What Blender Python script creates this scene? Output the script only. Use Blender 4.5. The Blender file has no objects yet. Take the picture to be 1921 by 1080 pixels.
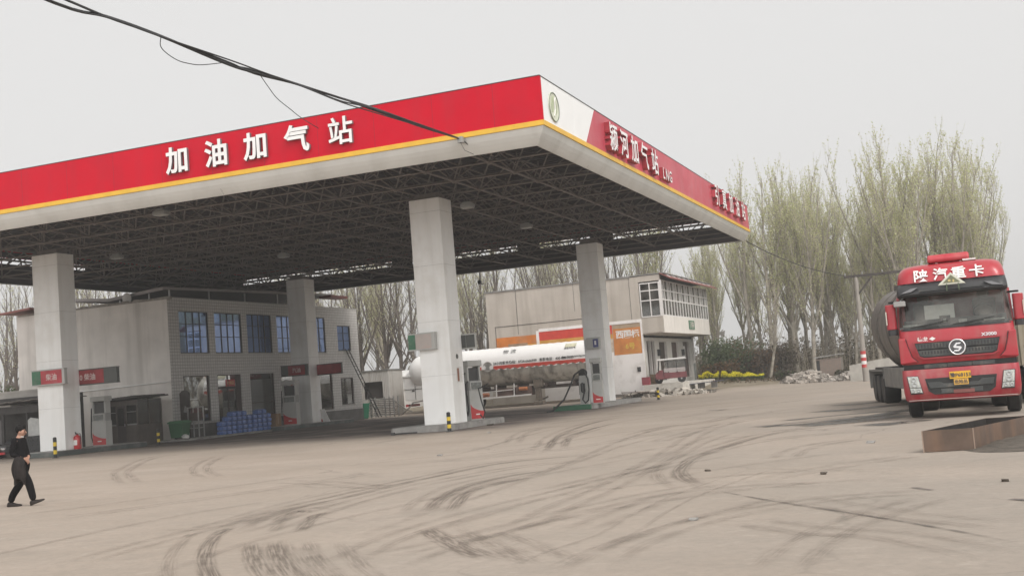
import bpy, bmesh, math, random
from mathutils import Vector, Matrix, noise
R = math.radians
S = bpy.context.scene
COL = S.collection
PI = math.pi

# ------------------------------------------------------------------ camera
cam_d = bpy.data.cameras.new('camera')
cam = bpy.data.objects.new('camera', cam_d); COL.objects.link(cam)
cam_d.sensor_fit = 'HORIZONTAL'; cam_d.sensor_width = 36.0; cam_d.lens = 41.113
cam_d.clip_start = 0.1; cam_d.clip_end = 3000
YAW, PITCH, ROLL = .3704, .0832, -.0796
_r = Vector((math.cos(YAW), math.sin(YAW), 0))
_f = Vector((-math.sin(YAW)*math.cos(PITCH), math.cos(YAW)*math.cos(PITCH), math.sin(PITCH)))
_u = _r.cross(_f)
r2 = _r*math.cos(ROLL) + _u*math.sin(ROLL)
u2 = -_r*math.sin(ROLL) + _u*math.cos(ROLL)
cam.matrix_world = Matrix(((r2.x, u2.x, -_f.x, 0), (r2.y, u2.y, -_f.y, 0), (r2.z, u2.z, -_f.z, 1.7), (0, 0, 0, 1)))
S.camera = cam

# ------------------------------------------------------------------ sky and sun (hazy bright overcast)
SUN = Vector((0.55, -0.30, 0.76)).normalized()
w = bpy.data.worlds.new('World'); S.world = w; w.use_nodes = True
nt = w.node_tree; nt.nodes.clear()
sky = nt.nodes.new('ShaderNodeTexSky'); sky.sky_type = 'NISHITA'; sky.sun_disc = False
sky.sun_elevation = math.asin(SUN.z); sky.sun_rotation = math.atan2(SUN.x, SUN.y)
sky.air_density = 1.0; sky.dust_density = 6.0; sky.ozone_density = 1.0
hs = nt.nodes.new('ShaderNodeHueSaturation'); hs.inputs['Saturation'].default_value = 0.10; hs.inputs['Value'].default_value = 0.095
mx = nt.nodes.new('ShaderNodeMix'); mx.data_type = 'RGBA'; mx.inputs[0].default_value = 0.80
mx.inputs[7].default_value = (0.752, 0.745, 0.738, 1)      # cloud deck
bg = nt.nodes.new('ShaderNodeBackground'); out = nt.nodes.new('ShaderNodeOutputWorld')
nt.links.new(sky.outputs[0], hs.inputs['Color']); nt.links.new(hs.outputs[0], mx.inputs[6])
nt.links.new(mx.outputs[2], bg.inputs[0]); nt.links.new(bg.outputs[0], out.inputs[0]); # sky glow added low behind the camera to brighten the faces turned to it
gc = nt.nodes.new('ShaderNodeTexCoord'); gd = nt.nodes.new('ShaderNodeVectorMath'); gd.operation = 'DOT_PRODUCT'; gd.inputs[1].default_value = (.25, -.95, .18); nt.links.new(gc.outputs['Generated'], gd.inputs[0])
gm = nt.nodes.new('ShaderNodeMapRange'); gm.interpolation_type = 'SMOOTHSTEP'; gm.inputs[1].default_value = .1; gm.inputs[2].default_value = .95; gm.inputs[3].default_value = 1.0; gm.inputs[4].default_value = 2.2
nt.links.new(gd.outputs['Value'], gm.inputs[0]); nt.links.new(gm.outputs[0], bg.inputs[1])
sd = bpy.data.lights.new('sun', 'SUN'); sd.energy = 1.45; sd.angle = R(18); sd.color = (1.0, 0.955, 0.89)
so = bpy.data.objects.new('sun', sd); COL.objects.link(so); so.rotation_euler = SUN.to_track_quat('Z', 'Y').to_euler()
S.view_settings.view_transform = 'Standard'; S.view_settings.look = 'None'; S.view_settings.gamma = 1; S.view_settings.exposure = 0.30
S.view_settings.use_curve_mapping = False
S.cycles.max_bounces = 6; S.cycles.transparent_max_bounces = 12; S.cycles.caustics_reflective = False; S.cycles.caustics_refractive = False

# ------------------------------------------------------------------ mesh helper
class MB:
    def __init__(s): s.v = []; s.f = []; s.m = []
    def add(s, vs, fs, m=0):
        o = len(s.v); s.v.extend([tuple(p) for p in vs])
        for f in fs: s.f.append(tuple(i+o for i in f)); s.m.append(m)
        return s
    def box(s, x0, y0, z0, x1, y1, z1, m=0):
        return s.add([(x0,y0,z0),(x1,y0,z0),(x1,y1,z0),(x0,y1,z0),(x0,y0,z1),(x1,y0,z1),(x1,y1,z1),(x0,y1,z1)],
                     [(0,3,2,1),(4,5,6,7),(0,1,5,4),(1,2,6,5),(2,3,7,6),(3,0,4,7)], m)
    def obox(s, c, sz, mat=None, m=0):
        a, b, d = sz[0]/2, sz[1]/2, sz[2]/2
        vs = [Vector(p) for p in [(-a,-b,-d),(a,-b,-d),(a,b,-d),(-a,b,-d),(-a,-b,d),(a,-b,d),(a,b,d),(-a,b,d)]]
        if mat is not None: vs = [mat @ p for p in vs]
        return s.add([p+Vector(c) for p in vs], [(0,3,2,1),(4,5,6,7),(0,1,5,4),(1,2,6,5),(2,3,7,6),(3,0,4,7)], m)
    def bar(s, p0, p1, w, h, m=0, up=(0,0,1)):
        p0 = Vector(p0); p1 = Vector(p1); d = (p1-p0)
        L = d.length; d = d/L; u = Vector(up)
        if abs(d.dot(u)) > .98: u = Vector((1,0,0))
        a = d.cross(u).normalized(); b = a.cross(d)
        vs = []
        for p in (p0, p1):
            for (i, j) in ((-1,-1),(1,-1),(1,1),(-1,1)): vs.append(p + a*i*w/2 + b*j*h/2)
        return s.add(vs, [(0,1,2,3),(7,6,5,4),(0,4,5,1),(1,5,6,2),(2,6,7,3),(3,7,4,0)], m)
    def tube(s, pts, r, n=6, m=0, caps=True):
        pts = [Vector(p) for p in pts]; k = len(pts)
        rs = r if isinstance(r, (list, tuple)) else [r]*k
        a = None; vs = []
        for i in range(k):
            d = (pts[min(i+1,k-1)] - pts[max(i-1,0)])
            d = d.normalized() if d.length > 1e-9 else Vector((0,0,1))
            if a is None:
                a = d.cross(Vector((0,0,1)) if abs(d.z) < .95 else Vector((1,0,0))).normalized()
            else:
                a = (a - d*a.dot(d));  a = a.normalized() if a.length > 1e-6 else d.orthogonal().normalized()
            b = d.cross(a)
            for j in range(n):
                t = 2*PI*j/n; vs.append(pts[i] + (a*math.cos(t)+b*math.sin(t))*rs[i])
        fs = []
        for i in range(k-1):
            for j in range(n): fs.append((i*n+j, i*n+(j+1)%n, (i+1)*n+(j+1)%n, (i+1)*n+j))
        if caps: fs.append(tuple(range(n-1,-1,-1))); fs.append(tuple((k-1)*n+j for j in range(n)))
        return s.add(vs, fs, m)
    def cyl(s, p0, p1, r0, r1=None, n=16, m=0): return s.tube([p0, p1], [r0, r0 if r1 is None else r1], n, m)
    def sphere(s, c, r, n=12, k=8, m=0):
        r = r if isinstance(r, (tuple, list)) else (r, r, r); vs = []
        for i in range(1, k):
            a = PI*i/k
            for j in range(n):
                t = 2*PI*j/n; vs.append((c[0]+r[0]*math.sin(a)*math.cos(t), c[1]+r[1]*math.sin(a)*math.sin(t), c[2]+r[2]*math.cos(a)))
        fs = [(i*n+j, (i+1)*n+j, (i+1)*n+(j+1)%n, i*n+(j+1)%n) for i in range(k-2) for j in range(n)]
        T = len(vs); vs += [(c[0],c[1],c[2]+r[2]), (c[0],c[1],c[2]-r[2])]
        for j in range(n): fs.append((T, j, (j+1)%n)); fs.append((T+1, (k-2)*n+(j+1)%n, (k-2)*n+j))
        return s.add(vs, fs, m)
    def lathe(s, prof, c=(0,0,0), axis='z', n=20, m=0):
        vs = []
        for r, h in prof:
            for j in range(n):
                t = 2*PI*j/n; p = (r*math.cos(t), r*math.sin(t), h)
                if axis == 'x': p = (p[2], p[0], p[1])
                if axis == 'y': p = (p[0], p[2], -p[1])
                vs.append((p[0]+c[0], p[1]+c[1], p[2]+c[2]))
        k = len(prof); fs = [(i*n+j, i*n+(j+1)%n, (i+1)*n+(j+1)%n, (i+1)*n+j) for i in range(k-1) for j in range(n)]
        if prof[0][0] > 1e-6: fs.append(tuple(range(n-1,-1,-1)))
        if prof[-1][0] > 1e-6: fs.append(tuple((k-1)*n+j for j in range(n)))
        return s.add(vs, fs, m)
    def prism(s, poly, ax, d0, d1, m=0):
        """poly in the plane across axis ax ('x': (y,z), 'y': (x,z), 'z': (x,y)), extruded d0..d1"""
        k = len(poly); g = {'x': lambda a,b,d: (d,a,b), 'y': lambda a,b,d: (a,d,b), 'z': lambda a,b,d: (a,b,d)}[ax]
        vs = [g(a,b,d0) for a,b in poly] + [g(a,b,d1) for a,b in poly]
        fs = [tuple(range(k-1,-1,-1)), tuple(range(k,2*k))] + [(i,(i+1)%k,k+(i+1)%k,k+i) for i in range(k)]
        return s.add(vs, fs, m)
    def loft(s, rings, m=0, caps=True):
        n = len(rings[0]); vs = [p for r in rings for p in r]
        fs = [(i*n+j, i*n+(j+1)%n, (i+1)*n+(j+1)%n, (i+1)*n+j) for i in range(len(rings)-1) for j in range(n)]
        if caps: fs += [tuple(range(n-1,-1,-1)), tuple((len(rings)-1)*n+j for j in range(n))]
        return s.add(vs, fs, m)
    def merge(s, o, mat=None, dm=0):
        off = len(s.v); s.v.extend([tuple(mat @ Vector(p)) for p in o.v] if mat is not None else o.v)
        s.f.extend([tuple(i+off for i in f) for f in o.f]); s.m.extend([i+dm for i in o.m]); return s
    def build(s, name, mats, parent=None, bevel=0, smooth=0, loc=None, fix=True):
        me = bpy.data.meshes.new(name); me.from_pydata(s.v, [], s.f)
        mats = mats if isinstance(mats, (list, tuple)) else [mats]
        for mt in mats: me.materials.append(mt)
        if len(mats) > 1: me.polygons.foreach_set('material_index', s.m)
        if fix:
            bm = bmesh.new(); bm.from_mesh(me); bmesh.ops.recalc_face_normals(bm, faces=bm.faces); bm.to_mesh(me); bm.free()
        if smooth:
            me.shade_smooth(); me.set_sharp_from_angle(angle=R(smooth))
        me.update()
        o = bpy.data.objects.new(name, me); COL.objects.link(o)
        if parent is not None: o.parent = parent
        if loc is not None: o.location = loc
        if bevel:
            b = o.modifiers.new('bevel', 'BEVEL'); b.width = bevel; b.segments = 2; b.limit_method = 'ANGLE'; b.angle_limit = R(40)
        return o

def thing(name, label, cat, loc=(0,0,0), rotz=0, group=None):
    o = bpy.data.objects.new(name, None); COL.objects.link(o); o.empty_display_size = .2
    o.location = loc; o.rotation_euler = (0,0,rotz); o['label'] = label; o['category'] = cat
    if group: o['group'] = group
    return o
def tag(o, label, cat, group=None):
    o['label'] = label; o['category'] = cat
    if group: o['group'] = group
    return o
def struct(o, kind='structure'): o['kind'] = kind; return o
def dup(root, loc, rotz=None, label=None, group=None, scale=None):
    r = root.copy(); COL.objects.link(r); r.location = loc
    if rotz is not None: r.rotation_euler = (0,0,rotz)
    if scale: r.scale = scale if isinstance(scale, tuple) else (scale,)*3
    if label: r['label'] = label
    if group: r['group'] = group
    for ch in list(root.children):
        c = ch.copy(); COL.objects.link(c); c.parent = r
        for g in list(ch.children):
            d = g.copy(); COL.objects.link(d); d.parent = c
    return r

# ------------------------------------------------------------------ materials
def mat_base(name):
    m = bpy.data.materials.new(name); m.use_nodes = True
    return m, m.node_tree, m.node_tree.nodes['Principled BSDF']
def nnode(nt, t, **kw):
    n = nt.nodes.new(t)
    for k, v in kw.items(): setattr(n, k, v)
    return n
def mixc(nt, fac, a, b, mode='MIX'):
    n = nt.nodes.new('ShaderNodeMix'); n.data_type = 'RGBA'; n.blend_type = mode
    for idx, val in ((0, fac), (6, a), (7, b)):
        if hasattr(val, 'is_linked'): nt.links.new(val, n.inputs[idx])
        elif idx == 0: n.inputs[0].default_value = val
        else: n.inputs[idx].default_value = (*val[:3], 1)
    return n.outputs[2]
def noise_fac(nt, vec, scale, lo=.4, hi=.6, detail=4, rough=.55, stretch=None):
    if stretch:
        mp = nt.nodes.new('ShaderNodeMapping'); mp.inputs['Scale'].default_value = stretch
        nt.links.new(vec, mp.inputs[0]); vec = mp.outputs[0]
    n = nt.nodes.new('ShaderNodeTexNoise'); n.inputs['Scale'].default_value = scale; n.inputs['Detail'].default_value = detail
    n.inputs['Roughness'].default_value = rough
    nt.links.new(vec, n.inputs['Vector'])
    r = nt.nodes.new('ShaderNodeMapRange'); r.inputs[1].default_value = lo; r.inputs[2].default_value = hi
    nt.links.new(n.outputs['Fac'], r.inputs[0])
    return r.outputs[0]
def M(name, col, rough=.7, metal=0.0, var=.12, scale=2.0, bump=0.0, bscale=25.0, streak=None, dirt=None, spec=.5, coat=0.0):
    """plain material with mottling; streak=(colour, amount, stretch); dirt=(colour, amount, scale)"""
    m, nt, b = mat_base(name)
    tc = nt.nodes.new('ShaderNodeTexCoord'); vec = tc.outputs['Object']
    f = noise_fac(nt, vec, scale, .3, .7)
    c = mixc(nt, f, tuple(x*(1-var) for x in col), tuple(min(1, x*(1+var)) for x in col))
    if dirt:
        f2 = noise_fac(nt, vec, dirt[2], .5, .72)
        ml = nt.nodes.new('ShaderNodeMath'); ml.operation = 'MULTIPLY'; ml.inputs[1].default_value = dirt[1]; nt.links.new(f2, ml.inputs[0])
        c = mixc(nt, ml.outputs[0], c, dirt[0])
    if streak:
        f3 = noise_fac(nt, vec, 1.0, .48, .7, stretch=streak[2])
        ml = nt.nodes.new('ShaderNodeMath'); ml.operation = 'MULTIPLY'; ml.inputs[1].default_value = streak[1]; nt.links.new(f3, ml.inputs[0])
        c = mixc(nt, ml.outputs[0], c, streak[0])
    nt.links.new(c, b.inputs['Base Color'])
    rf = noise_fac(nt, vec, scale*3, .2, .8); mr = nt.nodes.new('ShaderNodeMapRange')
    mr.inputs[3].default_value = max(0.02, rough-.1); mr.inputs[4].default_value = min(1, rough+.1); nt.links.new(rf, mr.inputs[0]); nt.links.new(mr.outputs[0], b.inputs['Roughness'])
    b.inputs['Metallic'].default_value = metal; b.inputs['Specular IOR Level'].default_value = spec
    if coat: b.inputs['Coat Weight'].default_value = coat; b.inputs['Coat Roughness'].default_value = .08
    if bump:
        n = nt.nodes.new('ShaderNodeTexNoise'); n.inputs['Scale'].default_value = bscale; n.inputs['Detail'].default_value = 5; nt.links.new(vec, n.inputs['Vector'])
        bp = nt.nodes.new('ShaderNodeBump'); bp.inputs['Strength'].default_value = bump; bp.inputs['Distance'].default_value = .05
        nt.links.new(n.outputs['Fac'], bp.inputs['Height']); nt.links.new(bp.outputs[0], b.inputs['Normal'])
    return m
def glass(name, tint=(.45,.48,.48), gloss=.35, rough=.03, dust=0.0):
    m, nt, b = mat_base(name); nt.nodes.remove(b); o = nt.nodes['Material Output']
    t = nt.nodes.new('ShaderNodeBsdfTransparent'); t.inputs[0].default_value = (*tint, 1)
    g = nt.nodes.new('ShaderNodeBsdfGlossy'); g.inputs['Roughness'].default_value = rough; g.inputs[0].default_value = (.9,.92,.92,1)
    fr = nt.nodes.new('ShaderNodeLayerWeight'); fr.inputs[0].default_value = gloss
    s = nt.nodes.new('ShaderNodeMixShader'); nt.links.new(fr.outputs['Fresnel'], s.inputs[0]); nt.links.new(t.outputs[0], s.inputs[1]); nt.links.new(g.outputs[0], s.inputs[2])
    sh = s.outputs[0]
    if dust:
        d = nt.nodes.new('ShaderNodeBsdfDiffuse'); d.inputs[0].default_value = (.42,.40,.36,1)
        tc = nt.nodes.new('ShaderNodeTexCoord'); f = noise_fac(nt, tc.outputs['Object'], 1.6, .3, .75)
        ml = nt.nodes.new('ShaderNodeMath'); ml.operation = 'MULTIPLY'; ml.inputs[1].default_value = dust; nt.links.new(f, ml.inputs[0])
        s2 = nt.nodes.new('ShaderNodeMixShader'); nt.links.new(ml.outputs[0], s2.inputs[0]); nt.links.new(sh, s2.inputs[1]); nt.links.new(d.outputs[0], s2.inputs[2]); sh = s2.outputs[0]
    nt.links.new(sh, o.inputs[0]); return m

RED = M('canopy_red', (.55,.004,.022), .65, var=.05, scale=.6, dirt=((.46,.016,.036), .4, .5), streak=((.44,.03,.045), .25, (1.5,1.5,.1)), spec=.06)
RED_SUNLIT = M('canopy_red_sunlit', (.50,.055,.085), .45, var=.10, scale=.35, dirt=((.46,.13,.14), .5, .6), streak=((.42,.10,.11), .35, (1.2,1.2,.12)))  # paler copy of the red, the sun's wash on this side painted in
YELLOW = M('trim_yellow', (.72,.42,.03), .45, var=.08)
PANEL_WHITE = M('panel_white', (.80,.80,.79), .4, var=.02, scale=1)
FASCIA_GREY = M('fascia_grey', (.70,.70,.67), .35, .15, var=.05, scale=.5, streak=((.42,.41,.37), .3, (.8,.8,.1)))
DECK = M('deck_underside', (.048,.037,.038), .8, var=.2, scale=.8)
TRUSS = M('truss_paint', (.175,.148,.135), .6, .1, var=.15)
LETTER = M('letter_white', (.80,.79,.78), .35, var=.04)
LETTER_SIDE = M('letter_side', (.16,.14,.15), .5)
COLWHITE = M('column_cladding', (.88,.88,.865), .45, var=.03, scale=.7, streak=((.68,.67,.63), .4, (2,2,.15)), dirt=((.66,.63,.58), .5, .8))
CONC = M('island_concrete', (.30,.29,.275), .85, var=.2, scale=2, bump=.3, dirt=((.14,.13,.12), .6, 1.5))
KERB_DARK = M('kerb_paint_dark', (.10,.115,.11), .75, var=.25, scale=2, dirt=((.2,.18,.16), .6, 2))
DGREEN = M('green_paint', (.03,.12,.065), .6, var=.2)
BLACK = M('black_rubber', (.018,.018,.018), .6, var=.2)
DARK = M('dark_metal', (.05,.05,.05), .5, .3, var=.2)
MIDGREY = M('grey_paint', (.28,.28,.27), .55, var=.1)
LGREY = M('light_grey_paint', (.44,.44,.42), .5, var=.07, dirt=((.3,.28,.25), .4, 2))
WHITE = M('white_paint', (.72,.71,.69), .45, var=.05, dirt=((.5,.47,.42), .35, 1.5))
STEEL = M('galvanised_steel', (.45,.45,.45), .4, .7, var=.12)
CHROME = M('chrome', (.75,.75,.76), .18, 1.0, var=.03)
REDP = M('red_paint', (.48,.025,.03), .4, var=.1, coat=.3)
YELP = M('safety_yellow', (.70,.50,.04), .55, var=.12)
WOODB = M('weathered_wood', (.22,.16,.10), .85, var=.3, scale=5)
BROWN = M('brown_paint', (.075,.055,.045), .6, var=.2)
TEXTWHITE = M('text_white', (.78,.76,.74), .6, var=.03)
TEXTDARK = M('text_dark', (.06,.06,.065), .6, var=.1)
TEXTRED = M('text_red', (.55,.06,.04), .6, var=.1)

# ------------------------------------------------------------------ lettering
def text_mb(txt, size, depth=.01, bold=0.0, m=0, stretch=1.0, center=True):
    cu = bpy.data.curves.new('t', 'FONT'); cu.body = txt; cu.size = size; cu.extrude = depth/2; cu.offset = bold; cu.align_x = 'CENTER'
    cu.resolution_u = 3
    o = bpy.data.objects.new('t', cu); COL.objects.link(o); dg = bpy.context.evaluated_depsgraph_get(); dg.update()
    me = bpy.data.meshes.new_from_object(o.evaluated_get(dg)); q = MB()
    vs = [v.co.copy() for v in me.vertices]
    if vs and center:
        cx = (min(v.x for v in vs)+max(v.x for v in vs))/2; cy = (min(v.y for v in vs)+max(v.y for v in vs))/2
        vs = [Vector(((v.x-cx)*stretch, v.y-cy, v.z)) for v in vs]
    q.add(vs, [tuple(p.vertices) for p in me.polygons], m)
    bpy.data.objects.remove(o); bpy.data.curves.remove(cu); bpy.data.meshes.remove(me)
    return q
def face_y(p):   # text plane -> facing -Y at p
    return Matrix(((1,0,0,p[0]),(0,0,-1,p[1]),(0,1,0,p[2]),(0,0,0,1)))
def face_x(p):   # facing +X, reading along +Y
    return Matrix(((0,0,1,p[0]),(1,0,0,p[1]),(0,1,0,p[2]),(0,0,0,1)))
def sub(p, q): return tuple(a-b for a, b in zip(p, q))

def wall_holes(q, plane, d, u0, u1, v0, v1, holes, depth, m=0):
    """flat wall face on plane 'x' or 'y' at coordinate d with rectangular holes; reveals go inwards by depth (signed)"""
    g = (lambda a,b,c: (c,a,b)) if plane == 'x' else (lambda a,b,c: (a,c,b))
    us = sorted({u0,u1,*[h[0] for h in holes],*[h[2] for h in holes]}); vs = sorted({v0,v1,*[h[1] for h in holes],*[h[3] for h in holes]})
    for i in range(len(us)-1):
        for j in range(len(vs)-1):
            cu, cv = (us[i]+us[i+1])/2, (vs[j]+vs[j+1])/2
            if any(h[0] < cu < h[2] and h[1] < cv < h[3] for h in holes): continue
            q.add([g(us[i],vs[j],d),g(us[i+1],vs[j],d),g(us[i+1],vs[j+1],d),g(us[i],vs[j+1],d)], [(0,1,2,3)], m)
    for h in holes:
        a,b,c,e = h; k = [(a,b),(c,b),(c,e),(a,e)]
        for i in range(4):
            p, n = k[i], k[(i+1)%4]
            q.add([g(*p,d),g(*n,d),g(*n,d+depth),g(*p,d+depth)], [(0,1,2,3)], m)
    return q

# ------------------------------------------------------------------ ground
def sstep(t): t = max(0, min(1, t)); return t*t*(3-2*t)
def gh(x, y):
    """yard is flat; beyond the far side the land rises gently towards the houses and the grove"""
    return .65*sstep((y - 84 - 0.95*max(0, x+24))/18) * sstep((x+60)/16 if x < -44 else 1)
def ground_material():
    m, nt, b = mat_base('dusty_concrete')
    tc = nt.nodes.new('ShaderNodeTexCoord'); v = tc.outputs['Object']
    c = mixc(nt, noise_fac(nt, v, .22, .35, .65), (.322,.266,.218), (.375,.313,.262))
    # long dusty sweeps following the lorries' way across the yard
    wp = nt.nodes.new('ShaderNodeMapping'); wp.inputs['Rotation'].default_value = (0,0,R(28)); wp.inputs['Scale'].default_value = (.22,.8,1); nt.links.new(v, wp.inputs[0])
    n = nt.nodes.new('ShaderNodeTexNoise'); n.inputs['Scale'].default_value = 1.1; n.inputs['Detail'].default_value = 5; n.inputs['Distortion'].default_value = .8; nt.links.new(wp.outputs[0], n.inputs['Vector'])
    r = nt.nodes.new('ShaderNodeMapRange'); r.inputs[1].default_value = .45; r.inputs[2].default_value = .66; r.inputs[4].default_value = .30; nt.links.new(n.outputs['Fac'], r.inputs[0])
    c = mixc(nt, r.outputs[0], c, (.255,.222,.185))
    # greyer bare concrete to the right and beyond
    sx = nt.nodes.new('ShaderNodeSeparateXYZ'); nt.links.new(v, sx.inputs[0])
    ma = nt.nodes.new('ShaderNodeMath'); ma.operation = 'MULTIPLY_ADD'; ma.inputs[1].default_value = .045; ma.inputs[2].default_value = .85; nt.links.new(sx.outputs[0], ma.inputs[0])
    nz = noise_fac(nt, v, .12, .3, .7); mm = nt.nodes.new('ShaderNodeMath'); mm.operation = 'MULTIPLY'; mm.use_clamp = True; nt.links.new(ma.outputs[0], mm.inputs[0]); nt.links.new(nz, mm.inputs[1])
    c = mixc(nt, mm.outputs[0], c, (.262,.236,.207))
    # hairline cracks and mottled dirt
    vo = nt.nodes.new('ShaderNodeTexVoronoi'); vo.feature = 'DISTANCE_TO_EDGE'; vo.inputs['Scale'].default_value = .16
    dn = nt.nodes.new('ShaderNodeTexNoise'); dn.inputs['Scale'].default_value = .7; dn.inputs['Detail'].default_value = 6; nt.links.new(v, dn.inputs['Vector'])
    dm = nt.nodes.new('ShaderNodeVectorMath'); dm.operation = 'MULTIPLY_ADD'; dm.inputs[1].default_value = (2.2,2.2,0); nt.links.new(dn.outputs['Color'], dm.inputs[0]); nt.links.new(v, dm.inputs[2]); nt.links.new(dm.outputs[0], vo.inputs['Vector'])
    cr = nt.nodes.new('ShaderNodeMapRange'); cr.inputs[1].default_value = .0; cr.inputs[2].default_value = .008; cr.inputs[3].default_value = .7; cr.inputs[4].default_value = 0; nt.links.new(vo.outputs['Distance'], cr.inputs[0])
    crn = nt.nodes.new('ShaderNodeMath'); crn.operation = 'MULTIPLY'; nt.links.new(cr.outputs[0], crn.inputs[0]); nt.links.new(noise_fac(nt, v, .13, .45, .62), crn.inputs[1])
    c = mixc(nt, crn.outputs[0], c, (.13,.115,.10))
    c = mixc(nt, noise_fac(nt, v, 1.7, .52, 1.0, 8, .7), c, (.27,.23,.195))
    c = mixc(nt, noise_fac(nt, v, 3.1, .55, 1.1, 8, .7), c, (.47,.41,.355))
    # scattered oil and water stains, grit
    f = noise_fac(nt, v, .55, .60, .74, 6); ml = nt.nodes.new('ShaderNodeMath'); ml.operation = 'MULTIPLY'; ml.inputs[1].default_value = .35; nt.links.new(f, ml.inputs[0])
    c = mixc(nt, ml.outputs[0], c, (.19,.165,.14))
    f = noise_fac(nt, v, 7, .46, .62, 8, .8); ml = nt.nodes.new('ShaderNodeMath'); ml.operation = 'MULTIPLY'; ml.inputs[1].default_value = .36; nt.links.new(f, ml.inputs[0])
    c = mixc(nt, ml.outputs[0], c, (.22,.2,.17))
    # canopy shade painted into the forecourt slab colour, over oil darkened concrete
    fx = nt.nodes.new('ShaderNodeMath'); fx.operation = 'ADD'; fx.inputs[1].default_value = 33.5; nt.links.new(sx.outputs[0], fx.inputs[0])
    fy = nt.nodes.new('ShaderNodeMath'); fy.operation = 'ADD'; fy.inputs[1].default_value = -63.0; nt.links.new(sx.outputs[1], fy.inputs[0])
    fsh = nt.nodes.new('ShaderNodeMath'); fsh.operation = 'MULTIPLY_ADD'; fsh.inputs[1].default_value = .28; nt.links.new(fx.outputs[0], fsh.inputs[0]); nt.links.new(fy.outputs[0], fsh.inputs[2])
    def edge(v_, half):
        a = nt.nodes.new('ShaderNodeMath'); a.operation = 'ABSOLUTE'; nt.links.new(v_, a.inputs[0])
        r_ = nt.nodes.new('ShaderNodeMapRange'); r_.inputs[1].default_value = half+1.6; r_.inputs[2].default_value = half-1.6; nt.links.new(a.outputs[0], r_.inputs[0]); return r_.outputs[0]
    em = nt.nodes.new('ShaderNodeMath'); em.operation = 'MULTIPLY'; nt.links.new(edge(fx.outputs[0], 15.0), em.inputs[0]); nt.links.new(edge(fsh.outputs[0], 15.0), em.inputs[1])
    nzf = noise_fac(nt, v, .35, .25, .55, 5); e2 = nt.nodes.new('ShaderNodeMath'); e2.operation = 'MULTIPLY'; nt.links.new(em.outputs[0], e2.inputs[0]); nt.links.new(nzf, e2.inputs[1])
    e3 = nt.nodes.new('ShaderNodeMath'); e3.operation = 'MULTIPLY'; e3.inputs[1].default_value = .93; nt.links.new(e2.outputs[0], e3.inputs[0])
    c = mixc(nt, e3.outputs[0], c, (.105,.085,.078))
    # soil beyond the yard
    my = nt.nodes.new('ShaderNodeMapRange'); my.inputs[1].default_value = .06; my.inputs[2].default_value = .22; nt.links.new(sx.outputs[2], my.inputs[0])
    soil = mixc(nt, noise_fac(nt, v, .8, .3, .7, 6), (.15,.12,.085), (.26,.225,.17))
    c = mixc(nt, my.outputs[0], c, soil)
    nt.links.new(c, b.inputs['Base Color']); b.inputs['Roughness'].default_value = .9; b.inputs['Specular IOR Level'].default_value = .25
    nb = nt.nodes.new('ShaderNodeTexNoise'); nb.inputs['Scale'].default_value = 9; nb.inputs['Detail'].default_value = 8; nt.links.new(v, nb.inputs['Vector'])
    bp = nt.nodes.new('ShaderNodeBump'); bp.inputs['Strength'].default_value = .35; bp.inputs['Distance'].default_value = .03; nt.links.new(nb.outputs['Fac'], bp.inputs['Height']); nt.links.new(bp.outputs[0], b.inputs['Normal'])
    return m
q = MB()
xs = [-900,-500,-300,-200,-140,-100]+[-80+2*i for i in range(51)]+[25,32,45,70,120,250,500,900]
ys = [-200,-60,0,30,60]+[70+2*i for i in range(21)]+[115,125,140,170,220,300,500,900,1600]
q.v = [(x,y,gh(x,y)) for y in ys for x in xs]; nx = len(xs)
for j in range(len(ys)-1):
    for i in range(nx-1): q.f.append((j*nx+i, j*nx+i+1, (j+1)*nx+i+1, (j+1)*nx+i)); q.m.append(0)
struct(q.build('ground', ground_material(), smooth=60))

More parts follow.
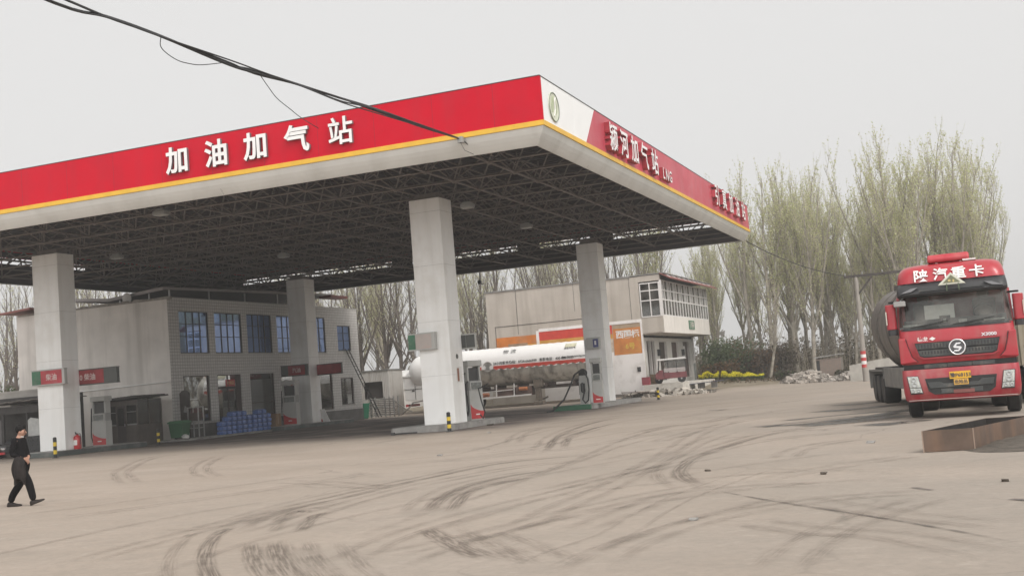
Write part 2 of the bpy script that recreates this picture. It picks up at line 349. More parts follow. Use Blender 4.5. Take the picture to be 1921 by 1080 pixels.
# ------------------------------------------------------------------ tyre marks and wet patches: worn strips lying on the ground
def strip_material(name, col, amt, wid=.5, breakup=2.0, rough=.9, lo=.32, hi=.66, tread=True):
    m, nt, b = mat_base(name); o = nt.nodes['Material Output']
    uv = nt.nodes.new('ShaderNodeUVMap'); sp = nt.nodes.new('ShaderNodeSeparateXYZ'); nt.links.new(uv.outputs[0], sp.inputs[0])
    # profile across: fades to both edges
    a = nt.nodes.new('ShaderNodeMath'); a.operation = 'PINGPONG'; a.inputs[1].default_value = .5; nt.links.new(sp.outputs[0], a.inputs[0])
    e = nt.nodes.new('ShaderNodeMapRange'); e.inputs[1].default_value = 0; e.inputs[2].default_value = wid; e.interpolation_type = 'SMOOTHSTEP'; nt.links.new(a.outputs[0], e.inputs[0])
    l = nt.nodes.new('ShaderNodeMath'); l.operation = 'PINGPONG'; l.inputs[1].default_value = .5; 
    tc = nt.nodes.new('ShaderNodeTexCoord')
    uv2 = nt.nodes.new('ShaderNodeMapRange'); uv2.inputs[1].default_value = 0; uv2.inputs[2].default_value = .18; uv2.interpolation_type = 'SMOOTHSTEP'
    fr = nt.nodes.new('ShaderNodeMath'); fr.operation = 'FRACT'; nt.links.new(sp.outputs[2], fr.inputs[0])
    nt.links.new(sp.outputs[1], l.inputs[0]); nt.links.new(l.outputs[0], uv2.inputs[0])
    nz = noise_fac(nt, tc.outputs['Object'], breakup, lo, hi, 6, .65)
    p1 = nt.nodes.new('ShaderNodeMath'); p1.operation = 'MULTIPLY'; nt.links.new(e.outputs[0], p1.inputs[0]); nt.links.new(nz, p1.inputs[1])
    p2 = nt.nodes.new('ShaderNodeMath'); p2.operation = 'MULTIPLY'; nt.links.new(p1.outputs[0], p2.inputs[0]); nt.links.new(uv2.outputs[0], p2.inputs[1])
    # tread: fine lines running along the mark, broken by dust
    cb = nt.nodes.new('ShaderNodeCombineXYZ'); sc = nt.nodes.new('ShaderNodeMath'); sc.operation = 'MULTIPLY'; sc.inputs[1].default_value = 11; nt.links.new(sp.outputs[0], sc.inputs[0]); nt.links.new(sc.outputs[0], cb.inputs[0])
    s2 = nt.nodes.new('ShaderNodeMath'); s2.operation = 'MULTIPLY'; s2.inputs[1].default_value = 7; nt.links.new(sp.outputs[1], s2.inputs[0]); nt.links.new(s2.outputs[0], cb.inputs[1])
    tr_ = noise_fac(nt, cb.outputs[0], 1.0, .36, .6, 3); tm = nt.nodes.new('ShaderNodeMath'); tm.operation = 'MULTIPLY'; nt.links.new(p2.outputs[0], tm.inputs[0])
    if tread: nt.links.new(tr_, tm.inputs[1])
    else: tm.inputs[1].default_value = 1.0
    p3 = nt.nodes.new('ShaderNodeMath'); p3.operation = 'MULTIPLY'; p3.inputs[1].default_value = amt; nt.links.new(tm.outputs[0], p3.inputs[0])
    nt.links.new(p3.outputs[0], b.inputs['Alpha']); b.inputs['Base Color'].default_value = (*col,1); b.inputs['Roughness'].default_value = rough
    return m
TYRE = strip_material('tyre_mark', (.160,.128,.103), .68, .35, 1.6, .9, .20, .58)
TYRE_F = strip_material('tyre_mark_faint', (.205,.167,.137), .46, .4, 1.3, .9, .30, .66)
WET = strip_material('wet_patch', (.05,.044,.039), .92, .34, 1.0, .35, .30, .60, False)
JOINT = strip_material('slab_joint', (.085,.075,.065), .75, .5, 2.2, .9, .32, .66, False)
_zz = [0.004]
def smooth_path(pts, n=10):
    P = [Vector((*p, 0)) for p in pts]; P = [P[0]*2-P[1]] + P + [P[-1]*2-P[-2]]; o = []
    for i in range(1, len(P)-2):
        for k in range(n):
            t = k/n; a, b, c, d = P[i-1:i+3]
            o.append(.5*((2*b)+(-a+c)*t+(2*a-5*b+4*c-d)*t*t+(-a+3*b-3*c+d)*t**3))
    o.append(P[-2]); return o
_strips = {}
def strip(name, pts, width, mat):
    vs, us, fs = _strips.setdefault((name, mat.name), ([], [], []))
    P = smooth_path(pts); z = _zz[0]; _zz[0] += .00012; n = len(P); o = len(vs)
    for i, p in enumerate(P):
        d = (P[min(i+1,n-1)]-P[max(i-1,0)]).normalized(); s = Vector((-d.y, d.x, 0))
        for k in (-.5, .5): vs.append((p.x+s.x*k*width, p.y+s.y*k*width, z + gh(p.x, p.y))); us.append((k+.5, i/(n-1)))
    fs.extend([(o+2*i, o+2*i+1, o+2*i+3, o+2*i+2) for i in range(n-1)])
def lay_strips():
    for (name, mn), (vs, us, fs) in _strips.items():
        me = bpy.data.meshes.new(name); me.from_pydata(vs, [], fs); ul = me.uv_layers.new(name='UVMap')
        for lp in me.loops: ul.data[lp.index].uv = us[lp.vertex_index]
        me.materials.append(bpy.data.materials[mn]); o = bpy.data.objects.new(name, me); COL.objects.link(o); struct(o)
strip('tyre_track', [(-9.99, 27.04), (-11.26, 31.1), (-12.31, 34.53), (-13.46, 39.53), (-14.3, 45.38), (-14.18, 49.28)], 0.36, TYRE)
strip('tyre_track', [(-9.93, 28.31), (-11.15, 32.05), (-11.96, 34.96), (-12.6, 39.29), (-12.82, 43.76)], 0.36, TYRE)
strip('tyre_track', [(-12.4, 31.35), (-14.61, 37.74), (-15.49, 41.45), (-15.26, 43.87)], 0.4, TYRE_F)
strip('tyre_track', [(-3.78, 16.98), (-4.42, 18.37), (-4.92, 19.91), (-5.21, 21.58), (-5.37, 23.43), (-5.29, 25.72), (-5.0, 28.85), (-4.24, 31.88)], 0.42, TYRE)
strip('tyre_track', [(-9.53, 13.35), (-10.49, 16.23), (-10.43, 18.1), (-10.41, 21.26), (-9.92, 24.67), (-7.47, 25.72)], 0.34, TYRE)
strip('tyre_track', [(-8.96, 13.01), (-9.31, 15.17), (-9.64, 17.99), (-9.48, 20.75), (-8.8, 23.05), (-7.33, 23.97)], 0.34, TYRE_F)
strip('tyre_track', [(-11.1, 13.9), (-10.49, 14.59), (-10.88, 17.25), (-10.75, 19.66), (-10.23, 22.15)], 0.3, TYRE_F)
strip('tyre_track', [(-5.38, 7.75), (-7.03, 9.59), (-8.26, 11.1), (-9.01, 12.15), (-9.63, 13.13), (-10.04, 13.95), (-10.16, 14.51)], 0.3, TYRE)
strip('tyre_track', [(-8.8, 12.76), (-7.98, 11.61), (-7.11, 10.47), (-5.91, 9.02), (-4.67, 7.57)], 0.34, TYRE)
strip('tyre_track', [(-8.51, 12.84), (-7.61, 11.56), (-6.77, 10.44), (-5.6, 9.0), (-4.4, 7.58)], 0.34, TYRE)
strip('tyre_track', [(-7.76, 12.37), (-7.0, 11.3), (-6.14, 10.14), (-5.01, 8.75), (-4.01, 7.58)], 0.36, TYRE_F)
strip('tyre_track', [(-6.7, 13.51), (-5.96, 12.48), (-5.3, 11.6), (-4.58, 10.77)], 0.4, TYRE)
strip('tyre_track', [(-5.94, 12.9), (-5.35, 12.17), (-4.56, 11.15), (-4.02, 10.46)], 0.4, TYRE_F)
strip('tyre_track', [(-7.41, 15.15), (-8.12, 17.1), (-8.6, 19.26), (-8.42, 20.88), (-7.74, 22.03)], 0.36, TYRE)
strip('tyre_track', [(-6.97, 14.86), (-8.01, 17.81), (-8.11, 19.33), (-7.72, 20.46)], 0.36, TYRE)
strip('tyre_track', [(-19.56, 23.89), (-22.71, 27.29), (-25.22, 30.28), (-29.59, 36.67), (-31.63, 40.92)], 0.4, TYRE_F)
strip('tyre_track', [(-17.72, 24.76), (-20.36, 27.71), (-23.25, 31.8), (-26.13, 36.92)], 0.4, TYRE_F)
strip('tyre_track', [(-14.85, 22.31), (-12.79, 21.14), (-11.04, 19.77), (-10.08, 19.67)], 0.4, TYRE_F)
strip('tyre_track', [(-9.52, 14.37), (-10.09, 15.67), (-10.13, 16.13), (-9.77, 15.78)], 0.3, TYRE)
strip('tyre_track', [(-8.47, 13.39), (-9.39, 15.31), (-9.41, 15.81)], 0.3, TYRE)
strip('tyre_track', [(-5.11, 29.52), (-4.14, 31.11), (-2.66, 32.61), (-1.87, 32.98)], 0.4, TYRE_F)
strip('tyre_track', [(-9.51, 34.03), (-8.74, 37.77), (-7.65, 41.34), (-6.38, 45.5)], 0.4, TYRE_F)
strip('tyre_track', [(-3.2, 21.53), (-3.25, 23.34), (-2.91, 24.88), (-2.14, 25.79)], 0.4, TYRE_F)
strip('tyre_track', [(-9.27, 32.01), (-9.22, 36.84), (-8.3, 38.19), (-7.99, 43.22)], 0.4, TYRE_F)
strip('tyre_track', [(-7.48, 28.64), (-7.48, 31.57), (-7.2, 36.17), (-6.28, 39.68)], 0.4, TYRE_F)
strip('tyre_track', [(-2.66, 15.3), (-1.71, 13.96), (-0.83, 12.85), (0.07, 12.07)], 0.35, TYRE_F)
strip('tyre_track', [(-2.77, 13.09), (-1.82, 12.1), (-1.01, 11.6), (-0.09, 10.29)], 0.35, TYRE_F)
strip('tyre_track', [(-6.08, 11.01), (-5.45, 12.39), (-5.08, 14.11), (-4.37, 16.18), (-3.41, 17.93)], 0.35, TYRE_F)
strip('slab_joint', [(-3.69, 16.73), (-2.63, 15.12), (-1.43, 13.51), (-0.5, 12.19), (0.22, 11.07)], 0.1, JOINT)
strip('tyre_track', [(-3.89, 10.11), (-3.81, 11.28), (-3.64, 12.45), (-3.73, 14.53), (-3.65, 16.72), (-3.06, 21.23)], 0.1, TYRE_F)
strip('slab_joint', [(-9.07, 54.6), (-6.68, 54.73), (-4.54, 57.24)], 0.12, JOINT)
strip('wet_patch', [(-6.22, 33.85), (-4.71, 33.31), (-3.41, 34.76), (-1.75, 36.53)], 1.0, WET)
strip('wet_patch', [(-5.71, 35.95), (-4.28, 37.24), (-2.15, 38.38)], 0.7, WET)
strip('wet_patch', [(-5.46, 41.44), (-3.99, 40.93), (-2.38, 42.94)], 1.6, WET)
strip('wet_patch', [(-5.25, 46.06), (-4.03, 45.54), (-2.62, 47.56)], 1.2, WET)
strip('wet_patch', [(-5.62, 32.54), (-5.28, 34.15), (-4.43, 34.55)], 0.4, WET)
strip('wet_patch', [(-10.82, 49.45), (-10.16, 49.01), (-10.04, 49.79)], 0.5, WET)
strip('wet_patch', [(-4.89, 32.53), (-3.27, 33.28), (-1.7, 35.24)], 2.2, WET)
strip('wet_patch', [(-2.75, 30.4), (-1.91, 31.32), (-1.26, 31.08)], 1.6, WET)
strip('wet_patch', [(-3.64, 35.59), (-2.77, 36.0), (-1.86, 39.03)], 1.0, WET)
strip('wet_patch', [(-0.93, 15.94), (-0.79, 15.7), (-0.64, 15.47)], 0.14, WET)
strip('wet_patch', [(0.17, 14.32), (0.34, 14.17), (0.43, 14.04)], 0.14, WET)
strip('tyre_track', [(-10.37, 26.92), (-11.64, 30.99), (-12.69, 34.43), (-13.86, 39.46), (-14.7, 45.35), (-14.58, 49.29)], 0.31, TYRE_F)
strip('tyre_track', [(-10.31, 28.18), (-11.54, 31.93), (-12.35, 34.88), (-12.99, 39.25), (-13.22, 43.74)], 0.31, TYRE_F)
strip('tyre_track', [(-12.78, 31.22), (-14.99, 37.62), (-15.89, 41.41), (-15.66, 43.91)], 0.34, TYRE_F)
strip('tyre_track', [(-4.14, 16.81), (-4.79, 18.22), (-5.3, 19.81), (-5.61, 21.53), (-5.77, 23.42), (-5.69, 25.74), (-5.39, 28.91), (-4.63, 31.98)], 0.36, TYRE_F)
strip('tyre_track', [(-9.91, 13.22), (-10.88, 16.16), (-10.83, 18.11), (-10.81, 21.3), (-10.26, 24.89), (-7.63, 26.08)], 0.29, TYRE_F)
strip('tyre_track', [(-9.35, 12.95), (-9.7, 15.12), (-10.04, 17.98), (-9.87, 20.82), (-9.13, 23.27), (-7.54, 24.31)], 0.29, TYRE_F)
strip('tyre_track', [(-11.4, 14.17), (-10.89, 14.61), (-11.28, 17.23), (-11.14, 19.71), (-10.62, 22.23)], 0.26, TYRE_F)
strip('tyre_track', [(-5.68, 7.48), (-7.33, 9.33), (-8.58, 10.85), (-9.34, 11.93), (-9.97, 12.93), (-10.41, 13.81), (-10.55, 14.43)], 0.26, TYRE_F)
strip('tyre_track', [(-8.48, 12.99), (-7.66, 11.85), (-6.79, 10.72), (-5.6, 9.27), (-4.36, 7.84)], 0.29, TYRE_F)
strip('tyre_track', [(-8.18, 13.07), (-7.29, 11.8), (-6.46, 10.69), (-5.29, 9.26), (-4.09, 7.83)], 0.29, TYRE_F)
strip('tyre_track', [(-7.44, 12.6), (-6.67, 11.53), (-5.83, 10.39), (-4.7, 9.01), (-3.71, 7.84)], 0.31, TYRE_F)
strip('tyre_track', [(-6.38, 13.74), (-5.64, 12.72), (-4.99, 11.85), (-4.28, 11.03)], 0.34, TYRE_F)
strip('tyre_track', [(-5.63, 13.15), (-5.04, 12.42), (-4.25, 11.4), (-3.71, 10.71)], 0.34, TYRE_F)
strip('tyre_track', [(-7.79, 15.02), (-8.5, 16.99), (-9.0, 19.23), (-8.8, 21.0), (-8.08, 22.24)], 0.31, TYRE_F)
strip('tyre_track', [(-7.35, 14.73), (-8.39, 17.71), (-8.51, 19.37), (-8.1, 20.59)], 0.31, TYRE_F)
strip('tyre_track', [(-19.85, 23.62), (-23.01, 27.03), (-25.54, 30.04), (-29.93, 36.46), (-31.99, 40.75)], 0.34, TYRE_F)
strip('tyre_track', [(-18.02, 24.49), (-20.68, 27.46), (-23.59, 31.59), (-26.48, 36.72)], 0.34, TYRE_F)
strip('tyre_track', [(-14.66, 22.66), (-12.57, 21.47), (-10.84, 20.12), (-10.04, 20.07)], 0.34, TYRE_F)
strip('tyre_track', [(-9.89, 14.21), (-10.46, 15.54), (-10.26, 16.51), (-9.49, 16.06)], 0.26, TYRE_F)
strip('tyre_track', [(-8.83, 13.22), (-9.76, 15.17), (-9.81, 15.79)], 0.26, TYRE_F)
strip('tyre_track', [(-5.45, 29.72), (-4.45, 31.36), (-2.92, 32.92), (-2.04, 33.34)], 0.34, TYRE_F)
strip('tyre_track', [(-9.9, 34.11), (-9.13, 37.87), (-8.03, 41.46), (-6.76, 45.62)], 0.34, TYRE_F)
strip('tyre_track', [(-3.6, 21.51), (-3.65, 23.37), (-3.28, 25.04), (-2.45, 26.05)], 0.34, TYRE_F)
strip('tyre_track', [(-9.67, 32.02), (-9.62, 36.9), (-8.7, 38.27), (-8.39, 43.25)], 0.34, TYRE_F)
strip('tyre_track', [(-7.88, 28.64), (-7.88, 31.58), (-7.6, 36.22), (-6.67, 39.78)], 0.34, TYRE_F)
strip('tyre_track', [(-2.33, 15.53), (-1.39, 14.2), (-0.54, 13.12), (0.33, 12.38)], 0.30, TYRE_F)
strip('tyre_track', [(-2.48, 13.37), (-1.56, 12.4), (-0.72, 11.87), (0.24, 10.52)], 0.30, TYRE_F)
strip('tyre_track', [(-6.44, 11.18), (-5.83, 12.51), (-5.47, 14.22), (-4.74, 16.34), (-3.76, 18.13)], 0.30, TYRE_F)
strip('tyre_track', [(-4.29, 10.14), (-4.21, 11.32), (-4.04, 12.46), (-4.13, 14.53), (-4.05, 16.76), (-3.46, 21.28)], 0.09, TYRE_F)
strip('tyre_track', [(-6.01, 10.22), (-6.49, 12.57), (-6.45, 14.73), (-6.04, 17.11), (-5.44, 20.65), (-4.3, 24.04)], 0.30, TYRE_F)
strip('tyre_track', [(-6.4, 10.14), (-6.89, 12.53), (-6.85, 14.77), (-6.44, 17.17), (-5.82, 20.75), (-4.68, 24.17)], 0.30, TYRE_F)
strip('tyre_track', [(-8.16, 9.78), (-8.68, 12.36), (-8.64, 14.94), (-8.21, 17.48), (-7.57, 21.19), (-6.39, 24.74)], 0.30, TYRE_F)
strip('tyre_track', [(-3.28, 10.11), (-3.22, 11.99), (-2.65, 13.74), (-1.56, 14.94), (-0.34, 15.08)], 0.30, TYRE_F)
strip('tyre_track', [(-3.68, 10.12), (-3.62, 12.06), (-3.0, 13.93), (-1.76, 15.29), (-0.38, 15.47)], 0.30, TYRE_F)
strip('tyre_track', [(-5.48, 10.17), (-5.39, 12.36), (-4.57, 14.82), (-2.67, 16.85), (-0.58, 17.26)], 0.30, TYRE_F)
strip('tyre_track', [(-5.05, 12.73), (-5.25, 15.24), (-5.38, 18.37), (-6.08, 24.53), (-7.04, 32.28), (-7.26, 39.2)], 0.30, TYRE_F)
strip('tyre_track', [(-5.45, 12.7), (-5.64, 15.22), (-5.78, 18.34), (-6.47, 24.48), (-7.44, 32.24), (-7.66, 39.19)], 0.30, TYRE_F)
strip('tyre_track', [(-7.25, 12.56), (-7.44, 15.11), (-7.57, 18.18), (-8.26, 24.27), (-9.23, 32.1), (-9.46, 39.13)], 0.30, TYRE_F)
strip('tyre_track', [(-10.05, 11.12), (-10.32, 13.26), (-10.32, 15.73), (-9.64, 17.6)], 0.30, TYRE_F)
strip('tyre_track', [(-10.45, 11.07), (-10.72, 13.23), (-10.71, 15.8), (-10.01, 17.74)], 0.30, TYRE_F)
strip('tyre_track', [(-12.24, 10.84), (-12.52, 13.13), (-12.49, 16.08), (-11.71, 18.35)], 0.30, TYRE_F)
strip('tyre_track', [(-15.5, 16.02), (-14.68, 17.23), (-13.87, 19.0), (-13.04, 21.55), (-12.34, 24.13)], 0.30, TYRE_F)
strip('tyre_track', [(-15.83, 16.25), (-15.03, 17.43), (-14.25, 19.14), (-13.42, 21.67), (-12.72, 24.24)], 0.30, TYRE_F)
strip('tyre_track', [(-17.32, 17.26), (-16.61, 18.29), (-15.93, 19.78), (-15.15, 22.19), (-14.46, 24.71)], 0.30, TYRE_F)
strip('tyre_track', [(-1.51, 9.81), (-1.42, 11.34), (-1.06, 13.11), (-0.34, 14.8)], 0.30, TYRE_F)
strip('tyre_track', [(-1.9, 9.83), (-1.82, 11.39), (-1.45, 13.23), (-0.71, 14.96)], 0.30, TYRE_F)
strip('tyre_track', [(-3.7, 9.93), (-3.6, 11.63), (-3.16, 13.77), (-2.36, 15.67)], 0.30, TYRE_F)
strip('tyre_track', [(-11.45, 26.41), (-10.21, 27.18), (-9.29, 29.09), (-8.46, 33.09), (-6.91, 37.28)], 0.30, TYRE_F)
strip('tyre_track', [(-11.66, 26.75), (-10.52, 27.43), (-9.68, 29.2), (-8.84, 33.21), (-7.29, 37.41)], 0.30, TYRE_F)
strip('tyre_track', [(-12.61, 28.28), (-11.92, 28.56), (-11.4, 29.71), (-10.57, 33.71), (-8.98, 38.04)], 0.30, TYRE_F)
strip('tyre_track', [(-6.49, 16.91), (-5.99, 19.49), (-5.69, 22.06), (-6.12, 27.95), (-6.0, 32.21)], 0.30, TYRE_F)
strip('tyre_track', [(-6.89, 16.99), (-6.38, 19.55), (-6.09, 22.06), (-6.52, 27.94), (-6.4, 32.22)], 0.30, TYRE_F)
strip('tyre_track', [(-8.65, 17.34), (-8.16, 19.83), (-7.89, 22.03), (-8.32, 27.88), (-8.19, 32.28)], 0.30, TYRE_F)
strip('tyre_track', [(-4.22, 12.56), (-4.11, 14.37), (-3.87, 16.01), (-3.03, 16.69), (-1.7, 16.37)], 0.30, TYRE_F)
strip('tyre_track', [(-4.62, 12.59), (-4.5, 14.41), (-4.24, 16.18), (-3.1, 17.08), (-1.6, 16.76)], 0.30, TYRE_F)
strip('tyre_track', [(-6.42, 12.71), (-6.29, 14.6), (-5.87, 16.93), (-3.39, 18.86), (-1.18, 18.51)], 0.30, TYRE_F)
strip('tyre_track', [(-13.47, 24.71), (-12.04, 26.46), (-10.86, 28.95), (-11.86, 36.12), (-12.4, 41.59)], 0.30, TYRE_F)
strip('tyre_track', [(-13.78, 24.96), (-12.38, 26.67), (-11.26, 28.96), (-12.26, 36.08), (-12.8, 41.55)], 0.30, TYRE_F)
strip('tyre_track', [(-15.18, 26.1), (-13.92, 27.61), (-13.06, 28.99), (-14.05, 35.86), (-14.59, 41.37)], 0.30, TYRE_F)
strip('tyre_track', [(-3.08, 17.42), (-2.27, 19.05), (-1.38, 20.25), (-0.98, 20.62)], 0.30, TYRE_F)
strip('tyre_track', [(-3.44, 17.59), (-2.61, 19.26), (-1.69, 20.5), (-1.25, 20.91)], 0.30, TYRE_F)
strip('tyre_track', [(-5.05, 18.39), (-4.16, 20.19), (-3.08, 21.65), (-2.47, 22.24)], 0.30, TYRE_F)
strip('tyre_track', [(-10.77, 41.5), (-10.01, 46.2), (-8.39, 51.87), (-6.35, 56.01)], 0.30, TYRE_F)
strip('tyre_track', [(-11.16, 41.57), (-10.4, 46.29), (-8.76, 52.01), (-6.71, 56.19)], 0.30, TYRE_F)
strip('tyre_track', [(-12.94, 41.85), (-12.15, 46.69), (-10.45, 52.64), (-8.32, 56.99)], 0.30, TYRE_F)
strip('tyre_track', [(-5.34, 22.79), (-4.84, 25.85), (-3.71, 27.77), (-1.86, 28.33)], 0.30, TYRE_F)
strip('tyre_track', [(-5.73, 22.85), (-5.22, 25.98), (-3.97, 28.07), (-1.98, 28.71)], 0.30, TYRE_F)
strip('tyre_track', [(-7.51, 23.14), (-6.94, 26.54), (-5.12, 29.46), (-2.5, 30.43)], 0.30, TYRE_F)
strip('tyre_track', [(-16.81, 44.39), (-15.43, 48.63), (-13.46, 53.03), (-10.94, 59.52)], 0.30, TYRE_F)
strip('tyre_track', [(-17.19, 44.51), (-15.81, 48.78), (-13.83, 53.18), (-11.31, 59.67)], 0.30, TYRE_F)
strip('tyre_track', [(-18.9, 45.06), (-17.48, 49.43), (-15.49, 53.86), (-12.99, 60.32)], 0.30, TYRE_F)
lay_strips()


# dark line of churned soil under the skip on the right
rnd = random.Random(5)
q = MB()
N = 40
ring = [(.75+1.5*math.cos(t)*(1+.15*math.sin(3*t)), 22.9+2.6*math.sin(t)*(1+.12*math.cos(2*t))) for t in [2*PI*i/N for i in range(N)]]
q.add([(.85,22.9,.07)]+[(.85+(x-.85)*.55, 22.9+(y-22.9)*.55, .05+.03*rnd.random()) for x,y in ring]+[(x,y,.003) for x,y in ring],
      [(0,1+i,1+(i+1)%N) for i in range(N)]+[(1+i,1+N+i,1+N+(i+1)%N,1+(i+1)%N) for i in range(N)])
SOIL = M('dark_soil', (.085,.07,.055), .95, var=.4, scale=4, bump=.8, bscale=12)
struct(q.build('soil', SOIL, smooth=60))

# ------------------------------------------------------------------ canopy
CX0, CX1, CY0, CY1 = -54.2, -13.35, 38.70, 79.75
cano = thing('fuel_canopy', 'huge flat fuel station canopy with red fascia and white raised lettering', 'canopy', (CX1, CY0, 0))
L0 = (CX1, CY0, 0)
def loc_add(q, o=L0):
    q.v = [(a-o[0], b-o[1], c-o[2]) for a, b, c in q.v]; return q
def ring(i, z): return [(CX0+i,CY0+i,z),(CX1-i,CY0+i,z),(CX1-i,CY1-i,z),(CX0+i,CY1-i,z)]
q = MB()   # curved lower fascia
prof = [(.0,10.80),(.03,10.72),(.10,10.58),(.20,10.44),(.32,10.30),(.42,10.20),(.47,10.20),(.47,10.75)]
q.loft([ring(i,z) for i,z in prof], caps=False)
loc_add(q).build('lower_fascia', FASCIA_GREY, cano)
q = MB(); q.loft([ring(.0,10.803), ring(-.05,10.81), ring(-.05,10.99), ring(.0,10.997)], caps=False); loc_add(q).build('yellow_trim', YELLOW, cano)
ZT = 12.60
q = MB(); q.box(CX0,CY0,11.0,CX1,CY0+.14,ZT); q.box(CX0,CY0+.14,11.0,CX0+.14,CY1,11.5); q.box(CX0,CY0+.14,11.9,CX0+.14,CY1,ZT); q.box(CX0+.14,CY1-.14,11.0,CX1-.14,CY1,11.46); q.box(CX0+.14,CY1-.14,11.86,CX1-.14,CY1,ZT)
loc_add(q).build('front_red_panel', RED, cano)
q = MB(); q.prism([(43.75,11.0),(CY1,11.0),(CY1,ZT),(45.2,ZT)], 'x', CX1-.14, CX1); loc_add(q).build('side_red_panel', RED_SUNLIT, cano)
q = MB(); q.prism([(CY0+.141,11.0),(43.73,11.0),(45.18,ZT),(CY0+.141,ZT)], 'x', CX1-.14, CX1-.004)
for d in (40.6, 42.4): q.box(CX1-.004, d, 11.02, CX1-.001, d+.012, ZT-.02)
loc_add(q).build('corner_panel', PANEL_WHITE, cano)
q = MB(); x = CX0+2.4
while x < CX1-.5: q.box(x,CY0-.002,11.0,x+.014,CY0-.0005,ZT); x += 2.44
loc_add(q).build('panel_seam', M('seam_dark_red',(.25,.01,.02),.6), cano)
q = MB()   # dark cap strip along the top edge
q.box(CX0-.01,CY0-.012,ZT,CX1+.012,CY0+.15,ZT+.03); q.box(CX1-.15,CY0+.15,ZT,CX1+.012,CY1,ZT+.03); loc_add(q).build('cap_flashing', DARK, cano)
q = MB(); i_ = .155; q.box(CX0+i_,CY0+i_,10.76,CX1-i_,CY0+i_+.01,12.24); q.box(CX1-i_-.01,CY0+i_+.02,10.76,CX1-i_,CY1-i_,12.24)
q.box(CX0+i_,CY1-i_-.01,10.76,CX1-i_-.02,CY1-i_,11.46); q.box(CX0+i_,CY1-i_-.01,11.86,CX1-i_-.02,CY1-i_,12.24); q.box(CX0+i_,CY0+i_+.02,10.76,CX0+i_+.01,CY1-i_-.02,11.5); q.box(CX0+i_,CY0+i_+.02,11.9,CX0+i_+.01,CY1-i_-.02,12.24)
q.box(CX0+.3,CY1-.26,11.62,CX1-.3,CY1-.2,11.69); q.box(CX0+.2,CY0+.3,11.66,CX0+.26,CY1-.3,11.73)
for k in range(34):
    x = CX0+.4+1.2*k; q.bar((x,CY1-.23,11.4),(x+(.5 if k%2 else -.1),CY1-.23,11.95),.07,.07)
    if k < 33: q.bar((CX0+.23,CY0+.4+1.2*k,11.4),(CX0+.23,CY0+.4+1.2*k+(.5 if k%2 else -.1),11.95),.07,.07)
q.box(CX0+.18,61.5,11.48,CX0+.3,CY1-.3,11.95)
for x in (-40.5,-30.2,-24.6): q.box(x,CY1-.3,11.44,x+1.7,CY1-.18,11.9)
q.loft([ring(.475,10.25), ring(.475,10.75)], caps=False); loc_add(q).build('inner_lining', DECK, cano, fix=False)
# green and gold disc emblem with a leaf and a drop
em = MB(); em.lathe([(.001,.02),(.50,.02),(.54,.03),(.56,.0)], (CX1+.005,40.0,11.70), 'x', 32)
LEAFG = M('emblem_green', (.42,.47,.30), .5); EMD = M('emblem_outline', (.16,.19,.14), .5)
e0 = loc_add(em).build('emblem', M('emblem_disc', (.60,.62,.50), .5), cano, smooth=40)
em = MB(); em.tube([(CX1+.03,40.0+.53*math.cos(t),11.70+.53*math.sin(t)) for t in [2*PI*i/32 for i in range(33)]], .022, 5); loc_add(em).build('rim', EMD, e0)
em = MB(); em.prism([(39.72,11.45),(39.70,11.75),(39.85,12.05),(40.0,12.12),(39.98,11.8),(39.88,11.5)], 'x', CX1+.02, CX1+.04); em.prism([(40.1,11.4),(40.28,11.55),(40.3,11.8),(40.15,12.0),(40.05,11.75)], 'x', CX1+.02, CX1+.04)
loc_add(em).build('leaf', LEAFG, e0)
em = MB(); em.tube([(CX1+.05,39.9,11.34),(CX1+.05,40.03,11.6),(CX1+.05,40.02,11.9),(CX1+.05,40.12,12.08)], .03, 5); loc_add(em).build('stem', TEXTWHITE, e0)
# raised letters
LETTER_RET = M('letter_return', (.36,.035,.05), .4, var=.15)
def sign_char(ch, mat4, size, depth, bold):
    t = text_mb(ch, size, depth, bold); q = MB().merge(t, mat4)
    me_m = [0]*len(q.f); q.m = me_m; loc_add(q)
    o = q.build('sign_letter', [LETTER, LETTER_SIDE if mat4[2][3] and abs(mat4[1][2]) > .5 else LETTER_RET], cano)
    n = Vector((mat4[0][2], mat4[1][2], mat4[2][2]))
    for p in o.data.polygons: p.material_index = 0 if abs(p.normal.dot(n)) > .9 else 1
    return o
for ch, x, z in zip('加油加气站', (-28.99,-27.10,-25.27,-23.37,-21.43), (11.80,11.81,11.82,11.83,11.84)):
    sign_char(ch, face_y((x, CY0-.10, z)), 1.12, .12, .016 if ch == '站' else .030)
for ch, y in zip('颍河加气站', (46.95,48.55,50.2,51.9,53.75)): sign_char(ch, face_x((CX1+.125, y, 11.72)), 1.25, .24, .020)
for ch, y in zip('LNG', (55.5,56.15,56.85)): sign_char(ch, face_x((CX1+.12, y, 11.42)), .78, .20, .012)
for ch, y in zip('引真加油站', (68.3,70.5,72.6,74.7,76.8)): sign_char(ch, face_x((CX1+.125, y, 11.92)), 1.3, .24, .020)
# roof deck seen from below, with ribs
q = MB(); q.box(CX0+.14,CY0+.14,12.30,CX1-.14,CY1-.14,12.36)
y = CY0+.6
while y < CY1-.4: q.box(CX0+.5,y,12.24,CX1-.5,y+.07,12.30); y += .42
loc_add(q).build('roof_deck', DECK, cano)
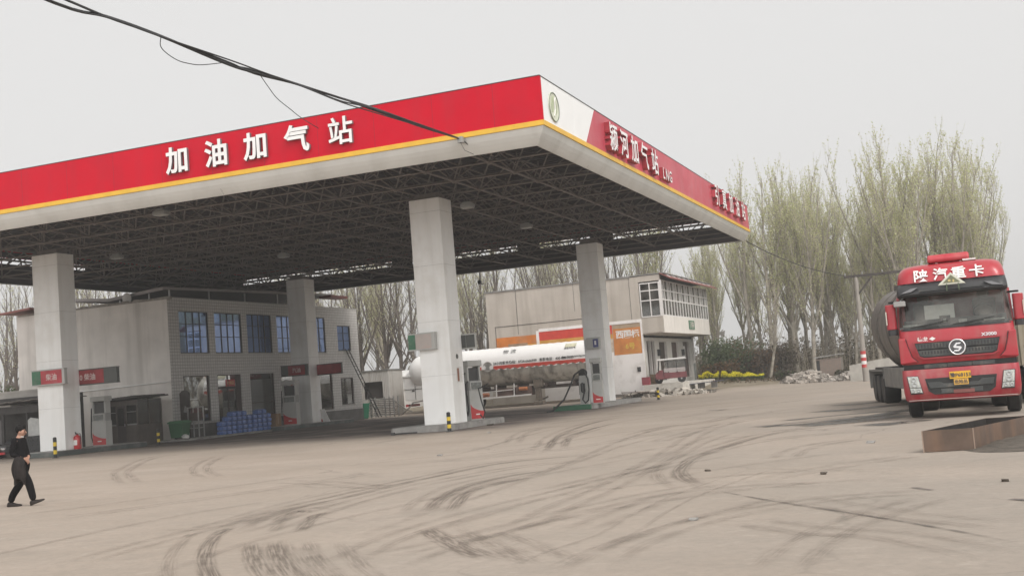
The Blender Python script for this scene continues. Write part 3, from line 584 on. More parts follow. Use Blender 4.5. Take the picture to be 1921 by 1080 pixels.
# space frame: square-on-square-offset grid of tubes and ball nodes
q = MB(); gx = [CX0+.9+i*(CX1-CX0-1.8)/14 for i in range(15)]; gy = [CY0+.9+i*(CY1-CY0-1.8)/14 for i in range(15)]; zb, zt = 10.56, 12.02; rr = .042
for y in gy: q.tube([(gx[0],y,zb),(gx[-1],y,zb)], rr+.008, 5)
for x in gx: q.tube([(x,gy[0],zb),(x,gy[-1],zb)], rr+.008, 5)
mxs = [(a+b)/2 for a,b in zip(gx,gx[1:])]; mys = [(a+b)/2 for a,b in zip(gy,gy[1:])]
for y in mys: q.tube([(mxs[0],y,zt),(mxs[-1],y,zt)], rr, 5)
for x in mxs: q.tube([(x,mys[0],zt),(x,mys[-1],zt)], rr, 5)
for i,x in enumerate(mxs):
    for j,y in enumerate(mys):
        for (a,b) in ((gx[i],gy[j]),(gx[i+1],gy[j]),(gx[i],gy[j+1]),(gx[i+1],gy[j+1])): q.tube([(x,y,zt),(a,b,zb)], rr*.85, 4, caps=False)
        q.cyl((x,y,zt),(x,y,12.26), .05, n=5)
for x in gx:
    for y in gy: q.sphere((x,y,zb), .11, 6, 4)
loc_add(q).build('space_frame', TRUSS, cano)
q = MB()   # edge hangers that hold the fascia
for x in gx: q.bar((x,CY0+.9,zb),(x,CY0+.2,10.9),.06,.06); q.bar((x,CY1-.9,zb),(x,CY1-.2,10.9),.06,.06)
for y in gy: q.bar((CX0+.9,y,zb),(CX0+.2,y,10.9),.06,.06); q.bar((CX1-.9,y,zb),(CX1-.2,y,10.9),.06,.06)
loc_add(q).build('fascia_bracket', TRUSS, cano)
q = MB()   # junction box and clamp where the overhead cables land
q.box(-16.62,38.50,10.62,-16.42,38.69,10.84); loc_add(q).build('junction_box', MIDGREY, cano, bevel=.01)

# hanging light fittings
def canopy_light(x, y, z, label, yaw=0):
    t = thing('canopy_light', label, 'light', (x,y,z), yaw, 'light fittings under the canopy')
    q = MB(); q.box(-.30,-.22,0,.30,.22,.16); q.prism([(-.30,.16),(.30,.16),(.16,.26),(-.16,.26)], 'y', -.18,.18); q.build('housing', MIDGREY, t, bevel=.02)
    q = MB(); q.box(-.26,-.18,-.025,.26,.18,-.001); q.build('lens', LGREY, t)
    q = MB(); q.cyl((0,0,.26),(0,0,.42), .025, n=6); q.build('bracket', TRUSS, t)
canopy_light(-31.7,40.9,10.16,'grey floodlight hanging just behind the front fascia left of the lettering')
canopy_light(-41.9,50.2,10.12,'grey box light right of the top of the leftmost column')
canopy_light(-20.55,48.2,9.85,'grey box light beside the top of the nearest middle column',.2)
canopy_light(-21.8,59.0,10.14,'grey box light between the two right hand columns')
canopy_light(-36.5,58.0,10.14,'small grey fitting deep under the middle of the canopy')
t = thing('security_camera', 'dark dome security camera on a curved arm under the rear canopy edge', 'camera', (-33.3,79.4,9.3))
q = MB(); q.tube([(0,0,1.0),(0,0,.25),(.05,0,.08),(.2,0,.02),(.3,0,.12)], .035, 6); q.build('arm', DARK, t)
q = MB(); q.sphere((-.06,0,.2),(.16,.16,.17),12,8); q.build('dome', BLACK, t, smooth=60)

# ------------------------------------------------------------------ columns
def column(x1, y0, wx, dy, label, cap=None, top=10.3):
    """x1: right face, y0: front face"""
    t = thing('canopy_column', label, 'column', (x1-wx/2, y0+dy/2, 0), 0, 'columns that carry the canopy')
    q = MB(); q.box(-wx/2,-dy/2,.27,wx/2,dy/2,top); q.build('cladding', COLWHITE, t, bevel=.025)
    q = MB()
    for z in (2.4,4.8,7.3,9.7): q.box(-wx/2-.003,-dy/2-.003,z,wx/2+.003,dy/2+.003,z+.012)
    q.build('panel_joint', M('joint_grey', (.50,.50,.48), .6), t)
    q = MB(); q.box(-wx/2+.2,-dy/2+.2,top,wx/2-.2,dy/2-.2,top+.24); q.build('bearing_stub', TRUSS, t)
    return t
c1 = column(-42.95,46.89,1.65,1.2,'leftmost pale canopy column with a fire extinguisher at its foot')
c3 = column(-21.35,46.89,1.50,1.30,'nearest broad pale canopy column behind the striped bollard')
c2 = column(-42.95,70.6,1.45,1.35,'rear shaded canopy column in front of the tiled building')
c4 = column(-21.45,70.6,1.4,1.3,'rear right canopy column between the white tanker and the painted wall')
# small notice frames and fixings on columns
q = MB(); q.box(-21.345,47.35,2.05,-21.33,47.95,2.75); o = q.build('notice_board', WHITE); tag(o,'small white notice board on the right face of the nearest column','notice')
q = MB(); q.box(-21.328,47.42,2.1,-21.322,47.62,2.68); q.build('brown_panel', M('notice_brown',(.25,.11,.06),.6), o)
q = MB(); q.lathe([(.001,.02),(.10,.02),(.11,0)], (-21.34,47.55,3.2),'x',16); o = q.build('round_badge', M('badge_dark',(.10,.10,.09),.6)); tag(o,'small round dark badge above the notice on the nearest column','badge')
q = MB(); q.box(-21.49,71.1,1.2,-21.47,71.3,1.8); o = q.build('switch_cover', MIDGREY); tag(o,'narrow grey cover plate on the right face of the rear right column','cover plate')

# ------------------------------------------------------------------ islands
def island(x0, y0, x1, y1, label, h=.27, mat=CONC, edge=KERB_DARK):
    t = thing('pump_island', label, 'island', ((x0+x1)/2, y0, 0), 0, 'raised pump islands')
    w = (x1-x0)/2; L = y1-y0; c = .18
    P = [(-w+c,0),(w-c,0),(w,c),(w,L-c),(w-c,L),(-w+c,L),(-w,L-c),(-w,c)]
    q = MB(); q.prism(P, 'z', .006, h-.03); q.build('kerb', edge, t, bevel=.01)
    P2 = [(a*.985, b*.995+.01) for a,b in P]; q = MB(); q.prism(P2, 'z', h-.03, h); q.build('top_slab', mat, t, bevel=.012)
    return t
island(-45.4,45.9,-42.7,53.0,'long dark edged pump island under the leftmost column', edge=KERB_DARK)
island(-24.0,45.7,-21.12,52.2,'grey concrete pump island under the nearest column', edge=CONC)
island(-44.6,66.3,-42.35,75.5,'shaded pump island under the column before the tiled building', edge=KERB_DARK)
island(-23.2,65.2,-20.85,76.0,'pump island with a green front end under the rear right column', edge=CONC)
q = MB(); q.box(-23.25,65.0,.01,-20.95,65.19,.30); o = q.build('green_kerb_plate', DGREEN); tag(o,'dark green plate across the near end of the far right pump island','kerb plate')

# ------------------------------------------------------------------ sign boxes on the columns
def sign_board(x0, x1, y, z0, z1, green, face, txt, label, frame=None, flip=False):
    t = thing('column_sign', label, 'sign', ((x0+x1)/2, y, z0), 0, 'fuel signs on the canopy columns')
    w = (x1-x0)/2; h = z1-z0
    q = MB(); q.box(-w,-.10,0,w,.10,h); q.box(-w-.02,-.12,-.04,w+.02,.12,-.001); q.box(-w-.02,-.12,h+.001,w+.02,.12,h+.04); q.build('box_frame', frame or LGREY, t)
    g = .28
    a = -w+2*w*g if not flip else w-2*w*g
    q = MB(); q.box(min(a,-w if not flip else w)+.01,-.112,.02,max(a,-w if not flip else w)-.01,-.101,h-.02); q.build('green_band', green, t)
    q = MB(); b0, b1 = (a, w-.16) if not flip else (-w+.04, a)
    q.box(b0+.005,-.113,.02,b1-.005,-.101,h-.02); f = q.build('face', face, t)
    if txt:
        tx = text_mb(txt, h*.5, .008, .003); q = MB().merge(tx, face_y(((b0+b1)/2, -.118, h*.5))); q.build('lettering', M('sign_text', (.62,.55,.52), .6), t)
    return t
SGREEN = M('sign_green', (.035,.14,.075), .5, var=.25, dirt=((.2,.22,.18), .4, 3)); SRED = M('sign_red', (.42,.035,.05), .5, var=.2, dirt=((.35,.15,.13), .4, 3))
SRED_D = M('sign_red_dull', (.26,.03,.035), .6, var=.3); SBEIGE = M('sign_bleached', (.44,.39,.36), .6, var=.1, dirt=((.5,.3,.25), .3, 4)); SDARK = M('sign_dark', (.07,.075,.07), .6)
sign_board(-44.7+.0,-42.95+.35,46.75,3.64,4.36,SGREEN,SRED,'柴油','red and green fuel sign on the front of the leftmost column')
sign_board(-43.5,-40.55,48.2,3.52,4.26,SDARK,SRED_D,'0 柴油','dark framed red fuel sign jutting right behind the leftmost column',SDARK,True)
sign_board(-23.25,-21.95,46.75,3.62,4.30,SGREEN,SBEIGE,'','bleached beige and green sign on the nearest column')
sign_board(-22.3,-20.72,48.35,3.55,4.15,SDARK,SDARK,'','dark sign end poking out right of the nearest column',LGREY,True)
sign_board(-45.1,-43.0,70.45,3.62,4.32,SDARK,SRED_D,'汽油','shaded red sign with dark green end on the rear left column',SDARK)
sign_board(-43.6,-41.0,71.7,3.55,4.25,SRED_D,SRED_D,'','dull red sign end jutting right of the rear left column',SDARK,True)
t = thing('meter_box', 'white box with a blue label on the front of the rear right column', 'box', (-22.15,70.5,3.6))
q = MB(); q.box(-.45,-.16,0,.42,.099,.72); q.build('case', LGREY, t, bevel=.02)
q = MB(); q.box(-.02,-.172,.1,.32,-.161,.62); f = q.build('label_plate', M('label_blue',(.06,.07,.22),.5), t)
q = MB(); q.box(.08,-.178,.25,.2,-.173,.5); q.build('mark', TEXTWHITE, f)

# ------------------------------------------------------------------ dispensers
def dispenser(x, y, z, label, rz=0, h=2.55, hose=True, narrow=.9, dd=.5):
    """front face towards local -Y"""
    t = thing('fuel_dispenser', label, 'fuel dispenser', (x,y,z), rz, 'fuel dispensers on the islands')
    w = narrow/2; d = dd/2
    q = MB(); q.box(-w,-d,0,w,d,h*.50); q.build('lower_cabinet', LGREY, t, bevel=.015)
    # red skirt with curved top
    P = [(-w+.02,.06),(w-.02,.06),(w-.02,h*.145)] + [(-w+.02+(2*w-.04)*(1-s), h*.145-.0+ (h*.10)*((s)**2) ) for s in [i/10 for i in range(1,10)]] + [(-w+.02,h*.27)]
    q = MB(); q.prism(P, 'y', -d-.012, -d-.002); sk = q.build('red_skirt', REDP, t)
    q = MB(); q.box(-.12,-d-.016,h*.085,.14,-d-.013,h*.105); q.build('marking', TEXTWHITE, sk)
    q = MB(); q.box(-w+.02,-d+.03,h*.50,w-.02,d-.03,h*.66); q.build('meter_head', MIDGREY, t, bevel=.01)
    q = MB(); q.box(-w+.06,-d-.03,h*.50,w-.04,-d+.029,h*.645); dp = q.build('display', LGREY, t, bevel=.01)
    q = MB(); q.box(-w+.12,-d-.036,h*.515,w-.1,-d-.031,h*.63); q.build('screen', M('lcd',(.15,.16,.15),.25), dp)
    for s in (-1,1):
        q = MB(); q.box(s*(w-.05)-.05,-d+.05,h*.66,s*(w-.05)+.05,d-.05,h*.90); q.build('post', LGREY, t, bevel=.01)
    q = MB(); q.box(-w+.12,-d+.12,h*.66,w-.12,d-.12,h*.88); q.build('hose_chamber', DARK, t)
    q = MB(); q.box(-w-.03,-d-.05,h*.90,w+.03,d+.05,h); q.build('canopy_head', LGREY, t, bevel=.03)
    if hose:
        hx = -w-.07
        q = MB(); q.tube([(hx+.07,-.05,h*.80),(hx-.05,-.1,h*.76),(hx-.08,-.12,h*.5),(hx-.10,-.14,h*.2),(hx-.02,-.14,h*.08),(hx+.05,-.14,h*.16),(hx+.02,-.12,h*.42)], .032, 7); q.build('hose', BLACK, t, smooth=60)
        q = MB(); q.bar((hx,-.1,h*.42),(hx+.02,-.1,h*.62),.07,.07); q.bar((hx+.02,-.12,h*.6),(hx+.10,-.16,h*.66),.05,.05); q.build('nozzle', BLACK, t, bevel=.01)
    return t
dispenser(-43.55,50.3,.27,'white dispenser with a red skirt right of the leftmost column',0,2.62)
d3 = dispenser(-21.85,50.1,.27,'white dispenser half hidden right of the nearest column',R(70),2.75)
q = MB(); q.tube([(-20.95+.0,50.0,1.9),(-21.35,49.7,1.7),(-21.2,49.6,1.1),(-21.02,49.5,.6),(-21.1,49.4,.34),(-21.3,49.6,.5)], .035, 7); o = q.build('fuel_hose', BLACK, smooth=60); tag(o,'black hose looping down beside the dispenser at the nearest column','hose')
dispenser(-43.2,68.4,.27,'tall pale dispenser left of the column before the tiled building',0,3.0,True,1.05)
dispenser(-20.85-.0,66.4,.27,'slim white dispenser with a red skirt in front of the rear right column',R(8),2.68,False,.62)
# gas filling post with its thick looped hose
t = thing('gas_filling_post', 'grey gas filling post with thick black hose drooping to the ground', 'filling post', (-21.55,66.0,.27))
q = MB(); q.box(-.26,-.22,0,.26,.22,1.45); q.prism([(-.26,1.45),(.26,1.45),(.2,1.72),(-.2,1.72)],'y',-.2,.2); q.build('cabinet', LGREY, t, bevel=.02)
q = MB(); q.lathe([(.02,-.1),(.26,-.08),(.28,0),(.26,.08),(.02,.1)], (0,-.1,1.84),'y',16); q.build('hose_reel', BLACK, t, smooth=50)
q = MB(); q.tube([(-.1,-.25,2.0),(-.42,-.4,1.8),(-.62,-.7,1.2),(-.95,-1.1,.4),(-1.5,-1.7,-.2),(-1.75,-2.0,-.24)], .05, 8); q.build('supply_hose', BLACK, t, smooth=60)
q = MB(); q.tube([(.15,-.3,1.95),(.35,-.35,1.5),(.38,-.36,.9),(.30,-.36,.25),(.1,-.36,.1),(-.05,-.36,.3),(.1,-.3,.9)], .045, 8); q.build('return_hose', BLACK, t, smooth=60)
q = MB(); q.box(-.14,-.30,.75,.1,-.22,1.25); q.cyl((-.02,-.32,.7),(-.02,-.32,1.3),.06,n=8); q.build('coupling', DARK, t)

# white wedge board beside the rear left column and small bits
q = MB(); q.prism([(-41.9,.27),(-41.35,.27),(-41.75,1.15),(-42.1,1.15)],'y',70.2,70.26); o = q.build('leaning_board', WHITE); tag(o,'white board leaning against the rear left column','board')

# fire extinguisher
def extinguisher(x,y,z,label,s=1.0):
    t = thing('fire_extinguisher', label, 'fire extinguisher', (x,y,z))
    q = MB(); q.lathe([(.001,0),(.19*s,0),(.21*s,.04),(.21*s,.60*s),(.17*s,.70*s),(.07*s,.76*s),(.05*s,.80*s),(.001,.80*s)],n=20); b = q.build('cylinder', REDP, t, smooth=50)
    q = MB(); q.lathe([(.213*s,.22*s),(.213*s,.5*s)],n=20); q.f=[f for i,f in enumerate(q.f) if i in (12,13,14,15,16)]; q.m=[0]*len(q.f); q.build('label_sticker', TEXTWHITE, b)
    q = MB(); q.bar((-.02,0,.80*s),(-.2*s,0,.90*s),.04,.03); q.bar((-.02,0,.83*s),(-.18*s,0,.97*s),.035,.02); q.cyl((0,0,.78*s),(0,0,.86*s),.035,n=8); q.build('valve', BLACK, t)
    q = MB(); q.tube([(.03,0,.82*s),(.2*s,0,.84*s),(.27*s,-.02,.6*s),(.25*s,-.05,.25*s)], .02, 6); q.build('hose', BLACK, t, smooth=60)
extinguisher(-42.82,47.6,.27,'red fire extinguisher standing by the right face of the leftmost column',.92)
extinguisher(-42.85,71.9,.27,'dark little fire extinguisher in the shade by the rear left column',.85)

# striped bollards
def bollard(x,y,h,label,r=.085):
    t = thing('bollard', label, 'bollard', (x,y,0), 0, 'yellow and black bollards')
    q = MB(); n = 5
    for i in range(n): q.cyl((0,0,h*i/n),(0,0,h*(i+1)/n-.002), r, n=14, m=i%2)
    q.sphere((0,0,h),(r,r,r*.6),14,6,m=0); q.build('post', [BLACK, YELP], t, smooth=40)
    q = MB(); q.lathe([(r+.07,0.006),(r+.06,.03),(r+.004,.035)],n=14); q.build('base_flange', DARK, t, smooth=40)
bollard(-41.5,44.6,.95,'short yellow banded bollard by the near corner of the left island')
bollard(-42.55,53.6,.85,'dark yellow banded bollard at the far end of the left island')
bollard(-20.75,44.9,.78,'yellow and black bollard standing before the nearest column')
bollard(-19.9,76.6,.8,'dark bollard beyond the rear right column near the painted wall')
q = MB(); q.tube([(-23.4,44.9,.05),(-22.9,45.0,.06),(-22.4,45.2,.05)], .035, 6); q.box(-23.5,44.85,.005,-23.35,44.98,.12); o = q.build('iron_rod', DARK); tag(o,'dark iron rod lying before the nearest pump island','rod')

# ------------------------------------------------------------------ tiled two storey building on the left
BX, BY0, BY1, BH = -45.5, 58.8, 82.45, 8.75
def brick_mat(name, c1, c2, mort, axis='x', bw=.28, bh=.10, ms=.012):
    m, nt, b = mat_base(name); tc = nt.nodes.new('ShaderNodeTexCoord'); s = nt.nodes.new('ShaderNodeSeparateXYZ'); nt.links.new(tc.outputs['Object'], s.inputs[0])
    cb = nt.nodes.new('ShaderNodeCombineXYZ'); nt.links.new(s.outputs[1 if axis=='x' else 0], cb.inputs[0]); nt.links.new(s.outputs[2], cb.inputs[1])
    br = nt.nodes.new('ShaderNodeTexBrick'); br.offset = 0.0 if bw < .3 else .5; br.inputs['Scale'].default_value = 1; br.inputs['Brick Width'].default_value = bw; br.inputs['Row Height'].default_value = bh
    br.inputs['Mortar Size'].default_value = ms; br.inputs['Mortar Smooth'].default_value = .2
    br.inputs['Color1'].default_value = (*c1,1); br.inputs['Color2'].default_value = (*c2,1); br.inputs['Mortar'].default_value = (*mort,1); nt.links.new(cb.outputs[0], br.inputs[0])
    f = noise_fac(nt, tc.outputs['Object'], .5, .35, .7); ml = nt.nodes.new('ShaderNodeMath'); ml.operation='MULTIPLY'; ml.inputs[1].default_value=.25; nt.links.new(f, ml.inputs[0])
    c = mixc(nt, ml.outputs[0], br.outputs[0], tuple(x*.72 for x in c1)); nt.links.new(c, b.inputs['Base Color']); b.inputs['Roughness'].default_value = .38
    bp = nt.nodes.new('ShaderNodeBump'); bp.invert = True; bp.inputs['Strength'].default_value = .4; bp.inputs['Distance'].default_value = .01; nt.links.new(br.outputs['Fac'], bp.inputs['Height']); nt.links.new(bp.outputs[0], b.inputs['Normal'])
    return m
TILE = brick_mat('white_tile', (.66,.65,.63), (.60,.59,.57), (.27,.26,.25), 'x', .24, .20, .014)
PLASTER = M('stained_plaster', (.70,.665,.625), .9, var=.16, scale=.45, bump=.25, bscale=10, streak=((.40,.375,.34), .5, (1.2,1.2,.10)), dirt=((.70,.67,.63), .6, .3))
def mirror_glass(name, col, spec=(.45,.62,.95)):
    m, nt, b = mat_base(name); b.inputs['Base Color'].default_value = (*col,1); b.inputs['Roughness'].default_value = .03; b.inputs['Specular IOR Level'].default_value = 1.0; b.inputs['Specular Tint'].default_value = (*spec,1); b.inputs['Metallic'].default_value = .9
    return m
BLUEWIN = mirror_glass('tinted_window', (.27,.38,.66))
SHOPWIN = glass('shop_window', (.50,.52,.47), .74, .02, .16)
FRAME = M('window_frame_dark', (.022,.026,.035), .45); FRAMEBR = M('door_frame_brown', (.035,.02,.018), .5)
INT = M('interior_wall', (.45,.44,.41), .9); CURT = M('curtain_grey', (.25,.27,.30), .9, var=.2, scale=6)
bl = thing('tiled_building', 'white tiled two storey building with tall blue windows and a plain plaster end wall', 'building', (BX,BY0,0))
LB = (BX,BY0,0)
ups = [(59.85+3.64*i,5.33,62.85+3.64*i,7.96) for i in range(5)] + [(79.2,5.45,81.2,7.41)]
downs = [(59.98,1.03,62.65,3.92),(63.47,.45,66.15,3.92),(67.15,1.08,70.12,3.92),(71.0,1.08,73.9,3.92),(75.0,1.03,78.02,3.9),(79.25,1.3,81.2,3.35)]
q = MB(); wall_holes(q,'x',BX,BY0,BY1,-.1,BH,ups+downs,-.16); loc_add(q,LB).build('tiled_front', TILE, bl, fix=False)
q = MB(); q.box(-57.4,BY0,-.1,BX-.001,BY0+.25,BH-.05); loc_add(q,LB).build('end_wall', PLASTER, bl)
q = MB(); q.box(-57.4,BY1-.25,-.1,BX-.001,BY1,BH-.05); q.box(-57.4,BY0+.25,-.1,-57.1,BY1-.25,BH-.05); q.box(-57.1,BY0+.25,BH-.35,BX-.29,BY1-.25,BH-.1); q.box(-57.1,BY0+.25,4.25,BX-.29,BY1-.25,4.5); q.box(-51,BY0+.25,0,-50.8,BY1-.25,BH-.4); loc_add(q,LB).build('inner_shell', INT, bl)
# crumbling coping on the end wall
q = MB(); rnd = random.Random(3)
for i in range(26):
    x = -57.2+i*.46; hgt = .04+.10*rnd.random()*(1 if i > 10 else .3); q.box(x,BY0-.04-.05*rnd.random(),BH-.05-.05,x+.45,BY0+.2,BH-.05+hgt)
loc_add(q,LB).build('broken_coping', M('coping_mortar',(.30,.275,.245),.95,var=.3,scale=5,bump=.6), bl)
q = MB(); q.box(BX-.25,BY0-.03,BH-.001,BX+.03,BY1,BH+.05); loc_add(q,LB).build('parapet_cap', LGREY, bl)
def win(h, kind):
    y0,z0,y1,z1 = h; x = BX-(.07 if kind == 'up' else .12); q = MB(); fr = .055
    q.box(x-.03,y0,z0,x+.03,y0+fr,z1); q.box(x-.03,y1-.16,z0,x+.03,y1,z1); q.box(x-.03,y0+fr,z0,x+.03,y1-.16,z0+fr); q.box(x-.03,y0+fr,z1-fr,x+.03,y1-.16,z1)
    if kind == 'up':
        W = (y1-.16)-(y0+fr); nv = 4 if W > 2.2 else 2
        for i in range(1,nv): c = y0+fr+W*i/nv; q.box(x-.03,c-.045,z0+fr,x+.034,c+.045,z1-fr)
        for zz in ((z0+(z1-z0)*.40, z0+(z1-z0)*.70)): q.box(x-.028,y0+fr,zz-.02,x+.028,y1-.16,zz+.02)
    if kind == 'door':
        for c in (y0+.1,(y0+y1)/2-.1,): q.box(x-.03,c-.05,z0+fr,x+.034,c+.05,z1-fr)
        q.box(x-.028,y0+fr,3.0,x+.032,y1-.16,3.14); q.box(x-.028,y1-.55,z0+fr,x+.03,y1-.16,z1-fr)
    if kind == 'shop': q.box(x-.028,y0+fr,z0+.85,x+.028,y1-.16,z0+.9)
    f = loc_add(q,LB).build('window' if kind != 'door' else 'entrance_door', FRAME if kind == 'up' else FRAMEBR, bl)
    q = MB(); q.box(x-.006,y0+fr,z0+fr,x+.006,y1-.16,z1-fr); loc_add(q,LB).build('pane', BLUEWIN if kind == 'up' else SHOPWIN, f)
    q = MB(); 
    if kind == 'up': q.box(x-.5,y0+.0,z0,x-.46,y1,z0+(z1-z0)*.66)
    else: q.box(x-.9,y0+.05,z0-.2,x-.82,y0+(y1-y0)*.9,z0+(z1-z0)*.45)
    loc_add(q,LB).build('curtain' if kind == 'up' else 'counter', CURT if kind == 'up' else BROWN, f)
    q = MB(); q.box(BX-.02,y0-.05,z0-.06,BX+.05,y1+.05,z0-.001); 
    if kind != 'door': loc_add(q,LB).build('sill', LGREY, f)
for h in ups: win(h,'up')
for i,h in enumerate(downs): win(h,'door' if i == 1 else 'shop')
q = MB(); q.box(BX-.12,64.5,3.15,BX-.09,65.5,3.6); o = loc_add(q,LB).build('shop_sign', REDP, bl)
q = MB().merge(text_mb('便利店',.26,.006,.003), face_x((BX-.08,65.0,3.38))); loc_add(q,LB).build('lettering', M('sign_gold',(.6,.45,.2),.5), o)
q = MB(); q.box(BX+.002,BY0+.02,-.1,BX+.05,BY1,.9); 
q.f = q.f; loc_add(q,LB).build('stone_plinth', M('plinth_stone',(.13,.125,.12),.7,var=.25,scale=1.2), bl)
# sheet metal roof on posts over the flat roof
ROOFM = M('roof_sheet', (.33,.30,.29), .5, .3, var=.1); ROOFR = M('roof_red_edge', (.22,.075,.065), .55, .1, var=.2)
q = MB(); A=(-50.8,59.9,9.10); B=(-46.55,59.9,9.42); C_=(-46.55,80.7,9.88); D=(-50.8,80.7,9.6); E_=(-57.2,61.0,9.75); F_=(-57.2,80.7,10.0)
def slab(q,P,t,m=0): q.add([*P,*[(a,b,c+t) for a,b,c in P]],[(3,2,1,0),(4,5,6,7),(0,1,5,4),(1,2,6,5),(2,3,7,6),(3,0,4,7)],m)
slab(q,[A,B,C_,D],.10); slab(q,[E_,(A[0]-.001,A[1],A[2]),(D[0]-.001,D[1],D[2]),F_],.10); rf = loc_add(q,LB).build('metal_roof', M('roof_underside',(.10,.09,.09),.7,.2), bl)
q = MB(); q.bar((-50.8,59.85,9.16),(-46.55,59.85,9.48),.06,.20); q.bar((-57.2,60.95,9.82),(-50.8,59.85,9.16),.06,.20); q.bar((-46.5,59.85,9.48),(-46.5,80.75,9.94),.06,.16); loc_add(q,LB).build('eave_trim', ROOFM, rf)
q = MB()
for x,y,z in ((-46.6,60.5,9.4),(-48.0,60.3,9.3),(-50.2,60.2,9.12),(-46.6,64.6,9.5),(-46.6,68.7,9.55),(-46.6,72.8,9.65),(-46.6,77,9.7),(-52.5,60.6,9.2)): q.box(x-.04,y-.04,BH-.12,x+.04,y+.04,z)
loc_add(q,LB).build('roof_post', STEEL, rf)
q = MB(); slab(q,[(-58.2,58.2,8.85),(-55.7,58.2,9.0),(-55.7,66,9.1),(-58.2,66,8.9)],.12); loc_add(q,LB).build('side_awning', ROOFR, bl)
q = MB(); q.box(-46.45,78.4,9.55,-45.4,81.0,9.75); loc_add(q,LB).build('eave_end', ROOFR, rf)
# conduit on the end wall
q = MB(); q.tube([(-53.5,BY0-.05,3.47),(-45.55,BY0-.05,3.62)], .045, 6); o = q.build('wall_pipe', WHITE); tag(o,'white pipe running level along the plaster end wall','pipe')
t = thing('satellite_dish','white satellite dish on the edge of the flat roof','dish',(-49.1,59.4,8.7)); q = MB(); q.lathe([(.001,0),(.2,.03),(.36,.12),(.35,.13),(.2,.05),(.001,.02)],(0,0,.38),'y',18); q.build('reflector', WHITE, t, smooth=50)
q = MB(); q.bar((0,.05,0),(0,.1,.36),.05,.05); q.build('stand', DARK, t)
# ladder
t = thing('ladder','dark narrow ladder leaning against the tiled front under the small upper window','ladder',(BX+.5,80.6,0))
p0 = [(1.0,1.55,.1),(1.0,2.05,.1)]; p1 = [(-.42,-.45,5.6),(-.42,.0,5.6)]; q = MB()
for a,b in zip(p0,p1): q.bar(a,b,.06,.06)
q.build('rail', DARK, t); q = MB()
for i in range(1,16):
    s = i/16; q.bar(tuple(p0[0][k]+(p1[0][k]-p0[0][k])*s for k in range(3)), tuple(p0[1][k]+(p1[1][k]-p0[1][k])*s for k in range(3)), .04,.04)
q.build('rung', DARK, t)

# ------------------------------------------------------------------ things before the tiled building
q = MB(); q.box(-45.45,57.3,.005,-43.25,66.0,.12); q.box(-49.6,56.0,.005,-45.46,58.78,.115); o = q.build('shop_step', CONC, bevel=.02); tag(o,'low concrete step along the foot of the tiled shop front','step')
t = thing('wheelie_bin','dark green lidded bin by the tiled building front','bin',(-44.65,58.25,.12)); q = MB()
q.loft([[(-a,-b,z),(a,-b,z),(a,b,z),(-a,b,z)] for a,b,z in ((.42,.34,.08),(.50,.42,.95))]); q.build('body', M('bin_green',(.025,.11,.045),.45,var=.1), t, bevel=.03)
q = MB(); q.loft([[(-a,-b,z),(a,-b,z),(a,b,z),(-a,b,z)] for a,b,z in ((.55,.47,.952),(.55,.47,1.02),(.42,.36,1.10))]); q.build('lid', M('bin_lid',(.04,.17,.07),.4,var=.1), t, bevel=.02)
q = MB(); 
for s in (-1,1): q.cyl((s*.44,.25,.085),(s*.52,.25,.085),.085,n=12)
q.build('wheel', BLACK, t)
rnd = random.Random(8)
q = MB(); q.sphere((0,0,.10),(.26,.2,.14),10,7); q.v = [(a+rnd.uniform(-.04,.04),b+rnd.uniform(-.04,.04),max(.005,c+rnd.uniform(-.04,.04))) for a,b,c in q.v]; o = q.build('plastic_bag', WHITE, smooth=70, loc=(-44.05,58.0,.12)); tag(o,'crumpled white plastic bag at the foot of the green bin','bag')
t = thing('shelf_rack','thin steel rack with two shelves between the green bin and the shop window','rack',(-44.75,59.25,.12)); q = MB()
for a in (0,.75):
    for b in (0,.5): q.box(a-.03,b-.03,0,a+.03,b+.03,1.85)
q.build('frame', STEEL, t); q = MB()
for z in (.55,.95,1.8): q.box(-.03,-.03,z,.78,.53,z+.04)
q.build('shelf', LGREY, t); q = MB(); q.box(.1,.05,.99,.65,.45,1.5); q.build('carton', BROWN, t)
# blue bottled water packs, stacked
WRAP = M('shrink_wrap_blue', (.06,.15,.46), .3, var=.45, scale=14, dirt=((.45,.52,.62), .75, 22), coat=.5)
pk0 = None; rnd = random.Random(11)
q0 = MB(); n = 0
for i in range(4):
    for j in range(3): q0.lathe([(.055,0),(.058,.02),(.058,.20),(.022,.255),(.022,.275)],(-.165+.11*i,-.11+.11*j,0),n=8)
def pack(x,y,z,lab):
    global pk0
    if pk0 is None:
        pk0 = thing('water_pack',lab,'water pack',(x,y,z),0,'blue bottled water packs in the stack')
        q = MB(); q.box(-.235,-.175,.005,.235,.175,.20); q.build('wrap', WRAP, pk0, bevel=.03); q0.build('bottle', M('bottle_blue',(.10,.16,.36),.25,var=.3), pk0, smooth=40); return
    dup(pk0,(x,y,z),rnd.uniform(-.06,.06),lab)
heights = [3,4,5,5,5,4,4,5,5,4]
for i,hh in enumerate(heights):
    y = 61.15+.54*i*1.04
    for k in range(hh):
        pack(-43.75+rnd.uniform(-.03,.03), y+rnd.uniform(-.02,.02), .128+.275*k, 'blue shrink wrapped bottle pack in the water stack before the shop windows')
t = thing('carton_box','brown cardboard carton at the right end of the blue water stack','carton',(-43.9,67.25,.12)); q = MB(); q.box(-.35,-.3,.005,.35,.35,1.0); q.build('body', M('cardboard',(.26,.17,.10),.85,var=.15), t, bevel=.01); q = MB(); q.box(-.352,-.05,.3,.352,.03,1.003); q.build('tape', M('tape',(.35,.27,.17),.4), t)
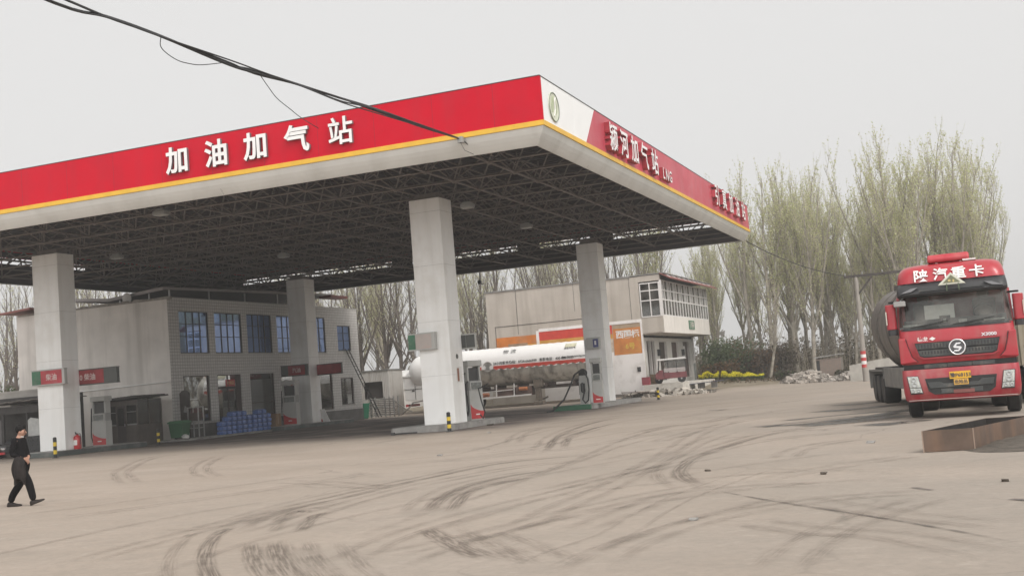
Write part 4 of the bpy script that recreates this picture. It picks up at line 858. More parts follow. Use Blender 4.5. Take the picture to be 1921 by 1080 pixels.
# pier, arched board, leaning sticks near the corner
t = thing('brick_pier','rough grey masonry pier at the corner of the plaster wall','pier',(-46.35,57.9,0)); q = MB(); q.box(-.42,-.35,0,.42,.35,2.75); q.build('shaft', PLASTER, t, bevel=.03); q = MB(); q.prism([(-.1,1.75),(.14,1.7),(.2,2.0),(.02,2.2),(-.14,2.05)],'y',-.362,-.351); q.build('peeling_patch', WHITE, t)
t = thing('arched_board','dark round topped board standing behind the green bin','board',(-45.1,59.5,0)); q = MB(); P = [(-.35,.8),(.35,.8),(.35,2.75)]+[(.35*math.cos(a),2.75+.28*math.sin(a)) for a in [PI*i/10 for i in range(1,10)]]+[(-.35,2.75)]; q.prism(P,'y',-.04,.04); q.box(-.3,-.03,0,-.24,.03,.8); q.box(.24,-.03,0,.3,.03,.8); q.build('panel', M('board_dark',(.055,.045,.04),.7,var=.3), t)
q = MB(); q.prism([(-.12,1.7),(.1,1.65),(.2,1.9),(0,2.1)],'y',-.046,-.041); q.build('chalk_mark', MIDGREY, t)
rnd = random.Random(21)
for i in range(6):
    x = -47.9+i*.18; q = MB(); q.tube([(x,57.2+rnd.uniform(-.2,.1),.02),(x+rnd.uniform(.2,.7),57.9,1.5+rnd.uniform(0,.8))], .022+.012*rnd.random(), 5)
    if i in (1,4): q.lathe([(.02,.0),(.10,-.1),(.14,-.35)],(x+.1,57.6,.4),n=8)
    o = q.build('leaning_stick', [WOODB,M('stick_pale',(.42,.36,.28),.8)][i%2]); tag(o,'thin stick or broom leaning on the stained plaster wall','stick','sticks and brooms leaning on the plaster wall')
q = MB(); q.prism([(-49.1,.02),(-48.4,.02),(-48.4,1.45),(-49.1,1.5)],'y',58.1,58.2); o = q.build('yellowed_panel', M('panel_ochre',(.25,.19,.10),.8,var=.2)); tag(o,'ochre panel leaning on the wall right of the cabin','panel')
q = MB(); q.prism([(-49.2,1.5),(-48.2,1.5),(-48.2,2.0),(-49.2,2.0)],'y',58.3,58.4); o = q.build('grey_green_board', M('board_greengrey',(.16,.19,.17),.8)); tag(o,'grey green board above the ochre panel by the cabin','board')
q = MB(); rnd = random.Random(2)
for i in range(24):
    x = -48.3+rnd.random()*2.0; y = 56.3+rnd.random(); s = .03+.08*rnd.random(); q.obox((x,y,s*.4),(s*2,s,s*.7),Matrix.Rotation(rnd.random()*6,3,'Z'))
o = q.build('litter_heap', M('litter',(.28,.13,.10),.8,var=.7,scale=7)); tag(o,'scatter of reddish litter under the leaning sticks','litter')

# brown cabin with windows
t = thing('attendant_cabin','small dark brown glazed cabin with a tin roof behind the leftmost column','cabin',(-46.5,55.5,0)); Wc = MB()
CB = M('cabin_brown',(.085,.068,.058),.6,var=.25,streak=((.16,.14,.12),.4,(2,2,.3))); CG = glass('cabin_glass',(.28,.30,.28),.4,.05,.12)
Wc.box(-1.35,0,.12,-.45,.06,1.25); Wc.box(.22,0,.12,1.05,.06,1.2); Wc.box(-1.35,0,2.35,1.05,.06,2.65); Wc.box(-1.35,.06,.12,-1.29,2.2,2.65); Wc.box(.99,.06,.12,1.05,2.2,1.2); Wc.box(-1.29,2.14,.12,.99,2.2,2.65)
for x in (-1.35,-.5,.20,.98): Wc.box(x,-.02,.12,x+.09,-.001,2.65)
for y in (1.0,2.1): Wc.box(.98,y,1.2,1.06,y+.09,2.65)
Wc.box(-1.35,-.01,.0,1.05,2.2,.119); Wc.build('wall', CB, t)
q = MB(); q.box(-.44,-.015,.13,.19,.03,2.34); d = q.build('door', M('cabin_door',(.05,.04,.038),.5), t)
q = MB(); q.box(-.33,-.022,1.2,.08,-.016,2.2); q.build('pane', CG, d)
q = MB(); q.box(.12,-.05,1.15,.15,-.016,1.3); q.build('handle', STEEL, d)
for x0,x1,y in ((-1.26,-.5,0),(.29,.97,0)):
    q = MB(); q.box(x0,.02,1.25,x1,.03,2.35); f = q.build('window', CG, t)
    q = MB(); q.box(x0,0,1.2,x1,.05,1.28); q.box(x0,.0,1.95,x1,.05,1.99); q.build('frame', MIDGREY, f)
q = MB(); q.box(1.01,.06,1.2,1.02,2.1,2.65); q.build('window', CG, t)
q = MB(); q.prism([(-1.6,2.66),(1.45,2.78),(1.42,2.86),(-1.6,2.74)],'y',-.35,2.4); rnd = random.Random(4)
for i in range(12): q.box(-1.5+.24*i,-.37,2.72+.01*i,-1.44+.24*i,2.4,2.80+.009*i)
q.build('roof', M('tin_roof',(.055,.05,.048),.8,var=.3), t)
q = MB(); q.obox((-.9,.25,1.9),(.35,.02,.3)); q.build('paper_notice', WHITE, t)

# open fronted store shed at far left with a parked dark car
t = thing('store_shed','low dark store shed with ragged tin roof at the far left','shed',(-49.5,50.5,0)); q = MB()
q.box(-4.2,2.6,0,2.15,2.75,3.3); q.box(-4.2,0,2.35,2.15,.12,2.75); q.box(2.03,.12,0,2.15,2.6,2.75); q.box(-1.2,0,0,-1.05,.12,2.35); q.box(.55,0,0,.65,.12,2.35); q.build('wall', M('shed_dark',(.06,.055,.052),.8,var=.3), t)
q = MB(); q.box(-4.2,-.02,.4,-1.2,.05,2.05); q.build('shutter', M('shutter_grey',(.13,.12,.12),.6,var=.12), t)
q = MB(); rnd = random.Random(6)
for i in range(22): q.obox((-4.1+.3*i,1.1,2.92+.02*i*.3+rnd.uniform(-.03,.03)),(.34,3.4,.05),Matrix.Rotation(rnd.uniform(-.05,.05),3,'Y'))
q.build('roof', M('ragged_roof',(.20,.18,.165),.9,var=.35,scale=3), t)
q = MB(); q.box(-4.2,-.1,2.76,-.4,2.4,2.86); q.build('tile_course', M('pale_wall',(.48,.45,.42),.9,var=.2), t)
q = MB(); q.prism([(.72,.75),(1.6,.72),(1.62,1.95),(.95,2.08),(.74,1.95)],'y',-.05,-.03); o = q.build('paper_sheet', M('paper_pale',(.55,.55,.53),.8,var=.12,scale=4), loc=(-49.5,50.5,0)); tag(o,'large pale paper sheet pinned on the dark shed front','paper')
q = MB(); q.box(-57.0,53.5,0,-50.2,53.8,3.6); q.box(-57.0,53.45,3.6,-50.1,53.85,3.72); o = q.build('yard_wall', M('pale_yard_wall',(.46,.435,.40),.9,var=.2,scale=.8,bump=.3)); tag(o,'pale rendered yard wall above the shed at the far left','wall')

def car(x,y,rz,label,colm):
    t = thing('parked_car',label,'car',(x,y,0),rz)
    prof = [(-2.0,.30),(-2.1,.55),(-2.0,.80),(-1.05,.95),(-.45,1.38),(.9,1.42),(1.65,1.0),(2.05,.9),(2.1,.5),(2.0,.30)]   # (along, z), front at -
    q = MB(); rings = []
    for sx, ins in ((-.82,.0),(-.80,.03),(.80,.03),(.82,.0)):
        rings.append([(sx*(1 if z<1.0 else .86), a, z) for a,z in prof])
    q.loft(rings); q.build('body', colm, t, bevel=.05, smooth=40)
    q = MB(); q.prism([(-1.04,.97),(-.46,1.37),(-.44,1.36),(-1.0,.93)],'x',-.64,.64); q.v=[(a,b-.015,c+.012) for a,b,c in q.v]; q.build('windscreen', M('screen_dark',(.02,.022,.026),.08), t)
    q = MB(); q.box(-.80,-2.13,.62,-.42,-2.02,.76); q.box(.42,-2.13,.62,.80,-2.02,.76); q.build('headlight', CHROME, t, bevel=.02)
    q = MB(); q.box(-.4,-2.135,.52,.4,-2.06,.72); q.build('grille', BLACK, t)
    q = MB(); q.box(-.8,-2.15,.30,.8,-2.05,.46); q.build('bumper', REDP, t, bevel=.02)
    t.scale = (.8,.8,.76)
    for a in (-1.3,1.3):
        for s in (-1,1): 
            q = MB(); q.lathe([(.12,-.1),(.30,-.1),(.32,-.06),(.32,.06),(.30,.1),(.12,.1)],(s*.74,a,.32),'x',18); q.build('wheel', BLACK, t, smooth=40)
car(-48.1,49.0+.4,R(-8),'small dark car with pale headlights parked left of the leftmost column',M('car_black',(.02,.02,.022),.3,var=.1,coat=.5))
car(-50.6,48.2,R(-12),'dark car behind the walking man at the far left edge',M('car_charcoal',(.03,.03,.032),.35,var=.1,coat=.3))

# ------------------------------------------------------------------ behind: tin shed, container, pipe rack, white wall
t = thing('corrugated_shed','pale corrugated tin shed with one dark opening beyond the tiled building','shed',(-46.75,87,0)); q = MB(); CORR = M('corrugated_pale',(.58,.56,.53),.5,.2,var=.06,streak=((.35,.30,.25),.5,(6,6,.2)))
hole=(-.95,1.55,.72,2.95); n = 34
xs_ = [-1.35+2.7*i/n for i in range(n+1)]
for i in range(n):
    a,b = xs_[i],xs_[i+1]; ya = -.04*(i%2); yb = -.04*((i+1)%2)
    for z0,z1 in (((0,3.85),) if not (hole[0]<(a+b)/2<hole[2]) else ((0,hole[1]),(hole[3],3.85))): q.add([(a,ya,z0),(b,yb,z0),(b,yb,z1),(a,ya,z1)],[(0,1,2,3)])
q.box(-1.35,.02,0,-1.3,2.5,3.85); q.box(1.3,.02,0,1.35,2.5,3.85); q.box(-1.35,2.5,0,1.35,2.55,3.85); q.build('wall', CORR, t, fix=False)
q = MB(); q.box(-1.45,-.1,3.86,1.45,2.6,3.92); q.build('roof', MIDGREY, t)
q = MB(); q.box(-.98,.3,1.4,.75,.35,3.0); q.build('shutter', M('shutter_brown',(.075,.065,.06),.7), t)
t = thing('green_tub','green plastic tub in front of the stacked pipes','tub',(-46.6,84.0,0)); q = MB(); q.loft([[(-a,-b,z),(a,-b,z),(a,b,z),(-a,b,z)] for a,b,z in ((.5,.4,.02),(.62,.5,1.22))]); q.build('body', M('tub_green',(.015,.20,.11),.4,var=.08), t, bevel=.04); q = MB(); q.box(-.66,-.54,1.16,.66,-.47,1.25); q.box(-.66,.47,1.16,.66,.54,1.25); q.build('rim', M('tub_rim',(.03,.25,.15),.4), t)
t = thing('pipe_rack','steel rack of bent pipes and hoses right of the green tub','rack',(-45.5,84.8,0)); q = MB()
for x in (-1.9,-.55,.75,1.55): q.box(x-.04,-.04,0,x+.04,.04,1.65); q.box(x-.04,.76,0,x+.04,.84,1.65)
for z in (.12,.8,1.45): q.box(-1.9,-.05,z,1.55,-.01,z+.06)
q.build('frame', STEEL, t); q = MB(); rnd = random.Random(9)
for i in range(9):
    z = .25+.15*i; q.tube([(-.4+.03*i,.1+.05*(i%3),z),(-.35,.1,z+.02),(.5,.15,z+.02*rnd.random()),(1.4+.4*rnd.random(),.2,z-.05)], .045, 6)
for i in range(5): q.tube([(-.5+.15*math.cos(a),-.08,.35+.27*i+.13*math.sin(a)) for a in [PI*2*k/12 for k in range(13)]], .03, 5)
q.build('pipe', M('old_pipe',(.30,.27,.25),.5,.4,var=.3), t, smooth=50); q = MB()
q.tube([(1.5,0,.2),(2.3,-.2,.12),(2.9,-.1,.55),(3.3,0,1.0),(4.2,.1,1.1),(5.4,.1,1.0)], .055, 7); q.tube([(1.5,.2,1.3),(2.2,.1,.8),(2.7,0,.45),(3.2,0,.3)], .045, 7); q.build('loose_hose', M('hose_grey',(.25,.23,.21),.6), t, smooth=60)
q = MB(); q.lathe([(.13,0),(.16,.45),(.15,.45),(.12,.03)],n=12); o = q.build('grey_pail', MIDGREY, loc=(-47.55,84.2,0)); tag(o,'grey pail left of the green tub','pail')
q = MB(); q.box(-62,99.8,-.1,-38,100.1,2.15); q.box(-62,99.75,2.15,-38,100.15,2.26); o = q.build('boundary_wall', M('white_boundary',(.62,.60,.57),.8,var=.1,scale=.4,streak=((.4,.38,.35),.5,(1,1,.2)))); tag(o,'long low white boundary wall behind the white tanker','wall')
q = MB(); q.box(-54.5,103,0,-49.5,106,3.4); q.prism([(102.7,3.4),(106.3,3.4),(104.5,4.1)],'x',-54.8,-49.2); o = q.build('distant_shed', WHITE); tag(o,'small pale hut beyond the white boundary wall','hut')

# ------------------------------------------------------------------ plastered house with the glazed balcony
HX0, HX1, HY0, HY1, HH = -34.9, -22.6, 84.0, 100.2, 9.0
house = thing('balcony_house', 'plastered two storey house with a long glazed balcony and painted side wall', 'house', (-24.48, 91.0, -.14)); house.scale = (1.0833,)*3; LH = (HX1, HY0, 0)
HPL = M('house_plaster', (.50,.455,.40), .92, var=.09, scale=.5, bump=.2, bscale=8, streak=((.30,.26,.215), .5, (1.3,1.3,.12)), dirt=((.55,.505,.45), .6, .25))
HWH = M('house_whitewash', (.84,.81,.79), .85, var=.05, scale=.6, dirt=((.45,.42,.38), .6, .9))
RAIL = M('balcony_render', (.76,.72,.67), .8, var=.05, streak=((.5,.46,.40), .35, (1.5,1.5,.2)))
TILEW = M('white_wall_tile', (.60,.58,.55), .5, var=.06)
def hb(name, mat, *boxes, parent=None, bevel=0):
    q = MB()
    for b in boxes: q.box(*b)
    return loc_add(q, LH).build(name, mat, parent or house, bevel=bevel)
hb('wall', HPL, (HX0,HY0,-.2,HX1,HY0+.3,HH), (HX0,HY1-.3,-.2,HX1,HY1,HH), (HX0,HY0+.3,-.2,HX0+.3,HY1-.3,HH), (HX1-.3,HY0+.3,4.5,HX1,HY1-.3,HH-.4), (HX0+.3,HY0+.3,4.4,HX1-.31,HY1-.3,4.6))
hb('upper_band', HPL, (HX1+.001,HY0,8.58,-20.95,HY0+.25,9.02)); hb('end_parapet', HPL, (HX1+.001,HY0,4.78,-20.92,HY0+.16,5.93))
q = MB(); q.box(HX0-.1,HY0-.07,HH+.001,HX1-.6,HY1,HH+.10); q.box(HX1-.58,HY0-.05,HH+.06,-20.6,HY1+.2,HH+.13); rf = loc_add(q,LH).build('roof', M('roof_slab',(.24,.235,.225),.8,var=.2), house)
q = MB(); q.prism([(-20.92,9.06),(-20.15,8.62),(-20.15,8.70),(-20.92,9.14)],'y',HY0-.1,HY1+1.0); loc_add(q,LH).build('eave', ROOFR, rf)
q = MB()
for i in range(9): q.obox((-20.62,HY0+1.2+1.75*i,8.97),(.45,.5,.05),Matrix.Rotation(R(30),3,'Y'))
loc_add(q,LH).build('pale_tile', WHITE, rf)
# dark seams and cable lines on the side wall
q = MB(); q.box(HX0+.6,HY0-.02,6.28,HX1-3.0,HY0-.003,6.315); q.box(HX0+.62,HY0-.02,4.0,HX0+.65,HY0-.003,6.27); q.box(HX0+2.5,HY0-.012,5.6,HX0+2.53,HY0-.002,HH); q.box(HX0+7.2,HY0-.012,6.9,HX0+7.22,HY0-.002,HH); q.box(HX1-.72,HY0-.012,5.7,HX1-.70,HY0-.002,HH)
loc_add(q,LH).build('wall_cable', DARK, house)
# painted advertisements, worn
ORANGE = M('ad_orange', (.60,.20,.045), .85, var=.18, scale=1.2, dirt=((.42,.30,.20), .7, .8)); AMBER = M('ad_amber', (.62,.32,.06), .85, var=.2, dirt=((.45,.36,.25), .6, 1)); ADRED = M('ad_red', (.58,.06,.04), .8, var=.1); ADGREY = M('ad_worn', (.35,.25,.17), .9, var=.35, scale=2.0)
hb('orange_mural', ORANGE, (-34.3,HY0-.012,4.0,-30.95,HY0-.004,5.45))
hb('worn_mural_patch', ADGREY, (-33.3,HY0-.016,4.0,-31.7,HY0-.0125,4.9))
hb('amber_mural_patch', AMBER, (-31.7,HY0-.018,4.0,-30.95,HY0-.0125,4.8))
hb('mural_frame', HWH, (-30.95,HY0-.03,4.0,-30.72,HY0-.004,5.72), (-30.72,HY0-.03,5.62,-24.9,HY0-.004,5.85))
hb('red_mural', ADRED, (-30.72,HY0-.012,4.95,-24.9,HY0-.004,5.62))
hb('orange_band', AMBER, (-30.72,HY0-.012,4.6,-24.9,HY0-.004,4.949))
hb('lower_mural', M('ad_cream',(.58,.50,.42),.85,var=.2,scale=3,dirt=((.45,.12,.05),.7,2.2)), (-30.72,HY0-.012,3.6,-24.9,HY0-.004,4.599))
hb('orange_poster', M('ad_poster',(.58,.22,.06),.85,var=.2,scale=1.5,dirt=((.58,.36,.09),.8,1.3)), (-24.85,HY0-.018,3.35,-22.72,HY0-.004,5.3))
hb('poster_top', M('ad_bleached',(.40,.30,.21),.9,var=.15), (-24.85,HY0-.018,5.301,-22.72,HY0-.004,5.62))
hb('poster_edging', HWH, (-24.9,HY0-.045,5.621,-22.58,HY0-.004,5.85), (-22.715,HY0-.04,.2,-22.58,HY0-.004,5.62))
q = MB()
for ch,x in zip('西国标',(-24.35,-23.75,-23.15)): q.merge(text_mb(ch,.62,.006,.02), face_y((x,HY0-.022,4.85)))
loc_add(q,LH).build('poster_lettering', TEXTWHITE, house)
q = MB().merge(text_mb('6号',.5,.006,.01), face_y((-23.6,HY0-.022,3.95))); loc_add(q,LH).build('poster_number', M('ad_yellow',(.65,.48,.08),.8), house)
hb('whitewashed_base', HWH, (-30.6,HY0-.010,.15,-24.9,HY0-.004,3.599), (-24.9,HY0-.012,.15,-22.715,HY0-.003,3.349))
hb('wall_vent', DARK, (-23.2,HY0-.06,2.0,-22.95,HY0-.011,2.35))
q = MB(); rnd = random.Random(14)
for i in range(10): q.obox((-24.7+.17*i,HY0-.016,.42+rnd.uniform(-.1,.12)),(.06+.06*rnd.random(),.006,.12+.12*rnd.random()),Matrix.Rotation(rnd.uniform(-.6,.6),3,'Y'))
q.prism([(-23.0,.45),(-22.8,.30),(-22.6-.1,.48)],'y',HY0-.018,HY0-.0125); loc_add(q,LH).build('flaked_paint', M('flaked',(.10,.095,.085),.9), house)
# balcony
BXF = -20.9
hb('balcony_floor', RAIL, (HX1+.001,HY0+.16,4.72,BXF-.12,99.9,4.9)); 
hb('balcony_parapet', RAIL, (BXF-.119,HY0+.001,4.72,BXF,99.9,5.97)); 
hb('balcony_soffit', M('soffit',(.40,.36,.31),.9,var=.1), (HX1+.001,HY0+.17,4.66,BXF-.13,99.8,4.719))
glz = MB(); glz.box(BXF-.07,HY0+.1,5.98,BXF-.05,99.9,8.6); gl = loc_add(glz,LH).build('balcony_glazing', glass('balcony_glass',(.55,.55,.54),.4,.05,.38), house)
WF = M('white_frame', (.74,.72,.70), .45, var=.04); q = MB(); y = HY0+.02; n = 17
q.box(BXF-.13,HY0,5.97,BXF+.02,HY0+.14,8.62)
for i in range(1,n+1):
    yy = HY0+.14+(15.75)*i/n; q.box(BXF-.09,yy-.05,5.971,BXF,yy+.05,8.6)
    if i % 2: q.box(BXF-.085,yy-.55,7.2,BXF-.005,yy-.47,8.6)
for z,h in ((5.975,.08),(7.12,.09),(7.82,.08),(8.55,.07)): q.box(BXF-.08,HY0+.14,z,BXF-.01,99.9,z+h)
loc_add(q,LH).build('frame', WF, gl)
q = MB(); q.box(HX1+.1,HY0+.02,5.94,BXF-.131,HY0+.04,8.5); ge = loc_add(q,LH).build('end_glazing', glass('end_glass',(.5,.5,.48),.4,.05,.30), house)
q = MB()
for x in (HX1+.05,HX1+.78,BXF-.21): q.box(x,HY0-.03,5.935,x+.075,HY0+.06,8.45)
for z in (5.935,7.12,7.85,8.40): q.box(HX1+.05,HY0-.025,z,BXF-.13,HY0+.055,z+.08)
loc_add(q,LH).build('frame', WF, ge)
q = MB(); rnd = random.Random(17)
for i in range(30):
    yy = HY0+.5+.5*i
    if rnd.random() < .6: q.box(BXF-.5,yy,6.0,BXF-.47,yy+.42,7.1+rnd.random()*1.3)
loc_add(q,LH).build('curtain', CURT, gl)
sg = MB(); sg.box(BXF+.002,92.0,5.08,BXF+.05,93.9,5.78); so_ = loc_add(sg,LH).build('shop_sign', M('signboard_green',(.10,.20,.13),.6,var=.35,scale=5), house)
q = MB().merge(text_mb('八中',.62,.01,.02), face_x((BXF+.056,92.95,5.43))); loc_add(q,LH).build('lettering', M('sign_pale',(.62,.55,.50),.6), so_)
# ground floor front under the balcony
holes = [(84.9,1.2,86.0,4.25),(86.15,1.2,87.2,4.25),(88.6,1.2,91.0,4.2),(92.6,2.2,95.0,4.2),(96.6,1.3,98.9,4.25)]
q = MB(); wall_holes(q,'x',HX1,HY0+.301,HY1-.301,.2,4.66,holes,-.3); loc_add(q,LH).build('shop_front', TILEW, house, fix=False)
for i,h in enumerate(holes):
    q = MB(); q.box(HX1-.26,h[0],h[1],HX1-.2,h[2],h[3]); loc_add(q,LH).build('door' if i!=3 else 'window', M('door_dark_%d'%i,(.05,.035,.03) if i<3 else (.09,.06,.05),.5,var=.3), house)
hb('window_poster', TEXTWHITE, (HX1-.19,97.2,3.0,HX1-.17,98.0,3.9))
hb('corner_post', TILEW, (HX1-.25,HY1-.29,.6,HX1+.12,HY1+.05,4.66))
hb('corner_base', M('grey_tile',(.25,.26,.25),.5,var=.2), (HX1-.26,HY1-.30,.3,HX1+.14,HY1+.07,2.4))
for y,lab in ((96.0,'lantern'),(88.0,'wall lamp')): hb('wall_lamp', BLACK, (HX1+.002,y-.12,3.1,HX1+.22,y+.12,3.6))
# raised terrace with pale side wall, steps of broken slab and scrap
q = MB(); q.box(-24.3,89.4,-.2,-21.2,101.5,.93); o = q.build('raised_terrace', M('terrace_render',(.55,.52,.47),.9,var=.15,scale=1,dirt=((.3,.27,.23),.6,1.5))); tag(o,'raised pale rendered terrace before the balcony house','terrace')
q = MB(); q.box(-28.7,89.2,.05,-24.31,90.7,.36); o = q.build('drain_kerb', M('drain_dark',(.16,.145,.13),.9,var=.4,scale=3)); tag(o,'dark drain channel along the foot of the painted wall','drain')
rnd = random.Random(31)
t = thing('scrap_sheet','long rusty steel sheet lying across rubble before the terrace','scrap',(-22.9,87.4,.22)); q = MB(); q.obox((0,0,.15),(5.2,1.2,.05),Matrix.Rotation(.06,3,'Y')@Matrix.Rotation(.25,3,'Z')); q.build('sheet', M('rust_dark',(.10,.075,.06),.8,var=.4,scale=2), t)
t = thing('scrap_sheet','dark bluish panel resting on blocks at the terrace corner','scrap',(-20.0,92.6,.35)); q = MB(); q.obox((0,0,.42),(2.4,1.8,.06),Matrix.Rotation(-.05,3,'Y')); q.build('sheet', M('panel_blueblack',(.06,.065,.10),.6,var=.3), t); q = MB(); q.obox((-.5,.2,.18),(.5,.4,.42)); q.obox((.6,-.1,.18),(.4,.5,.42)); q.build('block', CONC, t)
def rubble(name,label,cx,cy,rx,ry,h,n,col,seed,s0=.10,s1=.34):
    rnd = random.Random(seed); q = MB()
    N=18; q.add([(0,0,h*.72)]+[(rx*.5*math.cos(2*PI*i/N),ry*.5*math.sin(2*PI*i/N),h*.55) for i in range(N)]+[(rx*math.cos(2*PI*i/N),ry*math.sin(2*PI*i/N),-.15) for i in range(N)],[(0,1+i,1+(i+1)%N) for i in range(N)]+[(1+i,1+N+i,1+N+(i+1)%N,1+(i+1)%N) for i in range(N)])
    for i in range(n):
        a = rnd.random()*2*PI; rr = math.sqrt(rnd.random()); s = s0+(s1-s0)*rnd.random()**2
        x = rx*rr*math.cos(a); y = ry*rr*math.sin(a); z = h*max(0,(1-rr**1.6))*.9
        pts = [Vector((rnd.uniform(-1,1),rnd.uniform(-1,1),rnd.uniform(-.8,.8)))*s for _ in range(8)]
        R3 = Matrix.Rotation(rnd.random()*6,3,'Z')@Matrix.Rotation(rnd.random()*6,3,'X'); b = [Vector((sx*s*rnd.uniform(.5,1),sy*s*rnd.uniform(.5,1),sz*s*rnd.uniform(.4,.9))) for sz in (-.6,.6) for sx,sy in ((-1,-1),(1,-1),(1,1),(-1,1))]
        q.add([R3@p+Vector((x,y,z)) for p in b],[(0,3,2,1),(4,5,6,7),(0,1,5,4),(1,2,6,5),(2,3,7,6),(3,0,4,7)],rnd.randrange(3))
    mats = [M(name+'_%d'%k, tuple(c*f for c in col), .9, var=.2, scale=3) for k,f in enumerate((1,.72,1.25))]
    o = q.build(name, mats, loc=(cx,cy,gh(cx,cy))); tag(o,label,'rubble'); return o
rubble('rubble_pile','broken stone and slab scattered before the raised terrace',-22.3,87.9,3.8,1.2,.38,150,(.34,.31,.27),41)
rubble('rubble_pile','pale heap of broken stone beside the road under the poplars',-12.9,98.5,2.2,1.4,.85,420,(.32,.285,.25),42)
rubble('rubble_pile','low long bank of broken rubble by the pole right of the pale heap',-9.2,97.5,2.6,1.0,.55,260,(.30,.27,.24),43)
# three wheeled covered rickshaw
t = thing('motor_rickshaw','covered maroon three wheeled rickshaw with a white roof before the balcony house','rickshaw',(-22.45,91.1,.93),R(12)); t.scale = (1.06,)*3; q = MB(); q.box(-.45,-.545,1.0,1.1,-.54,1.7); q.box(1.105,-.52,.8,1.11,.52,1.7); q.box(-.45,.54,1.0,1.1,.545,1.7); q.build('side_curtain', glass('rick_plastic',(.6,.6,.6),.3,.2,.5), t); mar = M('maroon_paint',(.17,.05,.055),.5,var=.25); 
q = MB(); q.box(-.55,-.55,.35,1.15,.55,.80); q.prism([(-1.15,.32),(-.55,.32),(-.55,1.0),(-.9,1.0),(-1.2,.7)],'y',-.5,.5); q.build('body', mar, t, bevel=.05)
q = MB(); q.box(-.5,-.565,.84,1.1,-.552,1.12); 
for i in range(5): q.box(-.42+.32*i,-.575,.86,-.2+.32*i,-.566,1.08)
q.build('side_panel', M('panel_pale',(.40,.36,.35),.5), t)
q = MB()
for x,y in ((-.85,-.52),(-.85,.52),(-.2,-.54),(-.2,.54),(.45,-.54),(.45,.54),(1.1,-.54),(1.1,.54)): q.bar((x+(-.1 if x<-.5 else 0),y,.8),(x,y,1.72),.05,.05)
q.build('canopy_post', DARK, t); q = MB(); q.prism([(-1.0,1.70),(1.2,1.74),(1.2,1.80),(1.1,1.86),(-.85,1.82),(-1.02,1.75)],'y',-.62,.62); q.build('roof', WHITE, t, bevel=.03)
q = MB(); q.bar((-.98,-.48,1.0),(-.86,-.48,1.7),.02,.02); q.add([(-.97,-.47,1.0),(-.97,.47,1.0),(-.87,.47,1.69),(-.87,-.47,1.69)],[(0,1,2,3)]); q.build('windscreen', glass('rick_glass',(.5,.52,.52),.4,.05,.1), t)
for x,y in ((-.95,0),(.75,-.48),(.75,.48)):
    q = MB(); q.lathe([(.10,-.06),(.27,-.06),(.30,-.02),(.30,.02),(.27,.06),(.10,.06)],(x,y,.30),'y',18); wl = q.build('wheel', BLACK, t, smooth=40); q = MB(); q.lathe([(.02,-.065),(.15,-.05),(.15,.05),(.02,.065)],(x,y,.30),'y',12); q.build('rim', STEEL, wl)
q = MB(); q.box(-1.9,-.3,0,-.95-.35,.1,.62); o = q.build('red_crate', M('crate_red',(.25,.045,.06),.6), loc=(-22.7,90.3,.93)); tag(o,'dull red crate standing left of the rickshaw','crate')
q = MB(); q.box(-.6,-.4,0,.2,.1,.8); o = q.build('rough_plank_box', WOODB, loc=(-23.7,92.0,.93)); tag(o,'rough grey box against the dark doors of the balcony house','box')

# ------------------------------------------------------------------ white gas tanker trailer under the canopy
t = thing('gas_tanker_trailer','long white tanker trailer with red stripe and grimy belly beyond the pumps','tanker trailer',(-35.04,88.0,.02)); TK = t; t.scale = (1.168,)*3
TG = M('tank_grimy', (.60,.58,.52), .5, .1, var=.15, scale=1.2, streak=((.12,.105,.09), .75, (2.6,2.6,.16)), dirt=((.09,.08,.07), .6, .7)); TW = M('tank_white', (.88,.87,.85), .35, var=.02)
cz, rt = 2.78, 1.30
q = MB(); prof = [(.001,-7.45),(.55,-7.38),(.95,-7.15),(1.2,-6.85),(rt,-6.5),(rt,6.6),(1.2,6.9),(.95,7.15),(.001,7.4)]; q.lathe(prof,(0,0,cz),'x',40); q.build('tank', TG, t, smooth=50)
q = MB(); seg = [R(a) for a in range(-4,185,7)]; nx_ = 44; rows = []   # ribbed white jacket over the upper half
for i in range(nx_+1):
    x = -6.0+12.3*i/nx_; r_ = rt+.035+(.022 if i%2 else 0); rows.append([(x,-r_*math.cos(a),cz+r_*math.sin(a)) for a in seg])
n = len(seg); q.v=[p for r_ in rows for p in r_]; q.f=[(i*n+j,i*n+j+1,(i+1)*n+j+1,(i+1)*n+j) for i in range(nx_) for j in range(n-1)]; q.m=[0]*len(q.f); q.build('upper_jacket', TW, t, smooth=25)
q = MB(); q.lathe([(.001,-7.47),(.56,-7.40),(.97,-7.17),(1.22,-6.87),(rt+.02,-6.5),(rt+.02,-6.05)],(0,0,cz),'x',40); q.build('end_dome', TW, t, smooth=50)
RS = M('tank_stripe', (.60,.07,.045), .45, var=.05)
for a,b in ((-2.3,-1.45),(-.55,6.2)):
    q = MB(); yy = -rt-.062; q.box(a,yy,cz-.10,b,yy+.05,cz+.10); nb = int((b-a)/.5)
    for i in range(nb): x = a+.1+(b-a)*i/nb; q.prism([(x,cz-.102),(x+.32,cz-.102),(x+.08,cz-.2)],'y',yy,yy+.03)
    for i in range(nb): x = a+.02+(b-a)*i/nb; q.prism([(x+.10,cz-.19),(x+.42,cz-.105),(x+.42,cz-.19)],'y',yy-.004,yy+.02,1)
    st = q.build('red_stripe', [RS,TW], t)
q = MB(); q.lathe([(.001,.012),(.32,.012),(.34,.02),(.35,.012),(.35,.0),(.001,.0)],(-.98,-rt-.03,cz+.08),'y',28); q.v=[(a,2*(-rt-.03)-b,c) for a,b,c in q.v]; em = q.build('emblem', M('emblem_grey',(.42,.40,.38),.5), t, smooth=40)
q = MB()
for i in range(4): q.obox((-.98,-rt-.075,cz-.06+.09*i),(.28,.01,.04))
